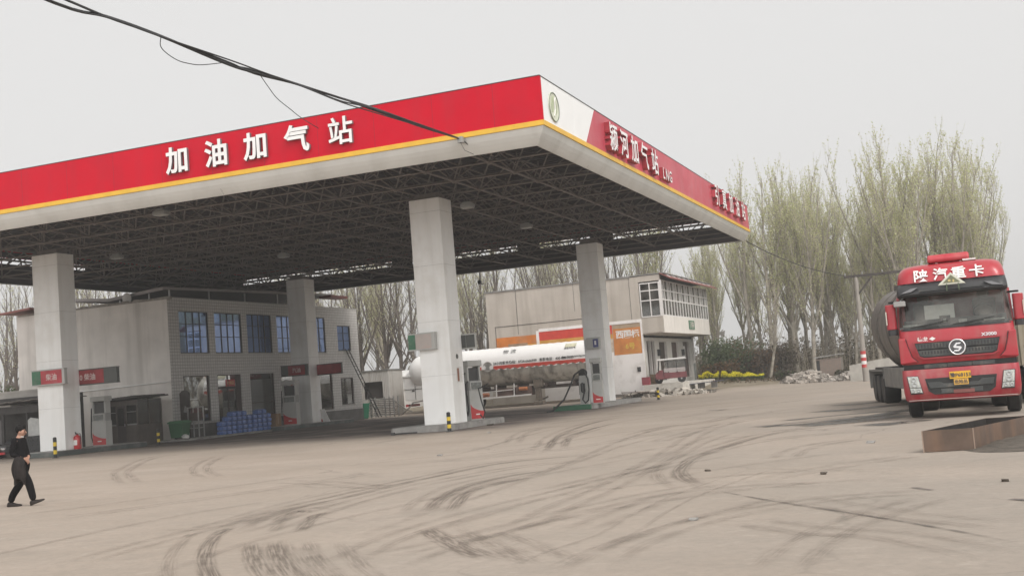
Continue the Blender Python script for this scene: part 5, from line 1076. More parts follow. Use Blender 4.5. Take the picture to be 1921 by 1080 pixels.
q.build('emblem_marking', MIDGREY, em)
# writing lies on the curved jacket
def tank_text(s,x,ang,size,mat,name='tank_lettering',stretch=1):
    tm = text_mb(s,size,.006,.004,stretch=stretch); r_ = rt+.075
    q = MB(); q.v=[(x+a,-r_*math.cos(ang+b/r_),cz+r_*math.sin(ang+b/r_)) for a,b,c in tm.v]; q.f=tm.f; q.m=tm.m; q.build(name, mat, t)
tank_text('物 流',.55,R(48),.42,MIDGREY); tank_text('24小时服务热线：0724-6666999   客服电话：400-800-0023',2.35,R(11.5),.23,TEXTDARK); tank_text('http://www.tank-lng.com',5.3,R(12.5),.17,TEXTDARK)
tank_text('液化天然气',4.95,R(40),.16,TEXTDARK); tank_text('危',-1.9,R(-22),.34,TEXTDARK,stretch=.7); tank_text('险',-1.9,R(-35),.30,TEXTDARK,stretch=.7)
q = MB(); r_=rt+.07; q.add([(x,-r_*math.cos(a),cz+r_*math.sin(a)) for a in (R(44),R(60)) for x in (4.55,5.35)],[(0,1,3,2)]); q.build('warning_placard', M('placard_cream',(.60,.58,.42),.6,var=.25,scale=6), t)
q = MB(); q.box(-7.55,-1.05,.98,-5.9,1.05,2.62); cb = q.build('rear_cabinet', TW, t, bevel=.03)
q = MB(); q.box(-7.56,-1.075,1.75,-5.92,-1.052,1.77); q.box(-6.74,-1.075,1.0,-6.72,-1.052,2.6); q.box(-6.98,-1.08,1.6,-6.8,-1.052,1.7); q.build('door_seam', DARK, cb)
q = MB(); q.box(-7.7,-1.1,2.63,-5.85,1.1,2.72); q.sphere((-7.3,-.3,2.78),(.4,.4,.25),12,6); q.build('cabinet_top', TW, cb, smooth=40)
q = MB(); q.box(-6.2,-.55,1.1,7.0,-.4,1.32); q.box(-6.2,.4,1.1,7.0,.55,1.32)
for x in (-5.5,-3.5,-1.9,-.7,1.0,3.0,5.0,6.6): q.box(x-.06,-1.0,1.2,x+.06,1.0,1.5)
q.build('chassis', BROWN, t)
q = MB(); 
for x in (-1.75,-.55,.75): q.bar((x,-1.2,.72),(x+.06,-1.22,1.6),.06,.06)
q.bar((-2.3,-1.22,.72),(2.0,-1.22,.78),.07,.10); q.bar((-2.3,-1.22,.72),(-2.3,-1.22,1.25),.06,.06); q.bar((-2.2,-1.22,1.12),(.7,-1.22,1.2),.05,.06); q.build('side_guard', WHITE, t)
q = MB(); q.box(.85,-1.12,.75,2.0,-.4,1.35); q.box(-.5,-1.16,.80,.7,-.5,1.3); q.build('tool_box', M('box_brown',(.13,.085,.07),.6,var=.3), t, bevel=.02)
q = MB(); q.lathe([(.001,-.35),(.12,-.33),(.14,-.28),(.14,.28),(.12,.33),(.001,.35)],(-1.5,-1.0,.95),'x',14); q.build('air_reservoir', M('reservoir_red',(.36,.13,.06),.5,var=.3), t, smooth=50); q = MB(); q.lathe([(.001,-.3),(.12,-.28),(.12,.28),(.001,.3)],(1.45,-1.2,1.2),'x',12); q.build('air_reservoir', M('reservoir_orange',(.42,.16,.07),.5,var=.3), t, smooth=50)
q = MB(); q.box(2.25,-1.05,.35,2.6,-.75,1.7); q.box(2.15,-1.1,1.2,2.75,-.7,1.75); q.box(2.1,-1.15,.08,2.75,-.65,.3); q.bar((2.4,-.9,.3),(2.4,.9,.5),.1,.1); q.build('landing_leg', M('leg_grimy',(.15,.125,.10),.7,var=.35,scale=4), t, bevel=.02)
q = MB(); q.box(5.3,-.9,.5,5.9,.9,1.5); q.build('king_pin_frame', BROWN, t)
for k,x in enumerate((-5.45,-4.1,-2.8)):
    for s in (-1,1):
        q = MB(); q.lathe([(.22,-.28),(.46,-.28),(.51,-.22),(.51,.22),(.46,.28),(.22,.28)],(x,s*.86,.53),'y',26); wl = q.build('wheel', BLACK, t, smooth=40)
        q = MB(); q.lathe([(.02,-.2),(.2,-.16),(.23,-.05),(.23,.05),(.2,.16),(.02,.2)],(x,s*.86,.53),'y',16); q.build('rim', MIDGREY, wl, smooth=40)
    q = MB(); q.lathe([(.57,-.30),(.60,-.30),(.60,.30),(.57,.30)],(x,-.86,.53),'y',24); q.f=[f for i,f in enumerate(q.f[:72]) if True and all(q.v[j][2]>.6 for j in f)]; q.m=[0]*len(q.f); q.build('mudguard', DARK, t)
q = MB(); q.box(-7.6,-1.0,.55,-7.45,1.0,.72); q.build('rear_bumper', REDP, t)


# ------------------------------------------------------------------ red lorry and its cement tank trailer
LX, LY = -.39, 32.0
lor = thing('tank_lorry','big red tractor lorry with white roof lettering pulling a dark grey tank','lorry',(LX,LY,0))
CR = M('cab_red', (.385,.014,.026), .36, var=.08, scale=1.5, coat=.3, dirt=((.33,.085,.075), .55, 1.4), streak=((.30,.10,.085), .35, (4,4,.5))); CRB = M('bumper_red', (.33,.018,.03), .4, var=.08, coat=.3, dirt=((.33,.17,.14), .6, 1.6), streak=((.30,.2,.17), .35, (3,3,.4)))
PLBK = M('plastic_black', (.028,.028,.03), .5, var=.15); GRL = M('grille_slate', (.06,.064,.064), .55, .2, var=.25, dirt=((.2,.18,.15), .5, 5))
def rr_ring(z, hw, yf, yb, rad, n=5):
    P = []
    for (cx,cy,a0) in ((-hw+rad,yf+rad,PI),(hw-rad,yf+rad,1.5*PI)):
        for i in range(n+1):
            a = a0+.5*PI*i/n; P.append((cx+rad*math.cos(a), cy+rad*math.sin(a), z))
    P += [(hw,yb,z),(-hw,yb,z)]; return P
YB = 2.25
q = MB(); q.loft([rr_ring(z,hw,yf,YB,r) for z,hw,yf,r in ((1.42,1.39,.17,.16),(1.55,1.405,.13,.18),(1.9,1.41,.12,.20),(2.2,1.40,.16,.22),(2.34,1.39,.20,.24))]); q.build('cab_shell', CR, lor, smooth=45)
q = MB(); q.loft([rr_ring(z,hw,yf,yf+.9,r) for z,hw,yf,r in ((2.341,1.38,.23,.28),(2.75,1.36,.33,.30),(3.20,1.34,.45,.32))], caps=False); ws = q.build('windscreen', glass('lorry_glass',(.70,.72,.71),.30,.04,.36), lor, smooth=45)
q = MB()   # A pillars and back of cab
for s in (-1,1): q.bar((s*1.36,.62,2.34),(s*1.33,.80,3.2),.10,.12); q.box(s*1.30-.07,.95,2.34,s*1.30+.07,YB,3.3)
q.box(-1.3,YB-.1,2.34,1.3,YB,3.4); q.build('cab_pillar', CR, lor)
q = MB(); q.box(-1.36,.30,2.342,1.36,.95,2.40); q.box(-1.25,.6,2.40,1.25,1.1,2.56); q.build('dashboard', M('dash_grey',(.10,.10,.095),.8,var=.3,scale=5,dirt=((.3,.3,.26),.4,6)), lor)
q = MB(); 
for x in (-.75,.75): q.box(x-.28,1.3,2.3,x+.28,1.5,3.05); q.box(x-.15,1.32,3.05,x+.15,1.45,3.25)
q.build('seat', M('seat_fabric',(.12,.10,.09),.9,var=.3), lor, bevel=.06)
q = MB(); q.tube([(.72+.24*math.cos(a),.98-.06*math.sin(a),2.66+.2*math.sin(a)) for a in [2*PI*i/20 for i in range(21)]],.022,6); q.build('steering_wheel', PLBK, lor)
q = MB(); q.box(-.72,.62,2.50,.02,.64,2.93); q.build('sun_shade_card', M('card_cream',(.82,.81,.74),.6), lor, bevel=.03)
q = MB(); q.box(-.36,.50,2.40,-.10,.6,2.63); q.build('dash_device', BLACK, lor)
q = MB(); q.obox((-.24,.485,2.5),(.07,.02,.10)); q.box(.1,.45,2.41,.3,.6,2.5); q.obox((.95,.45,2.43),(.5,.12,.03)); q.obox((-1.1,.48,2.43),(.35,.1,.06)); q.obox((-.8,.5,2.42),(.3,.1,.04)); q.build('dash_clutter', M('paper_clutter',(.5,.5,.45),.8,var=.3,scale=9), lor)
# sun visor band
q = MB(); q.loft([rr_ring(z,hw,yf,yf+.8,r) for z,hw,yf,r in ((3.19,1.345,.20,.22),(3.24,1.355,.16,.2),(3.38,1.345,.20,.22),(3.53,1.325,.36,.28))]); vs_ = q.build('sun_visor', PLBK, lor, smooth=45)
q = MB(); 
for s in (-1,1): q.prism([(s*1.25,3.27),(s*.98,3.30),(s*.80,3.40),(s*.98,3.385)],'y',.128,.19)
q.build('visor_lamp', M('visor_sheen',(.20,.20,.21),.25), vs_)
q = MB(); q.bar((-.78,.15,3.30),(.78,.15,3.30),.03,.03); q.build('visor_rib', GRL, vs_)
# roof fairing
q = MB(); q.loft([rr_ring(z,hw,yf,YB+.1,r) for z,hw,yf,r in ((3.531,1.325,.33,.30),(3.65,1.315,.36,.32),(3.82,1.28,.46,.36),(3.93,1.22,.58,.40),(4.0,1.12,.74,.44),(4.035,.95,1.0,.4))]); rfp = q.build('roof_fairing', CR, lor, smooth=50)
q = MB()
for ch,x in zip('陕汽重卡',(-.62,-.14,.30,.74)): q.merge(text_mb(ch,.38,.02,.006), Matrix(((1,0,0,x-.08),(0,.48,-.877,.362),(0,.877,.48,3.71),(0,0,0,1))))
q.build('roof_lettering', TEXTWHITE, rfp)
q = MB(); q.loft([[(x,.95+d*(.25) if False else .80+d,4.06+h) for d,h in ((0,.05),(.08,-.02),(.5,-.02),(.55,.12),(.45,.22),(.10,.20))] for x in (-.52,-.46,.46,.52)]); q.build('roof_spoiler', M('spoiler_red',(.44,.03,.045),.5,var=.12,dirt=((.4,.15,.13),.5,2)), rfp, bevel=.05, smooth=40)
q = MB(); 
for s in (-1,1): q.bar((s*.3,.95,4.0),(s*.3,.95,4.1),.06,.06)
q.box(.35,.8,4.03,.68,1.0,4.07); q.build('spoiler_bracket', WHITE, rfp)
# warning triangle placard
def tri(h, w, z, y0, y1, q): q.prism([(-w,z),(w,z),(0,z+h)],'y',y0,y1)
q = MB(); tri(.31,.34,3.40,.075,.10,q); tp = q.build('warning_triangle', M('tri_frame',(.62,.62,.52),.5,var=.1), lor, bevel=.01); tp.location = (.03,-.0,0)
q = MB(); tri(.20,.215,3.443,.068,.073,q); q.build('triangle_face', M('tri_face',(.19,.20,.12),.6,var=.3,scale=8), tp)
q = MB(); q.obox((-.05,.066,3.5),(.06,.004,.05)); q.obox((.05,.066,3.49),(.04,.004,.07)); q.build('triangle_mark', M('tri_mark',(.55,.45,.2),.6), tp)
q = MB(); q.bar((-.13,.09,3.24),(-.12,.09,3.42),.03,.03); q.bar((.17,.09,3.24),(.16,.09,3.42),.03,.03); q.build('triangle_post', M('post_green',(.09,.12,.07),.6), tp)
# front: grille, badge, corner panels
q = MB(); q.prism([(-1.03,1.96),(1.03,1.96),(.93,1.62),(.82,1.575),(-.82,1.575),(-.93,1.62)],'y',.08,.16); gr = q.build('grille', BLACK, lor)
q = MB(); q.prism([(-1.07,2.0),(1.07,2.0),(1.03,1.961),(-1.03,1.961)],'y',.07,.15)
P = [(-1.07,2.0),(-.97,1.60),(-.84,1.535),(.84,1.535),(.97,1.60),(1.07,2.0)]; Q = [(-1.03,1.96),(-.93,1.62),(-.82,1.576),(.82,1.576),(.93,1.62),(1.03,1.96)]
for i in range(5): q.prism([P[i],P[i+1],Q[i+1],Q[i]],'y',.07,.15)
q.build('grille_surround', M('grille_trim_red',(.36,.03,.04),.35), gr)
q = MB(); q.prism([(-1.01,1.94),(1.01,1.94),(.98,1.80),(-.98,1.80)],'y',.045,.079); q.prism([(-.96,1.76),(.96,1.76),(.92,1.64),(.80,1.60),(-.80,1.60),(-.92,1.64)],'y',.045,.079); 
for i in range(26): x = -.95+.076*i; q.box(x,.038,1.66,x+.035,.0445,1.74,1) if abs(x)<.88 else None; q.box(x,.038,1.82,x+.035,.0445,1.92,1)
q.build('grille_bar', [GRL,PLBK], gr)
q = MB(); q.tube([(.0+.19*math.cos(a),.03,1.79+.19*math.sin(a)) for a in [2*PI*i/32 for i in range(33)]],.024,8); lg = q.build('badge', CHROME, gr, smooth=60)
q = MB(); q.lathe([(.001,0),(.17,0),(.17,.02),(.001,.02)],(0,.03,1.79),'y',28); q.build('badge_disc', M('badge_dark2',(.09,.09,.095),.3), lg)
q = MB(); q.prism([(-.10,1.80),(-.02,1.90),(.10,1.90),(.07,1.86),(.0,1.86),(-.03,1.82),(.09,1.80),(.11,1.76),(.03,1.68),(-.10,1.68),(-.07,1.72),(.02,1.72),(.04,1.75),(-.07,1.77)],'y',.005,.026); q.build('badge_letter', CHROME, lg)
for s in (-1,1):
    q = MB(); q.prism([(s*1.42,2.12),(s*1.24,2.10),(s*1.20,1.9),(s*1.12,1.62),(s*.98,1.47),(s*1.42,1.44)],'y',.075,.30); q.build('corner_deflector', CR, lor, bevel=.03)
    q = MB(); q.prism([(s*1.245,2.09),(s*1.225,2.1),(s*1.185,1.9),(s*1.105,1.62),(s*.97,1.48),(s*.985,1.475),(s*1.12,1.61),(s*1.2,1.9)],'y',.068,.0745); q.build('deflector_gap', BLACK, lor)
q = MB().merge(text_mb('X3000',.115,.01,.003,stretch=1.15), face_y((.78,.10,2.06))); q.build('model_badge', CHROME, lor)
q = MB().merge(text_mb('德龙',.13,.01,.003), face_y((-.82,.10,2.05))); q.prism([(-.66,2.05),(-.58,2.10),(-.50,2.05),(-.58,2.0)],'y',.095,.105); q.build('door_badge', TEXTWHITE, lor)
# wipers
for x0,x1 in ((-.9,-.15),(.15,.95)):
    q = MB(); q.bar((x0,.19,2.37),(x1,.25,2.50),.02,.02); q.bar((x0+.1,.17,2.33),(x0+.5,.20,2.36),.05,.04); q.bar((x0-.2,.21,2.38),(x0+.42,.22,2.44),.02,.025); q.build('wiper', BLACK, lor)
q = MB(); q.loft([rr_ring(z,hw,yf,yf+.7,r) for z,hw,yf,r in ((2.30,1.385,.17,.24),(2.36,1.375,.19,.26))]); q.build('screen_seal', BLACK, lor, smooth=45)
# bumper
q = MB(); q.loft([rr_ring(z,hw,yf,1.0,r) for z,hw,yf,r in ((.46,1.34,.10,.18),(.52,1.38,.03,.16),(.70,1.41,.0,.16),(1.1,1.415,-.01,.16),(1.28,1.41,.06,.16))]); bp = q.build('bumper', CRB, lor, smooth=45)
q = MB(); q.prism([(-1.30,.49),(1.30,.49),(1.30,.505),(-1.30,.505)],'y',-.012,.06); q.build('bumper_lip', M('lip_pale',(.45,.36,.33),.5), bp)
q = MB(); q.box(-1.36,.2,1.285,1.36,1.0,1.415); q.build('step_gap', BLACK, lor); q = MB(); 
for a,b in ((-.85,-.3),(-.28,.3),(.32,.85)): q.box(a,.14,1.30,b,.20,1.40)
q.build('step_tread', GRL, lor)
q = MB(); q.prism([(-.86,1.04),(.86,1.04),(.80,.72),(.66,.62),(-.66,.62),(-.80,.72)],'y',-.018,.1); ik = q.build('lower_intake', BLACK, lor)
q = MB(); q.prism([(-.80,.94),(-.5,.94),(-.42,.89),(.42,.89),(.5,.96),(.80,.96),(.76,.80),(-.76,.78)],'y',-.045,-.0185); q.box(-.5,-.035,.64,-.2,-.0186,.76); q.box(.2,-.035,.64,.5,-.0186,.76); q.build('intake_bar', GRL, ik, bevel=.01)
q = MB(); q.box(-.2,-.04,.63,.3,-.0187,.72); q.build('tow_plate', M('tow_red',(.2,.07,.06),.6), ik)
LENS = M('lamp_lens', (.55,.57,.54), .12, .3, var=.35, scale=14, spec=.8)
for s in (-1,1):
    P = [(s*1.30,1.13),(s*1.02,1.12),(s*.93,.66),(s*1.24,.66)]
    q = MB(); q.prism(P,'y',-.035,.1); hl = q.build('headlight', DARK, lor, bevel=.01)
    c = (s*1.12,.9); q = MB(); q.prism([(c[0]+(a-c[0])*.9,c[1]+(b-c[1])*.93) for a,b in P],'y',-.05,-.036); q.build('lens', LENS, hl, bevel=.01)
    q = MB()
    for i,(x,z,r_) in enumerate(((1.14,1.03,.07),(1.13,.9,.075),(1.18,.75,.05),(1.04,.75,.05))): q.lathe([(.001,.0),(r_,0),(r_*1.05,.012),(r_*.7,.016),(.001,.006)],(s*x,-.052,z),'y',14); 
    q.v=[(a,-.104-b,c_) for a,b,c_ in q.v]; q.build('bulb_reflector', M('lamp_reflector',(.40,.41,.40),.3,.4,var=.2), hl)
    q = MB(); q.box(min(s*.96,s*1.24),-.053,.675,max(s*.96,s*1.24),-.0505,.695); q.box(min(s*.97,s*1.25),-.053,.815,max(s*.97,s*1.25),-.0505,.828); q.build('lamp_divider', DARK, hl)
YPL = M('plate_yellow', (.72,.40,.025), .45, var=.08)
q = MB(); q.box(-.26,-.075,.995,.25,-.055,1.175); p1 = q.build('number_plate', YPL, lor); q = MB().merge(text_mb('豫P68153',.125,.004,.003), face_y((0,-.078,1.085))); q.build('plate_text', TEXTDARK, p1)
q = MB(); q.box(-.17,-.07,.835,.18,-.05,.985); p2 = q.build('hazard_plate', M('plate_amber',(.66,.38,.08),.5), lor); q = MB().merge(text_mb('危险品',.105,.004,.002), face_y((0,-.073,.91))); q.build('plate_text', TEXTDARK, p2)
# mirrors
for s in (-1,1):
    q = MB(); q.loft([rr_ring(z,.13,.0,.22,.09) for z in (2.37,2.42,2.95,3.03)]); q.v=[(a+s*1.56,b+.42,c) for a,b,c in q.v]; mm = q.build('mirror', CR, lor, smooth=45, bevel=.02)
    q = MB(); q.loft([rr_ring(z,.125,.0,.2,.08) for z in (2.22,2.25,2.365)]); q.v=[(a+s*1.55,b+.43,c) for a,b,c in q.v]; q.build('mirror_base', PLBK, mm, smooth=45)
    q = MB(); q.bar((s*1.34,.75,3.10),(s*1.58,.52,3.09),.05,.05); q.bar((s*1.36,.75,2.42),(s*1.56,.55,2.36),.05,.05); q.build('mirror_arm', PLBK, mm)
    q = MB(); q.prism([(s*1.66,2.5),(s*1.69,2.5),(s*1.69,2.85),(s*1.66,2.85)],'y',.40,.45) ; q.build('mirror_lamp', M('amber_white',(.6,.55,.48),.4), mm)
q = MB(); q.obox((-1.30,.30,3.02),(.30,.22,.14)); q.bar((-1.28,.36,3.08),(-1.2,.5,3.2),.04,.04); q.build('kerb_mirror', M('mirror_grey',(.33,.32,.31),.5), lor, bevel=.04)
# front wheels and underside
def wheel(par, x, y, r_, wd):
    q = MB(); q.lathe([(r_*.55,-wd/2),(r_*.9,-wd/2),(r_,-wd*.36),(r_,wd*.36),(r_*.9,wd/2),(r_*.55,wd/2)],(x,y,r_+.005),'x',30); ty = q.build('wheel', BLACK, par, smooth=40)
    q = MB(); q.lathe([(.03,-wd*.3),(r_*.3,-wd*.34),(r_*.5,-wd*.2),(r_*.57,-wd*.42),(r_*.57,wd*.42),(r_*.5,wd*.2),(r_*.3,wd*.34),(.03,wd*.3)],(x,y,r_+.005),'x',22); q.build('rim', MIDGREY, ty, smooth=40)
for s in (-1,1): wheel(lor, s*1.22, 1.5, .55, .34)
q = MB(); q.box(-.95,.3,.46,-.75,6.2,.85); q.box(.75,.3,.46,.95,6.2,.85); q.box(-1.0,1.4,.40,1.0,1.62,.55); q.box(-1.2,.35,.44,1.2,.5,.58); q.build('chassis_frame', M('chassis_dark',(.03,.028,.026),.8), lor)
q = MB()
for s in (-1,1): q.box(s*1.1-.27,.9,1.08,s*1.1+.27,2.2,1.25); q.box(s*1.12-.24,2.4,.5,s*1.12+.24,4.2,1.15)
q.build('wing_and_tank', PLBK, lor, bevel=.03)
for s in (-1,1):
    for y in (4.9,6.2): wheel(lor, s*1.0, y, .52, .56)
q = MB(); q.box(-1.3,YB+.01,1.45,1.3,YB+.1,3.3); q.build('cab_rear', CR, lor)
# trailer, angled to the rear left
piv = bpy.data.objects
TD = R(10.8)
def tr(p, o=(-.10,5.4)): c, s_ = math.cos(TD), math.sin(TD); return (o[0]+p[0]*c-p[1]*s_, o[1]+p[0]*s_+p[1]*c, p[2])
def tbuild(q, name, mat, par=lor, **k): q.v = [tr(p) for p in q.v]; return q.build(name, mat, par, **k)
TGD = M('cement_tank_grey', (.14,.125,.112), .55, .25, var=.12, scale=.8, streak=((.24,.22,.195), .5, (1.2,1.2,.14)), dirt=((.10,.085,.075), .5, .8))
q = MB(); rings = []
for y,r_,zc in ((-.75,.35,3.05),(-.62,.75,3.0),(-.3,1.08,2.93),(.4,1.3,2.85),(1.6,1.40,2.75),(4.0,1.42,2.62),(6.5,1.42,2.68),(9.0,1.36,2.82),(9.8,1.0,2.95),(10.1,.4,3.0)):
    rings.append([(r_*math.cos(a),y,zc+r_*math.sin(a)*(1.0 if math.sin(a)>0 else 1.12)) for a in [2*PI*i/36 for i in range(36)]])
q.loft(rings); tank = tbuild(q,'cement_tank',TGD,smooth=50)
for y in (1.6,4.0,6.5): q = MB(); q.tube([(1.435*math.cos(a),y,2.66+1.435*math.sin(a)*(1 if math.sin(a)>0 else 1.12)) for a in [2*PI*i/30 for i in range(31)]],.035,5); tbuild(q,'band',TGD,tank)
q = MB(); q.box(-.3,1,4.1,.3,8,4.16); q.bar((-.5,1,4.05),(-.5,8,4.05),.04,.3); q.bar((.5,1,4.05),(.5,8,4.05),.04,.3); tbuild(q,'walkway',DARK,tank)
q = MB(); q.box(-1.25,-.2,1.15,1.25,10,1.3); q.box(-.6,-.4,.9,.6,10,1.15); tbuild(q,'trailer_frame',DARK)
GMUD = M('mudguard_grey',(.19,.185,.175),.6,var=.15,dirt=((.3,.27,.23),.5,2))
q = MB(); q.box(-1.36,1.0,.62,-.75,6.6,1.30); q.box(.75,1.0,.62,1.36,6.6,1.30); tbuild(q,'side_cabinet',GMUD,bevel=.03)
for s in (-1,1):
    q = MB(); q.box(s*1.08-.30,6.75,1.16,s*1.08+.30,11.0,1.22); q.prism([(6.72,.9),(6.76,.9),(6.85,1.22),(6.75,1.22)],'x',s*1.08-.3,s*1.08+.3); q.box(s*1.08-.3,11.0,.5,s*1.08+.3,11.04,1.2); tbuild(q,'mudguard',GMUD)
    for y in (7.4,8.7,10.0):
        q = MB(); r_=.52; q.lathe([(r_*.5,-.28),(r_*.9,-.28),(r_,-.2),(r_,.2),(r_*.9,.28),(r_*.5,.28)],(s*1.06,y,r_+.005),'x',28); wl = tbuild(q,'wheel',BLACK,smooth=40)
        q = MB(); q.lathe([(.03,-.2),(r_*.4,-.2),(r_*.52,-.26),(r_*.52,.26),(r_*.4,.2),(.03,.2)],(s*1.06,y,r_+.005),'x',20); tbuild(q,'rim',MIDGREY,wl,smooth=40)
q = MB(); q.tube([(-1.2,-.4,1.5),(-1.25,.2,1.25),(-1.0,.6,1.4),(-.9,.9,1.9)],.05,7); tbuild(q,'air_hose',BLACK)

# tipper lorry standing beyond the red one, only its flank in view
t = thing('tipper_lorry','dusty tan side of a tipper lorry standing behind the red lorry at the right edge','lorry',(2.45,37.5,0)); DT = M('tipper_tan',(.30,.27,.20),.8,var=.2,scale=1.5,dirt=((.2,.17,.13),.5,1.5))
q = MB(); q.box(-1.2,0,1.12,1.2,6.0,2.45); q.box(-1.26,-.06,2.451,1.26,6.06,2.55)
for x in (-1.19,-.6,0,.6,1.1): q.box(x,-.08,1.12,x+.1,-.001,2.44,1)
for y in (.0,1.2,2.4,3.6,4.8,5.9): q.box(-1.28,y,1.1,-1.201,y+.12,2.44,1)
q.box(-1.2,-.07,1.7,1.2,-.002,1.76,1); q.build('tipper_body', [DT,M('rib_tan',(.34,.30,.23),.8)], t)
q = MB(); q.box(-.5,-.2,.7,.5,8.5,1.1); q.box(-1.1,-.1,.62,1.1,.05,.78); q.build('chassis', DARK, t)
for s in (-1,1):
    for y in (.9,2.2): wheel(t, s*.95, y, .5, .5)
    wheel(t, s*1.05, 7.2, .5, .3)
q = MB(); q.loft([rr_ring(z,1.2,0,1.9,.15) for z in (1.0,1.9,2.9,3.0)]); q.v=[(a,8.6-b,c) for a,b,c in q.v]; q.build('cab', M('tipper_cab',(.12,.14,.16),.4,coat=.3), t, smooth=40)
q = MB(); q.box(-1.1,8.605,1.9,1.1,8.62,2.7); q.build('windscreen', BLACK, t)

# ------------------------------------------------------------------ open steel tray on the ground at right
RUST = M('rusty_steel', (.15,.105,.08), .6, .35, var=.3, scale=1.3, streak=((.30,.17,.10), .6, (1.6,1.6,.25)), dirt=((.07,.055,.05), .6, 1.2))
A,B,C_,D = (-.98,21.40),(-.16,21.50),(.90,24.35),(.06,24.25); q = MB(); hgt=.37
t = thing('steel_tray','open rusty brown steel tray lying on the yard before the red lorry','tray',(-.1,22.8,0)); tk=.012
def wallp(P0,P1): 
    d = (Vector(P1)-Vector(P0)).normalized(); nrm = Vector((-d.y,d.x))*tk; P=[Vector(P0),Vector(P1),Vector(P1)+nrm,Vector(P0)+nrm]; return [(p.x+.1,p.y-22.8) for p in P]
for nm,(P0,P1) in (('front_plate',(A,B)),('side_plate',(B,C_)),('back_plate',(C_,D)),('side_plate',(D,A))):
    q = MB(); q.prism(wallp(P0,P1),'z',.008,hgt); q.build(nm, RUST, t)
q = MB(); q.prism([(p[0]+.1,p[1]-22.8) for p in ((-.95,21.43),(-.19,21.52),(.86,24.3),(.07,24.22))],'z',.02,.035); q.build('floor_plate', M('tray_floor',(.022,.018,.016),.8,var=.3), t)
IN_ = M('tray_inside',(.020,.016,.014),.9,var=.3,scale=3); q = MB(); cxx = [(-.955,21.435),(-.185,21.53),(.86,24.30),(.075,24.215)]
for i in range(4):
    p_, n_ = cxx[i], cxx[(i+1)%4]; q.add([(p_[0]+.1,p_[1]-22.8,.03),(n_[0]+.1,n_[1]-22.8,.03),(n_[0]+.1,n_[1]-22.8,hgt-.004),(p_[0]+.1,p_[1]-22.8,hgt-.004)],[(0,1,2,3)])
q.build('inner_face', IN_, t, fix=False)
q = MB()
for p in (A,B): q.obox((p[0]+.1+.0,p[1]-22.8,hgt/2),(.02,.02,hgt))
q.build('weld_seam', M('weld',(.30,.22,.17),.5), t)
rubble('debris_heap','small stones and splinters in the dark soil beside the steel tray',1.35,22.3,.9,1.1,.06,70,(.30,.27,.23),77,.02,.08)

# ------------------------------------------------------------------ walking man carrying a black jacket
def skin(name, chains, mat, parent, sub=2):
    """chains: list of polylines [(x,y,z,r) or (x,y,z,rx,ry)]; points given twice are welded; returns ONE mesh object"""
    key = {}; vs = []; rad = []; es = []
    for ch in chains:
        prev = None
        for p in ch:
            k = (round(p[0],4),round(p[1],4),round(p[2],4))
            if k not in key: key[k] = len(vs); vs.append(p[:3]); rad.append((p[3], p[4] if len(p) > 4 else p[3]))
            i = key[k]
            if prev is not None and prev != i: es.append((prev,i))
            prev = i
    me = bpy.data.meshes.new(name); me.from_pydata(vs, es, []); o = bpy.data.objects.new(name, me); COL.objects.link(o)
    s = o.modifiers.new('s','SKIN'); s.use_smooth_shade = True
    for i,d in enumerate(me.skin_vertices[0].data): d.radius = rad[i]; d.use_root = (i == 0)
    o.modifiers.new('u','SUBSURF').levels = sub; o.modifiers['u'].render_levels = sub
    dg = bpy.context.evaluated_depsgraph_get(); dg.update(); m2 = bpy.data.meshes.new_from_object(o.evaluated_get(dg)); m2.name = name
    bpy.data.objects.remove(o); m2.materials.clear(); m2.materials.append(mat); m2.shade_smooth()
    r_ = bpy.data.objects.new(name, m2); COL.objects.link(r_); r_.parent = parent; return r_
SKIN_ = M('skin', (.40,.22,.155), .55, var=.06, scale=9); CLOTH = M('sweater_black', (.010,.009,.010), .95, var=.3, scale=8, bump=.3, bscale=60, spec=.12); TROU = M('trousers_black', (.009,.008,.009), .9, var=.2, spec=.12); SHOE = M('shoe_leather', (.020,.014,.012), .45, var=.2, spec=.3); HAIR = M('hair_black', (.008,.007,.007), .7, var=.3, scale=20, spec=.15)
man = thing('person','person in a black sweater and trousers striding right with a black jacket over the arm','person',(-18.92,19.38,0),.40); man.scale = (.985,)*3
# x forward, y left (away from camera), z up
hipR, hipL = (-.02,-.09,.93), (.02,.09,.93)
ankR, ankL = (.235,-.10,.105), (-.33,.09,.105)      # near leg swings forward, far leg trails
kneeR, kneeL = (.15,-.11,.51), (-.10,.10,.50)
spine = [(0,0,.96),(-.03,0,1.10),(-.06,0,1.27),(-.055,0,1.40),(-.035,0,1.475)]
neck = [(-.035,0,1.475,.062,.062),(-.015,0,1.53,.056,.058)]
shR, shL = (-.075,-.165,1.40), (-.045,.165,1.405)
elR, elL = (-.15,-.225,1.13), (.0,.23,1.13)
haR, haL = (.06,-.16,1.015), (.13,.02,1.03)
body = skin('body', [
    [(0,0,.96,.11,.09),(-.03,0,1.10,.11,.09),(-.06,0,1.27,.135,.105),(-.055,0,1.40,.10,.09),(-.035,0,1.475,.062,.062),(-.015,0,1.51,.060,.062),(.0,0,1.545,.078,.074),(.012,0,1.605,.096,.084),(.0,0,1.66,.066,.060)],
    [(.0,0,1.545,.078,.074),(.055,0,1.525,.040,.046)],
    [(-.055,0,1.40,.10,.09),(*shR,.062),(*elR,.044),(*haR,.030)],
    [(-.055,0,1.40,.10,.09),(*shL,.062),(*elL,.044),(*haL,.030)],
    [(0,0,.96,.13,.11),(*hipR,.070),(*kneeR,.045),(*ankR,.034)],
    [(0,0,.96,.13,.11),(*hipL,.070),(*kneeL,.045),(*ankL,.034)]], SKIN_, man)
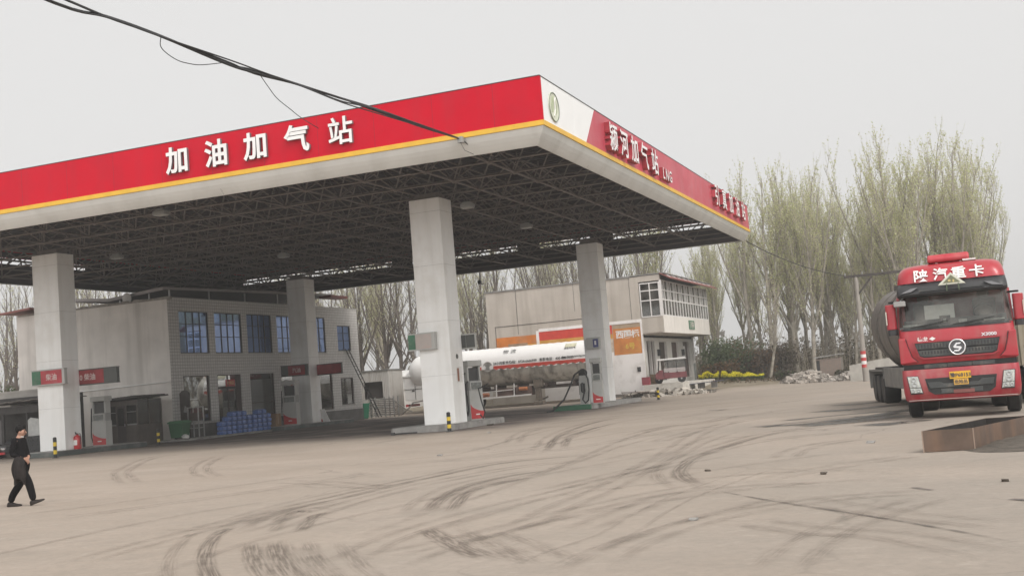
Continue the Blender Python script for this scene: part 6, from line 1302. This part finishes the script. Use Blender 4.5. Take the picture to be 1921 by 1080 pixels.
def hand(base, d, up, side, par):
    """palm + five fingers as one skinned mesh; d: finger direction, side: thumb side"""
    b = Vector(base); d = Vector(d).normalized(); u = Vector(up).normalized(); s = Vector(side).normalized()
    P = lambda a,c,e: tuple(b+d*a+s*c+u*e)
    ch = [[(*P(0,0,0),.026,.020),(*P(.045,0,0),.036,.016),(*P(.08,0,-.004),.036,.014)]]
    for k,(c,l) in enumerate(((.029,.070),(.010,.080),(-.010,.074),(-.028,.056))):
        ch.append([(*P(.08,0,-.004),.036,.014),(*P(.09,c,-.006),.0095),(*P(.09+l*.5,c*1.1,-.016),.0088),(*P(.09+l*.78,c*1.1,-.040),.0082),(*P(.09+l*.80,c*1.1,-.062),.0072)])
    ch.append([(*P(.045,0,0),.036,.016),(*P(.045,.042,-.006),.012),(*P(.075,.062,-.02),.0105),(*P(.103,.06,-.036),.0085)])
    return skin('hand', ch, SKIN_, par, 2)
hand((.05,-.163,1.015),(.85,.35,-.35),(.2,-.2,1),(0,.6,.8),body); hand((.125,.02,1.03),(.15,-.95,-.1),(.3,0,1),(-.9,.0,.3),body)
# face and ears
q = MB(); q.add([(.088,-.012,1.615),(.088,.012,1.615),(.112,-.017,1.580),(.112,.017,1.580),(.092,0,1.575),(.094,0,1.628)],[(5,0,2),(5,2,3),(5,3,1),(2,4,3),(0,4,2),(1,3,4)]); q.build('nose', SKIN_, body, smooth=80)
q = MB(); q.sphere((.078,-.030,1.622),(.012,.013,.008),8,6); q.sphere((.078,.030,1.622),(.012,.013,.008),8,6); q.build('eye', M('eye_dark',(.03,.02,.018),.3), body)
q = MB(); q.obox((.083,-.03,1.641),(.012,.03,.007)); q.obox((.083,.03,1.641),(.012,.03,.007)); q.build('eyebrow', HAIR, body)
q = MB(); q.sphere((.083,0,1.553),(.010,.024,.007),10,6); q.build('mouth', M('lip',(.30,.11,.09),.5), body)
for s in (-1,1):
    q = MB(); q.sphere((-.005,s*.083,1.61),(.022,.010,.033),8,6); q.build('ear', SKIN_, body, smooth=80)
q = MB(); rnd = random.Random(3); q.sphere((-.016,0,1.666),(.110,.099,.098),20,14)
q.v = [(min(a, .088+.25*(c-1.70)) if c > 1.66 else min(a, .035 if abs(b) > .06 else -.02), b, max(c, 1.585 if a < -.03 else 1.625)) for a,b,c in q.v]
q.v = [(a+rnd.uniform(-.004,.004),b+rnd.uniform(-.004,.004),c+(rnd.uniform(.0,.014) if c > 1.70 else 0)) for a,b,c in q.v]; q.build('hair', HAIR, body, smooth=70)
for o_ in body.children:
    if o_.name.split('.')[0] in ('nose','eye','eyebrow','mouth','ear','hair'): o_.location.z = -.03
# clothes
skin('sweater', [[(0,0,.93,.155,.125),(-.03,0,1.06,.150,.122),(-.06,0,1.25,.155,.125),(-.055,0,1.38,.135,.128),(-.04,0,1.455,.085,.085)],
    [(-.055,0,1.38,.125,.115),(*shR,.080),(*elR,.064),(.03,-.175,1.03,.046)],[(-.055,0,1.38,.125,.115),(*shL,.080),(*elL,.064),(.115,.05,1.035,.046)]], CLOTH, man)
skin('trousers', [[(0,0,.99,.150,.118),(.0,0,.90,.145,.118)],[(.0,0,.90,.145,.118),(hipR[0],hipR[1],.82,.105),(*kneeR,.090),(.212,-.105,.24,.080),(.236,-.10,.10,.070)],[(.0,0,.90,.145,.118),(hipL[0],hipL[1],.82,.105),(*kneeL,.090),(-.28,.09,.24,.080),(-.33,.09,.095,.070)]], TROU, man)
skin('collar', [[(-.04,-.05,1.478,.017),(.02,-.035,1.48,.015),(.035,0,1.47,.015),(.02,.035,1.48,.015),(-.04,.05,1.478,.017)]], M('collar_white',(.62,.60,.58),.8), man)
skin('cuff', [[(.028,-.174,1.03,.040),(.052,-.166,1.018,.040)]], M('cuff_white',(.66,.65,.63),.8), man)
def shoe(a, pitch):
    q = MB(); rings = []
    for x,w_,h0,h1 in ((-.075,.030,0,.075),(-.05,.040,0,.10),(.0,.042,0,.105),(.06,.044,0,.085),(.13,.048,0,.06),(.19,.046,.004,.052),(.222,.036,.010,.044),(.235,.022,.016,.034)):
        rings.append([(x,-w_,h0+.012),(x,-w_*.9,h0),(x,w_*.9,h0),(x,w_,h0+.012),(x,w_*.8,h0+(h1-h0)*.75),(x,w_*.3,h1),(x,-w_*.3,h1),(x,-w_*.8,h0+(h1-h0)*.75)])
    q.loft(rings); m4 = Matrix.Translation(a) @ Matrix.Rotation(pitch,4,'Y'); q.v = [tuple(m4 @ Vector(p)) for p in q.v]; q.build('shoe', SHOE, man, smooth=60)
shoe((.245,-.10,.028), R(-17)); shoe((-.325,.09,.004), R(2))
# the carried jacket, draped over the near forearm
q = MB(); nz_, na = 12, 20; rnd = random.Random(12); rows = []
for i in range(nz_+1):
    s = i/nz_; z = 1.04-.54*s; w_ = .075+.055*math.sin(min(1,s*1.2)*2.4); dpt = .045+.045*math.sin(s*3.0); row = []
    for j in range(na):
        a = 2*PI*j/na; fold = 1+.16*math.sin(4*a+s*3)+.10*math.sin(7*a-s*5); row.append((.0+.02*s+w_*math.cos(a)*fold, -.235-.02*s+dpt*math.sin(a)*fold, z+.015*math.sin(3*a)-(.05*math.cos(a*2) if i == nz_ else 0)))
    rows.append(row)
q.loft(rows); o = q.build('jacket', M('jacket_black',(.022,.018,.017),.6,var=.5,scale=9,spec=.15), smooth=80); o.parent = None
o.matrix_world = Matrix.Translation((-18.92,19.38,0)) @ Matrix.Rotation(.40,4,'Z'); tag(o,'black jacket hanging over the forearm of the walking person','jacket')

# ------------------------------------------------------------------ overhead cables
CAB = M('cable_black', (.02,.02,.021), .6, var=.2)
rnd = random.Random(19); main = [(-16.6,y,z) for y,z in ((6,11.0),(10,10.6),(14,10.32),(18.44,10.24),(19.95,10.30),(21.73,10.33),(24.4,10.33),(25.6,10.38),(27.7,10.46),(30.05,10.57),(32.0,10.62),(35.06,10.70),(38.6,10.80))]
for k,r_ in enumerate((.034,.027,.022,.018)):
    pts = []
    for i,p in enumerate(main):
        w_ = .0 if i in (4,5,8,12) else .085; pts.append((p[0]+rnd.uniform(-w_,w_)+.015*k, p[1], p[2]+rnd.uniform(-w_,w_)*.9-.012*k-(.10 if k==3 and i in (9,10) else 0)))
    P = [Vector(pts[0])*2-Vector(pts[1])]+[Vector(p) for p in pts]+[Vector(pts[-1])*2-Vector(pts[-2])]; fine = []
    for i in range(1,len(P)-2):
        for j in range(5):
            t_ = j/5; a,b,c,d = P[i-1:i+3]; fine.append(.5*((2*b)+(-a+c)*t_+(2*a-5*b+4*c-d)*t_*t_+(-a+3*b-3*c+d)*t_**3))
    fine.append(P[-2]); q = MB(); q.tube(fine, r_, 6); o = q.build('overhead_cable', CAB, smooth=60)
    tag(o, ('thickest black cable of the overhead bundle above the front fascia','middling black cable twisted into the overhead bundle','thin black cable beside the thickest one in the overhead bundle','slackest thin cable sagging below the overhead bundle')[k],'cable','cables of the overhead bundle')
for nm,pts,lab in (('cable_loop',[(-16.6,21.76,10.33),(-16.6,21.76,10.05),(-16.6,22.27,9.90),(-16.6,22.8,9.92),(-16.6,23.3,10.01),(-16.6,24.2,10.27),(-16.6,24.5,10.31)],'drooping black loop hanging below the overhead bundle'),('drop_wire',[(-16.6,25.7,10.37),(-16.6,26.1,10.1),(-16.6,26.54,9.84),(-16.6,27.2,9.66),(-16.6,27.71,9.53),(-16.6,28.8,9.36)],'thin loose wire end hanging from the overhead bundle')):
    P = [Vector(pts[0])*2-Vector(pts[1])]+[Vector(p) for p in pts]+[Vector(pts[-1])*2-Vector(pts[-2])]; fine = []
    for i in range(1,len(P)-2):
        for j in range(6):
            t_ = j/6; a,b,c,d = P[i-1:i+3]; fine.append(.5*((2*b)+(-a+c)*t_+(2*a-5*b+4*c-d)*t_*t_+(-a+3*b-3*c+d)*t_**3))
    q = MB(); q.tube(fine, .011, 5); o = q.build(nm, CAB, smooth=60); tag(o,lab,'wire')
q = MB(); q.tube([(-16.5,38.6,10.78),(-16.3,38.9,10.5),(-15.9,39.3,10.15),(-15.2,40.3,10.02),(-14.6,42.0,10.3)], .02, 5); q.tube([(-16.52,38.55,10.62),(-16.35,38.5,10.3),(-16.1,38.7,10.15)], .01, 4); o = q.build('trailing_wire', CAB, smooth=60); tag(o,'black wire running from the fascia junction box under the canopy edge','wire')
q = MB(); P0, P1 = Vector((-13.6,79.5,10.2)), Vector((-8.25,88.0,7.75)); q.tube([P0.lerp(P1,i/14)+Vector((0,0,-.75*4*(i/14)*(1-i/14)*.5)) for i in range(15)], .03, 5); o = q.build('span_wire', CAB, smooth=60); tag(o,'black wire sagging from the far canopy corner to the pole crossarm','wire')
# pole frame by the road
t = thing('utility_pole','grey concrete pole with a long dark crossarm and red white base band by the road','pole',(-7.45,88,0)); CP = M('pole_concrete',(.30,.275,.245),.9,var=.12)
q = MB(); q.cyl((0,0,-.1),(.04,0,7.55),.20,.14,14); q.build('shaft', CP, t, smooth=50)
q = MB(); q.cyl((3.9,0,-.1),(3.9,0,7.55),.20,.14,14); q.build('second_shaft', CP, t, smooth=50)
q = MB(); q.box(-.80,-.13,7.55,4.6,.13,7.72); q.build('crossarm', M('timber_dark',(.05,.042,.037),.8,var=.3), t); q = MB(); q.bar((.1,-.05,6.3),(1.15,-.05,7.5),.10,.12); q.build('brace', M('timber_dark2',(.05,.042,.037),.8), t)
q = MB()
for i in range(5): q.cyl((0,0,1.0+.24*i),(0,0,1.238+.24*i),.195,n=16,m=i%2)
q.build('warning_band', [M('band_red',(.50,.05,.05),.5), TEXTWHITE], t, smooth=40)
q = MB()
for x in (-.7,.5,1.9): q.cyl((x,0,7.72),(x,0,7.9),.05,n=8)
q.build('insulator', MIDGREY, t)
# brick hut, low wall
t = thing('brick_hut','tiny roofless brick hut with a pale lintel under the poplars','hut',(-11.25,99.6,.35)); q = MB(); BRK = brick_mat('hut_brick',(.26,.19,.15),(.21,.16,.13),(.20,.18,.16),'y',.25,.08,.012)
q.box(-1.0,0,0,1.0,.2,1.5); q.box(-1.0,.2,0,-.8,1.6,1.6); q.box(.8,.2,0,1.0,1.6,1.6); q.build('wall', BRK, t); q = MB(); q.prism([(-1.15,1.62),(1.15,1.80),(1.15,1.88),(-1.15,1.70)],'y',-.15,1.7); q.build('roof_slab', CONC, t); q = MB(); q.box(-.97,-.02,.3,-.72,-.001,1.4); q.build('door_opening', BLACK, t)
q = MB(); q.prism([(-8.9,-.1),(-5.0,-.1),(-5.0,1.65),(-6.8,1.5),(-8.9,1.2)],'y',92.0,92.25); o = q.build('low_wall', M('low_wall_pale',(.44,.42,.38),.9,var=.15)); tag(o,'low pale wall behind the pole frame beside the road','wall')

# ------------------------------------------------------------------ trees
def leaf_mat(name, c1, c2, trans=.5):
    m, nt, b = mat_base(name); o = nt.nodes['Material Output']; tc = nt.nodes.new('ShaderNodeTexCoord')
    c = mixc(nt, noise_fac(nt, tc.outputs['Object'], .9, .35, .65, 3), c1, c2); nt.links.new(c, b.inputs['Base Color']); b.inputs['Roughness'].default_value = .7; b.inputs['Specular IOR Level'].default_value = .2
    t = nt.nodes.new('ShaderNodeBsdfTranslucent'); nt.links.new(c, t.inputs[0]); s = nt.nodes.new('ShaderNodeMixShader'); s.inputs[0].default_value = trans
    nt.links.new(b.outputs[0], s.inputs[1]); nt.links.new(t.outputs[0], s.inputs[2]); nt.links.new(s.outputs[0], o.inputs[0]); return m
BARK = M('poplar_bark', (.30,.27,.225), .95, var=.35, scale=2.5, bump=.4)
BARKD = M('dark_bark', (.13,.11,.095), .95, var=.3, scale=2.5)
TWIG = M('twig', (.33,.29,.225), .95, var=.25, scale=1.5); TWIGD = M('twig_dark', (.19,.165,.145), .95, var=.25, scale=1.5)
BUD = leaf_mat('bud_pale_green', (.50,.53,.23), (.63,.65,.35)); BUD2 = leaf_mat('bud_straw', (.52,.49,.33), (.66,.62,.48))
def rdir(rnd): 
    a = rnd.random()*2*PI; z = rnd.uniform(-1,1); s = math.sqrt(1-z*z); return Vector((s*math.cos(a),s*math.sin(a),z))
def quad_leaf(q, p, s, rnd, m):
    n = rdir(rnd); a = n.orthogonal().normalized()*s; b = n.cross(a).normalized()*s*.6
    q.add([p-a*.9, p-b, p+a, p+b], [(0,1,2,3)], m)
def grow(seed, H, r0, first, nb, ang, lenf, ntw, nleaf, lsz, wob=.35, forks=0, twl=1.5, tw_r=.016, lean=0, broom=0):
    rnd = random.Random(seed); tq = MB(); cq = MB()
    def axis(base, d, L, n, up, w_):
        P = [Vector(base)]; d = Vector(d).normalized()
        for i in range(n):
            d = (d + Vector((0,0,up)) + Vector((rnd.uniform(-w_,w_),rnd.uniform(-w_,w_),rnd.uniform(-w_,w_)*.4))).normalized(); P.append(P[-1]+d*L/n)
        return P
    stems = [axis((0,0,-.3),(lean+rnd.uniform(-.05,.05),rnd.uniform(-.05,.05),1),H,9,.10,.045)]
    for k in range(forks):
        i = rnd.choice((2,3,3,4)); b = stems[0][i]; a = rnd.random()*2*PI; sp_ = (.34+.2*rnd.random()) if broom else .5; stems.append(axis(b,(math.cos(a)*sp_,math.sin(a)*sp_,1),(H*(rnd.uniform(.84,.98) if broom else .97)-b.z),7,.10 if broom else .16,.06))
    prim = []
    for si,P in enumerate(stems):
        n = len(P); rb = r0 if si == 0 else r0*.5; tq.tube(P,[rb*(1-.93*(i/(n-1)))**.9+.012 for i in range(n)],7 if si == 0 else 6)
        for k in range(nb if si == 0 else nb//2):
            t = first+(1-first)*(k+rnd.random())/(nb if si == 0 else nb//2)
            if si: t = .12+.86*(t-first)/(1-first)
            t = min(t,.985); f = t*(n-1); i = int(f); b = P[i].lerp(P[min(i+1,n-1)],f-i); hz = b.z/H; a = rnd.random()*2*PI; el = R(ang*rnd.uniform(.75,1.2))
            L = max(.7, lenf*H*(1-.82*max(0,(hz-.25))/.75)**.8*rnd.uniform(.6,1.1)); d = Vector((math.cos(a)*math.sin(el),math.sin(a)*math.sin(el),math.cos(el)))
            B = axis(b,d,L,5,.10,.10); rr_ = max(.018,.55*rb*(1-t)**.8*rnd.uniform(.4,.8)); tq.tube(B,[rr_*(1-.8*j/5)+.006 for j in range(6)],4,caps=False); prim.append((B,L))
    for B,L in prim:
        for k in range(max(2,int(ntw*L/3.0))):
            t = rnd.uniform(.15,1); f = t*5; i = min(4,int(f)); b = B[i].lerp(B[i+1],f-i); d = (B[i+1]-B[i]).normalized()*.7+rdir(rnd)*.5+Vector((0,0,.75)); tl = twl*rnd.uniform(.4,1.1)
            T = axis(b,d,tl,3,.12,.12); cq.tube(T,[tw_r,tw_r*.75,tw_r*.5,tw_r*.3],3,caps=False,m=0)
            for _ in range(nleaf):
                g = rnd.uniform(.15,1.05)*3; gi = min(2,int(g)); p = T[gi].lerp(T[gi+1],g-gi)+rdir(rnd)*.10; quad_leaf(cq,p,lsz*rnd.uniform(.55,1.25),rnd,1 if rnd.random() < .6 else 2)
    return tq, cq
protos = {}
def proto(kind, seed, bark, twig, b1, b2, **k):
    tq, cq = grow(seed, **k); root = bpy.data.objects.new(kind, None); COL.objects.link(root)
    tq.build('trunk', bark, root, smooth=70, fix=False); cq.build('crown', [twig,b1,b2], root, fix=False); return root
POP = [proto('poplar_tree',s,BARK,TWIG,BUD,BUD2,H=20,r0=.24,first=.20,nb=30,ang=32,lenf=.21,ntw=8,nleaf=11,lsz=.085,forks=f,tw_r=.012,twl=2.1,broom=1) for s,f in ((101,5),(102,6),(103,3),(104,5),(105,4))]
BAR = [proto('bare_tree',s,BARKD,TWIGD,BUD2,BUD,H=15,r0=.24,first=.24,nb=26,ang=36,lenf=.34,ntw=6,nleaf=4,lsz=.07,forks=f,twl=1.6,tw_r=.014) for s,f in ((201,2),(202,3),(203,1),(204,2))]
SAP = proto('young_tree',301,BARK,TWIG,BUD2,BUD,H=8,r0=.14,first=.25,nb=20,ang=38,lenf=.38,ntw=6,nleaf=2,lsz=.08,forks=2,twl=1.0,tw_r=.012,lean=-.28)
used_p = set()
def place(root, x, y, rz, s, label, cat, group):
    if root not in used_p:
        used_p.add(root); root.location = (x,y,gh(x,y)); root.rotation_euler = (0,0,rz); root.scale = (s[0],s[0],s[1]); root['label'] = label; root['category'] = cat
        if group: root['group'] = group
        return root
    r_ = dup(root,(x,y,gh(x,y)),rz,label,None,(s[0],s[0],s[1]))
    if group: r_['group'] = group
    return r_
rnd = random.Random(77)
env = [(-30,11.5),(-27,12.5),(-24.5,13.5),(-22,15),(-19.8,14.8),(-17.6,19.6),(-15.2,19.4),(-12.6,18.8),(-10.9,13.6),(-9.2,13.8),(-8.2,16.0),(-6.2,21.2),(-3.6,20.6),(-.8,19.8),(1.2,17.6),(2.6,13.5),(4,9)]
def envh(x):
    if x <= env[0][0]: return env[0][1]
    for (a,h),(b,k) in zip(env,env[1:]):
        if a <= x <= b: return h+(k-h)*(x-a)/(b-a)
    return env[-1][1]
GRP = 'poplars in the grove beyond the road'; n = 0
# front row by hand, then the depth of the grove
front = [(-18.9,109,19.4),(-17.0,108,18.6),(-15.3,110,19.2),(-13.4,107,18.2),(-11.9,111,15.6),(-9.9,109,13.4),(-7.7,108,16.4),(-6.1,110,21.0),(-4.6,107,19.8),(-2.9,111,20.4),(-1.2,108,19.6),(.3,112,18.4),(1.5,109,15.4)]
for x,y,h in front:
    k = rnd.randrange(5); place(POP[k],x,y,rnd.random()*6.3,(h/20*rnd.uniform(.9,1.05),h/20),'budding poplar at the roadside edge of the grove with its trunk clear to the ground','tree','poplars along the front of the grove'); n += 1
for i in range(29):
    u = rnd.uniform(-27,2.2); y = rnd.uniform(113,138); h = envh(u)*y/112*rnd.uniform(.70,1.0); k = rnd.randrange(5)
    place(POP[k],u*y/112,y,rnd.random()*6.3,(h/20*rnd.uniform(.8,1.0),h/20),'pale budding poplar in the thick of the grove beyond the road','tree',GRP); n += 1
for i in range(17):
    x = -68+i*2.35+rnd.uniform(-.8,.8); y = rnd.uniform(111,117) if x > -43 else rnd.uniform(103.5,112); k = rnd.randrange(4); h = rnd.uniform(14.5,17)
    place(BAR[k],x,y,rnd.random()*6.3,(h/15,h/15),'leafless dark forked tree behind the white boundary wall','tree','bare trees behind the white boundary wall')
for i in range(22):
    x = -86+i*2.7+rnd.uniform(-1,1); y = rnd.uniform(118,136); k = rnd.randrange(4); h = rnd.uniform(14,17.5)
    place(BAR[k] if rnd.random() < .6 else POP[k],x,y,rnd.random()*6.3,(h/15,h/15) if True else 0,'thin grey tree in the far row seen below the canopy','tree','trees of the far row behind the yard')
for x,y,h in ((-77,84,15),(-73.5,88,14),(-70,83,15.5),(-66,90,14),(-62,86,13.5),(-58,93,14),(-80,80,14),(-69,95,16),(-75,96,16),(-84,86,15),(-82,92,15.5),(-78,90,15),(-88,95,16),(-71,79,13.5)):
    k = rnd.randrange(4); place(BAR[k],x,y,rnd.random()*6.3,(h/15,h/15),'forked bare tree rising behind the plaster wall at the far left','tree','bare trees behind the tiled building')
place(SAP,-16.9,104.0,R(200),(1.0,1.0),'slim leaning bare sapling by the yellow flowers in front of the grove','tree',None)
# green tree at the right edge
def clump(q, c, rad, n, s, rnd, mats, hollow=.35):
    for _ in range(n):
        d = rdir(rnd); r_ = (hollow+(1-hollow)*rnd.random()**.5); p = Vector((c[0]+d.x*rad[0]*r_,c[1]+d.y*rad[1]*r_,max(.03,c[2]+d.z*rad[2]*r_))); quad_leaf(q,p,s*rnd.uniform(.5,1.3),rnd,rnd.choice(mats))
GRN = leaf_mat('leaf_green', (.07,.105,.04), (.12,.155,.07)); GRN2 = leaf_mat('leaf_dark_green', (.11,.15,.08), (.19,.23,.125)); BRN = leaf_mat('leaf_russet', (.20,.12,.065), (.26,.17,.10)); OLV = leaf_mat('leaf_olive', (.09,.085,.045), (.14,.125,.07)); FLW = leaf_mat('petal_yellow', (.80,.72,.03), (.88,.82,.08)); GREY_T = leaf_mat('twig_thicket', (.13,.105,.085), (.19,.16,.125))
def crown_tree(name,label,x,y,h,rad,seed,n,mats,group=None):
    rnd = random.Random(seed); t = thing(name,label,'tree',(x,y,gh(x,y)),0,group); q = MB(); q.tube([(0,0,-.2),(.1,0,h*.4),(.05,.1,h*.85)],[.22,.16,.05],7)
    for k in range(9): a = rnd.random()*6.3; q.tube([(.08,0,h*(.35+.05*k)),(math.cos(a)*rad*.7,math.sin(a)*rad*.7,h*(.5+.05*k))],[.07,.02],4)
    q.build('trunk',BARKD,t); q = MB()
    for k in range(26): d = rdir(rnd); clump(q,(d.x*rad*.75,d.y*rad*.75,h*.68+d.z*h*.26),(rad*.42,rad*.42,rad*.36),n,.14,rnd,mats)
    q.build('crown',[GRN,OLV,GRN2],t,fix=False)
crown_tree('leafy_tree','green leafy tree top peeping over the lorries at the right edge',9.6,118,11.5,3.4,401,260,(0,0,1))
crown_tree('leafy_tree','second green tree behind the tipper lorry out at the right',6.4,92,7.0,2.0,402,200,(0,1,2))
def shrub(label,x,y,rx,ry,h,seed,n,mats,pal,s=.11,group=None,name='shrub'):
    rnd = random.Random(seed); t = thing(name,label,'shrub',(x,y,gh(x,y)),0,group); q = MB()
    for k in range(int(10+rx*4)): a = rnd.random()*6.3; e = rnd.uniform(.2,.9); q.tube([(math.cos(a)*rx*.25,math.sin(a)*ry*.25,-.1),(math.cos(a)*rx*e*.6,math.sin(a)*ry*e*.6,h*.6),(math.cos(a)*rx*e,math.sin(a)*ry*e,h*rnd.uniform(.8,1.08))],[.03,.02,.006],4)
    q.build('stem',TWIGD,t); q = MB()
    for k in range(int(11+rx*5)): a = rnd.random()*6.3; e = math.sqrt(rnd.random())*.75; clump(q,(math.cos(a)*rx*e,math.sin(a)*ry*e,h*rnd.uniform(.25,.78)),(rx*.36,ry*.4,h*.30),n,s,rnd,mats)
    q.build('foliage',pal,t,fix=False)
PAL = [GRN2,GRN,BRN,OLV,GREY_T]
shrub('tall dark green shrub right against the balcony house',-21.6,105.6,2.2,1.6,3.9,501,190,(0,0,1,0),PAL)
shrub('broad dark green shrub with russet lower leaves behind the yellow flowers',-19.4,106.2,2.4,1.8,3.9,502,210,(0,0,0,2,1),PAL)
shrub('russet low shrub behind the left patch of yellow flowers',-21.3,104.2,1.9,.7,1.8,503,150,(2,2,3),PAL)
shrub('brown twiggy shrub right of the dark green one',-17.6,105.6,1.6,1.4,2.6,504,150,(2,4,4),PAL)
shrub('grey brown thicket bush beside the leaning sapling',-15.9,107.0,1.7,1.4,3.2,505,150,(4,4,3),PAL)
shrub('olive scrub bush between the two rubble heaps',-9.6,99.0,1.3,.7,1.0,506,150,(3,3,4),PAL)
shrub('small olive bush at the foot of the red white banded pole',-7.0,93.0,.9,.6,1.0,507,120,(3,3,4,1),PAL)
shrub('weedy olive bush left of the pale rubble heap',-15.2,101.6,1.0,.6,.8,508,110,(3,1,4),PAL)
shrub('dark evergreen bush at the far left behind the yard wall',-59.9,60.4,1.7,1.6,4.4,509,170,(0,1,3),PAL)
# brown undergrowth through the grove, ground cover
rnd = random.Random(61); q = MB()
for i in range(2600):
    u = rnd.uniform(-26,4.5); y = rnd.uniform(109,134); x = u*y/112; z = gh(x,y); h = rnd.uniform(1.2,4.6)*(.5+.5*rnd.random()); a = rnd.uniform(-.35,.35); b = rnd.uniform(-.35,.35)
    q.tube([(x,y,z-.05),(x+a*.5,y+b*.5,z+h*.6),(x+a,y+b,z+h)],[.028,.02,.008],3,caps=False,m=0)
    for k in range(7): quad_leaf(q,Vector((x+a*rnd.random()+rnd.uniform(-.4,.4),y+b+rnd.uniform(-.4,.4),z+h*rnd.uniform(.2,1))),.12*rnd.uniform(.6,1.3),rnd,1+(rnd.random()<.3))
struct(q.build('undergrowth',[TWIG,GREY_T,OLV],fix=False),'stuff')
rnd = random.Random(62); q = MB()
for i in range(10000):
    if rnd.random() < .35: x = rnd.uniform(-22.9,-21.2); y = 103.2+rnd.uniform(-.4,.4)
    else: x = rnd.uniform(-20.8,-17.2); y = 102.8+rnd.uniform(-.6,.6)
    h = rnd.uniform(.22,.95)*(1-.45*max(0,(x+20.8)/3.6))*(.82+.18*math.sin(x*5.1+y*3)); z = gh(x,y); quad_leaf(q,Vector((x,y,z+h)),.07*rnd.uniform(.6,1.3),rnd,0 if h > .38 else 1)
    if i%4 == 0: q.tube([(x,y,z),(x+.03,y,z+h)],.008,3,caps=False,m=1)
struct(q.build('yellow_flowers',[FLW,GRN],fix=False),'stuff')
rnd = random.Random(63); q = MB()
for i in range(7000):
    y = 97+22*rnd.random()**1.3; x = rnd.uniform(-22,4); z = gh(x,y); 
    if y < 99+.7*(x+20)*.25: continue
    quad_leaf(q,Vector((x,y,z+rnd.uniform(.02,.28))),.10*rnd.uniform(.5,1.4),rnd,rnd.choice((0,0,1,2)))
struct(q.build('ground_cover',[GREY_T,OLV,BRN],fix=False),'stuff')
q = MB(); rnd = random.Random(64)
for i in range(170):
    x = -330+i*4.2+rnd.uniform(-2,2); y = 330+rnd.uniform(-25,25); h = rnd.uniform(7,13)
    for k in range(26): d = rdir(rnd); quad_leaf(q,Vector((x+d.x*3.2,y+d.y*3,1+h*.55+d.z*h*.45)),1.2*rnd.uniform(.5,1.2),rnd,rnd.choice((0,1)))
struct(q.build('distant_woods',[GREY_T,OLV],fix=False),'stuff')
for i,(x,y,s_) in enumerate(((-13.5,28.5,.07),(-4.4,19.8,.05),(-2.1,24.5,.08),(-2.3,18.3,.05),(-3.2,13.4,.05),(-20.6,49.0,.12),(-17.3,41.0,.06),(.2,16.2,.05),(-34.0,72.0,.14))):
    rnd = random.Random(900+i); q = MB(); b = [(sx*s_*rnd.uniform(.6,1.2),sy*s_*rnd.uniform(.5,1),sz*s_*rnd.uniform(.6,1)) for sz in (0,.7) for sx,sy in ((-1,-1),(1,-1),(1,1),(-1,1))]
    q.add(b,[(0,3,2,1),(4,5,6,7),(0,1,5,4),(1,2,6,5),(2,3,7,6),(3,0,4,7)]); o = q.build('loose_stone',SOIL if i%2 else CONC,loc=(x,y,.004)); tag(o,'small loose stone lying on the dusty yard','stone','loose stones on the yard')

# ------------------------------------------------------------------ spring haze over the whole place
q = MB(); q.box(-420,-60,-1.0,420,520,32.0); hz = q.build('haze', (lambda m: m)(bpy.data.materials.new('haze_air')))
hm = hz.data.materials[0]; hm.use_nodes = True; hn = hm.node_tree; hn.nodes.clear(); ho = hn.nodes.new('ShaderNodeOutputMaterial'); hv = hn.nodes.new('ShaderNodeVolumePrincipled')
hv.inputs['Color'].default_value = (.93,.92,.90,1); hv.inputs['Density'].default_value = .0012; hv.inputs['Anisotropy'].default_value = .2; hn.links.new(hv.outputs[0], ho.inputs['Volume']); struct(hz,'stuff')
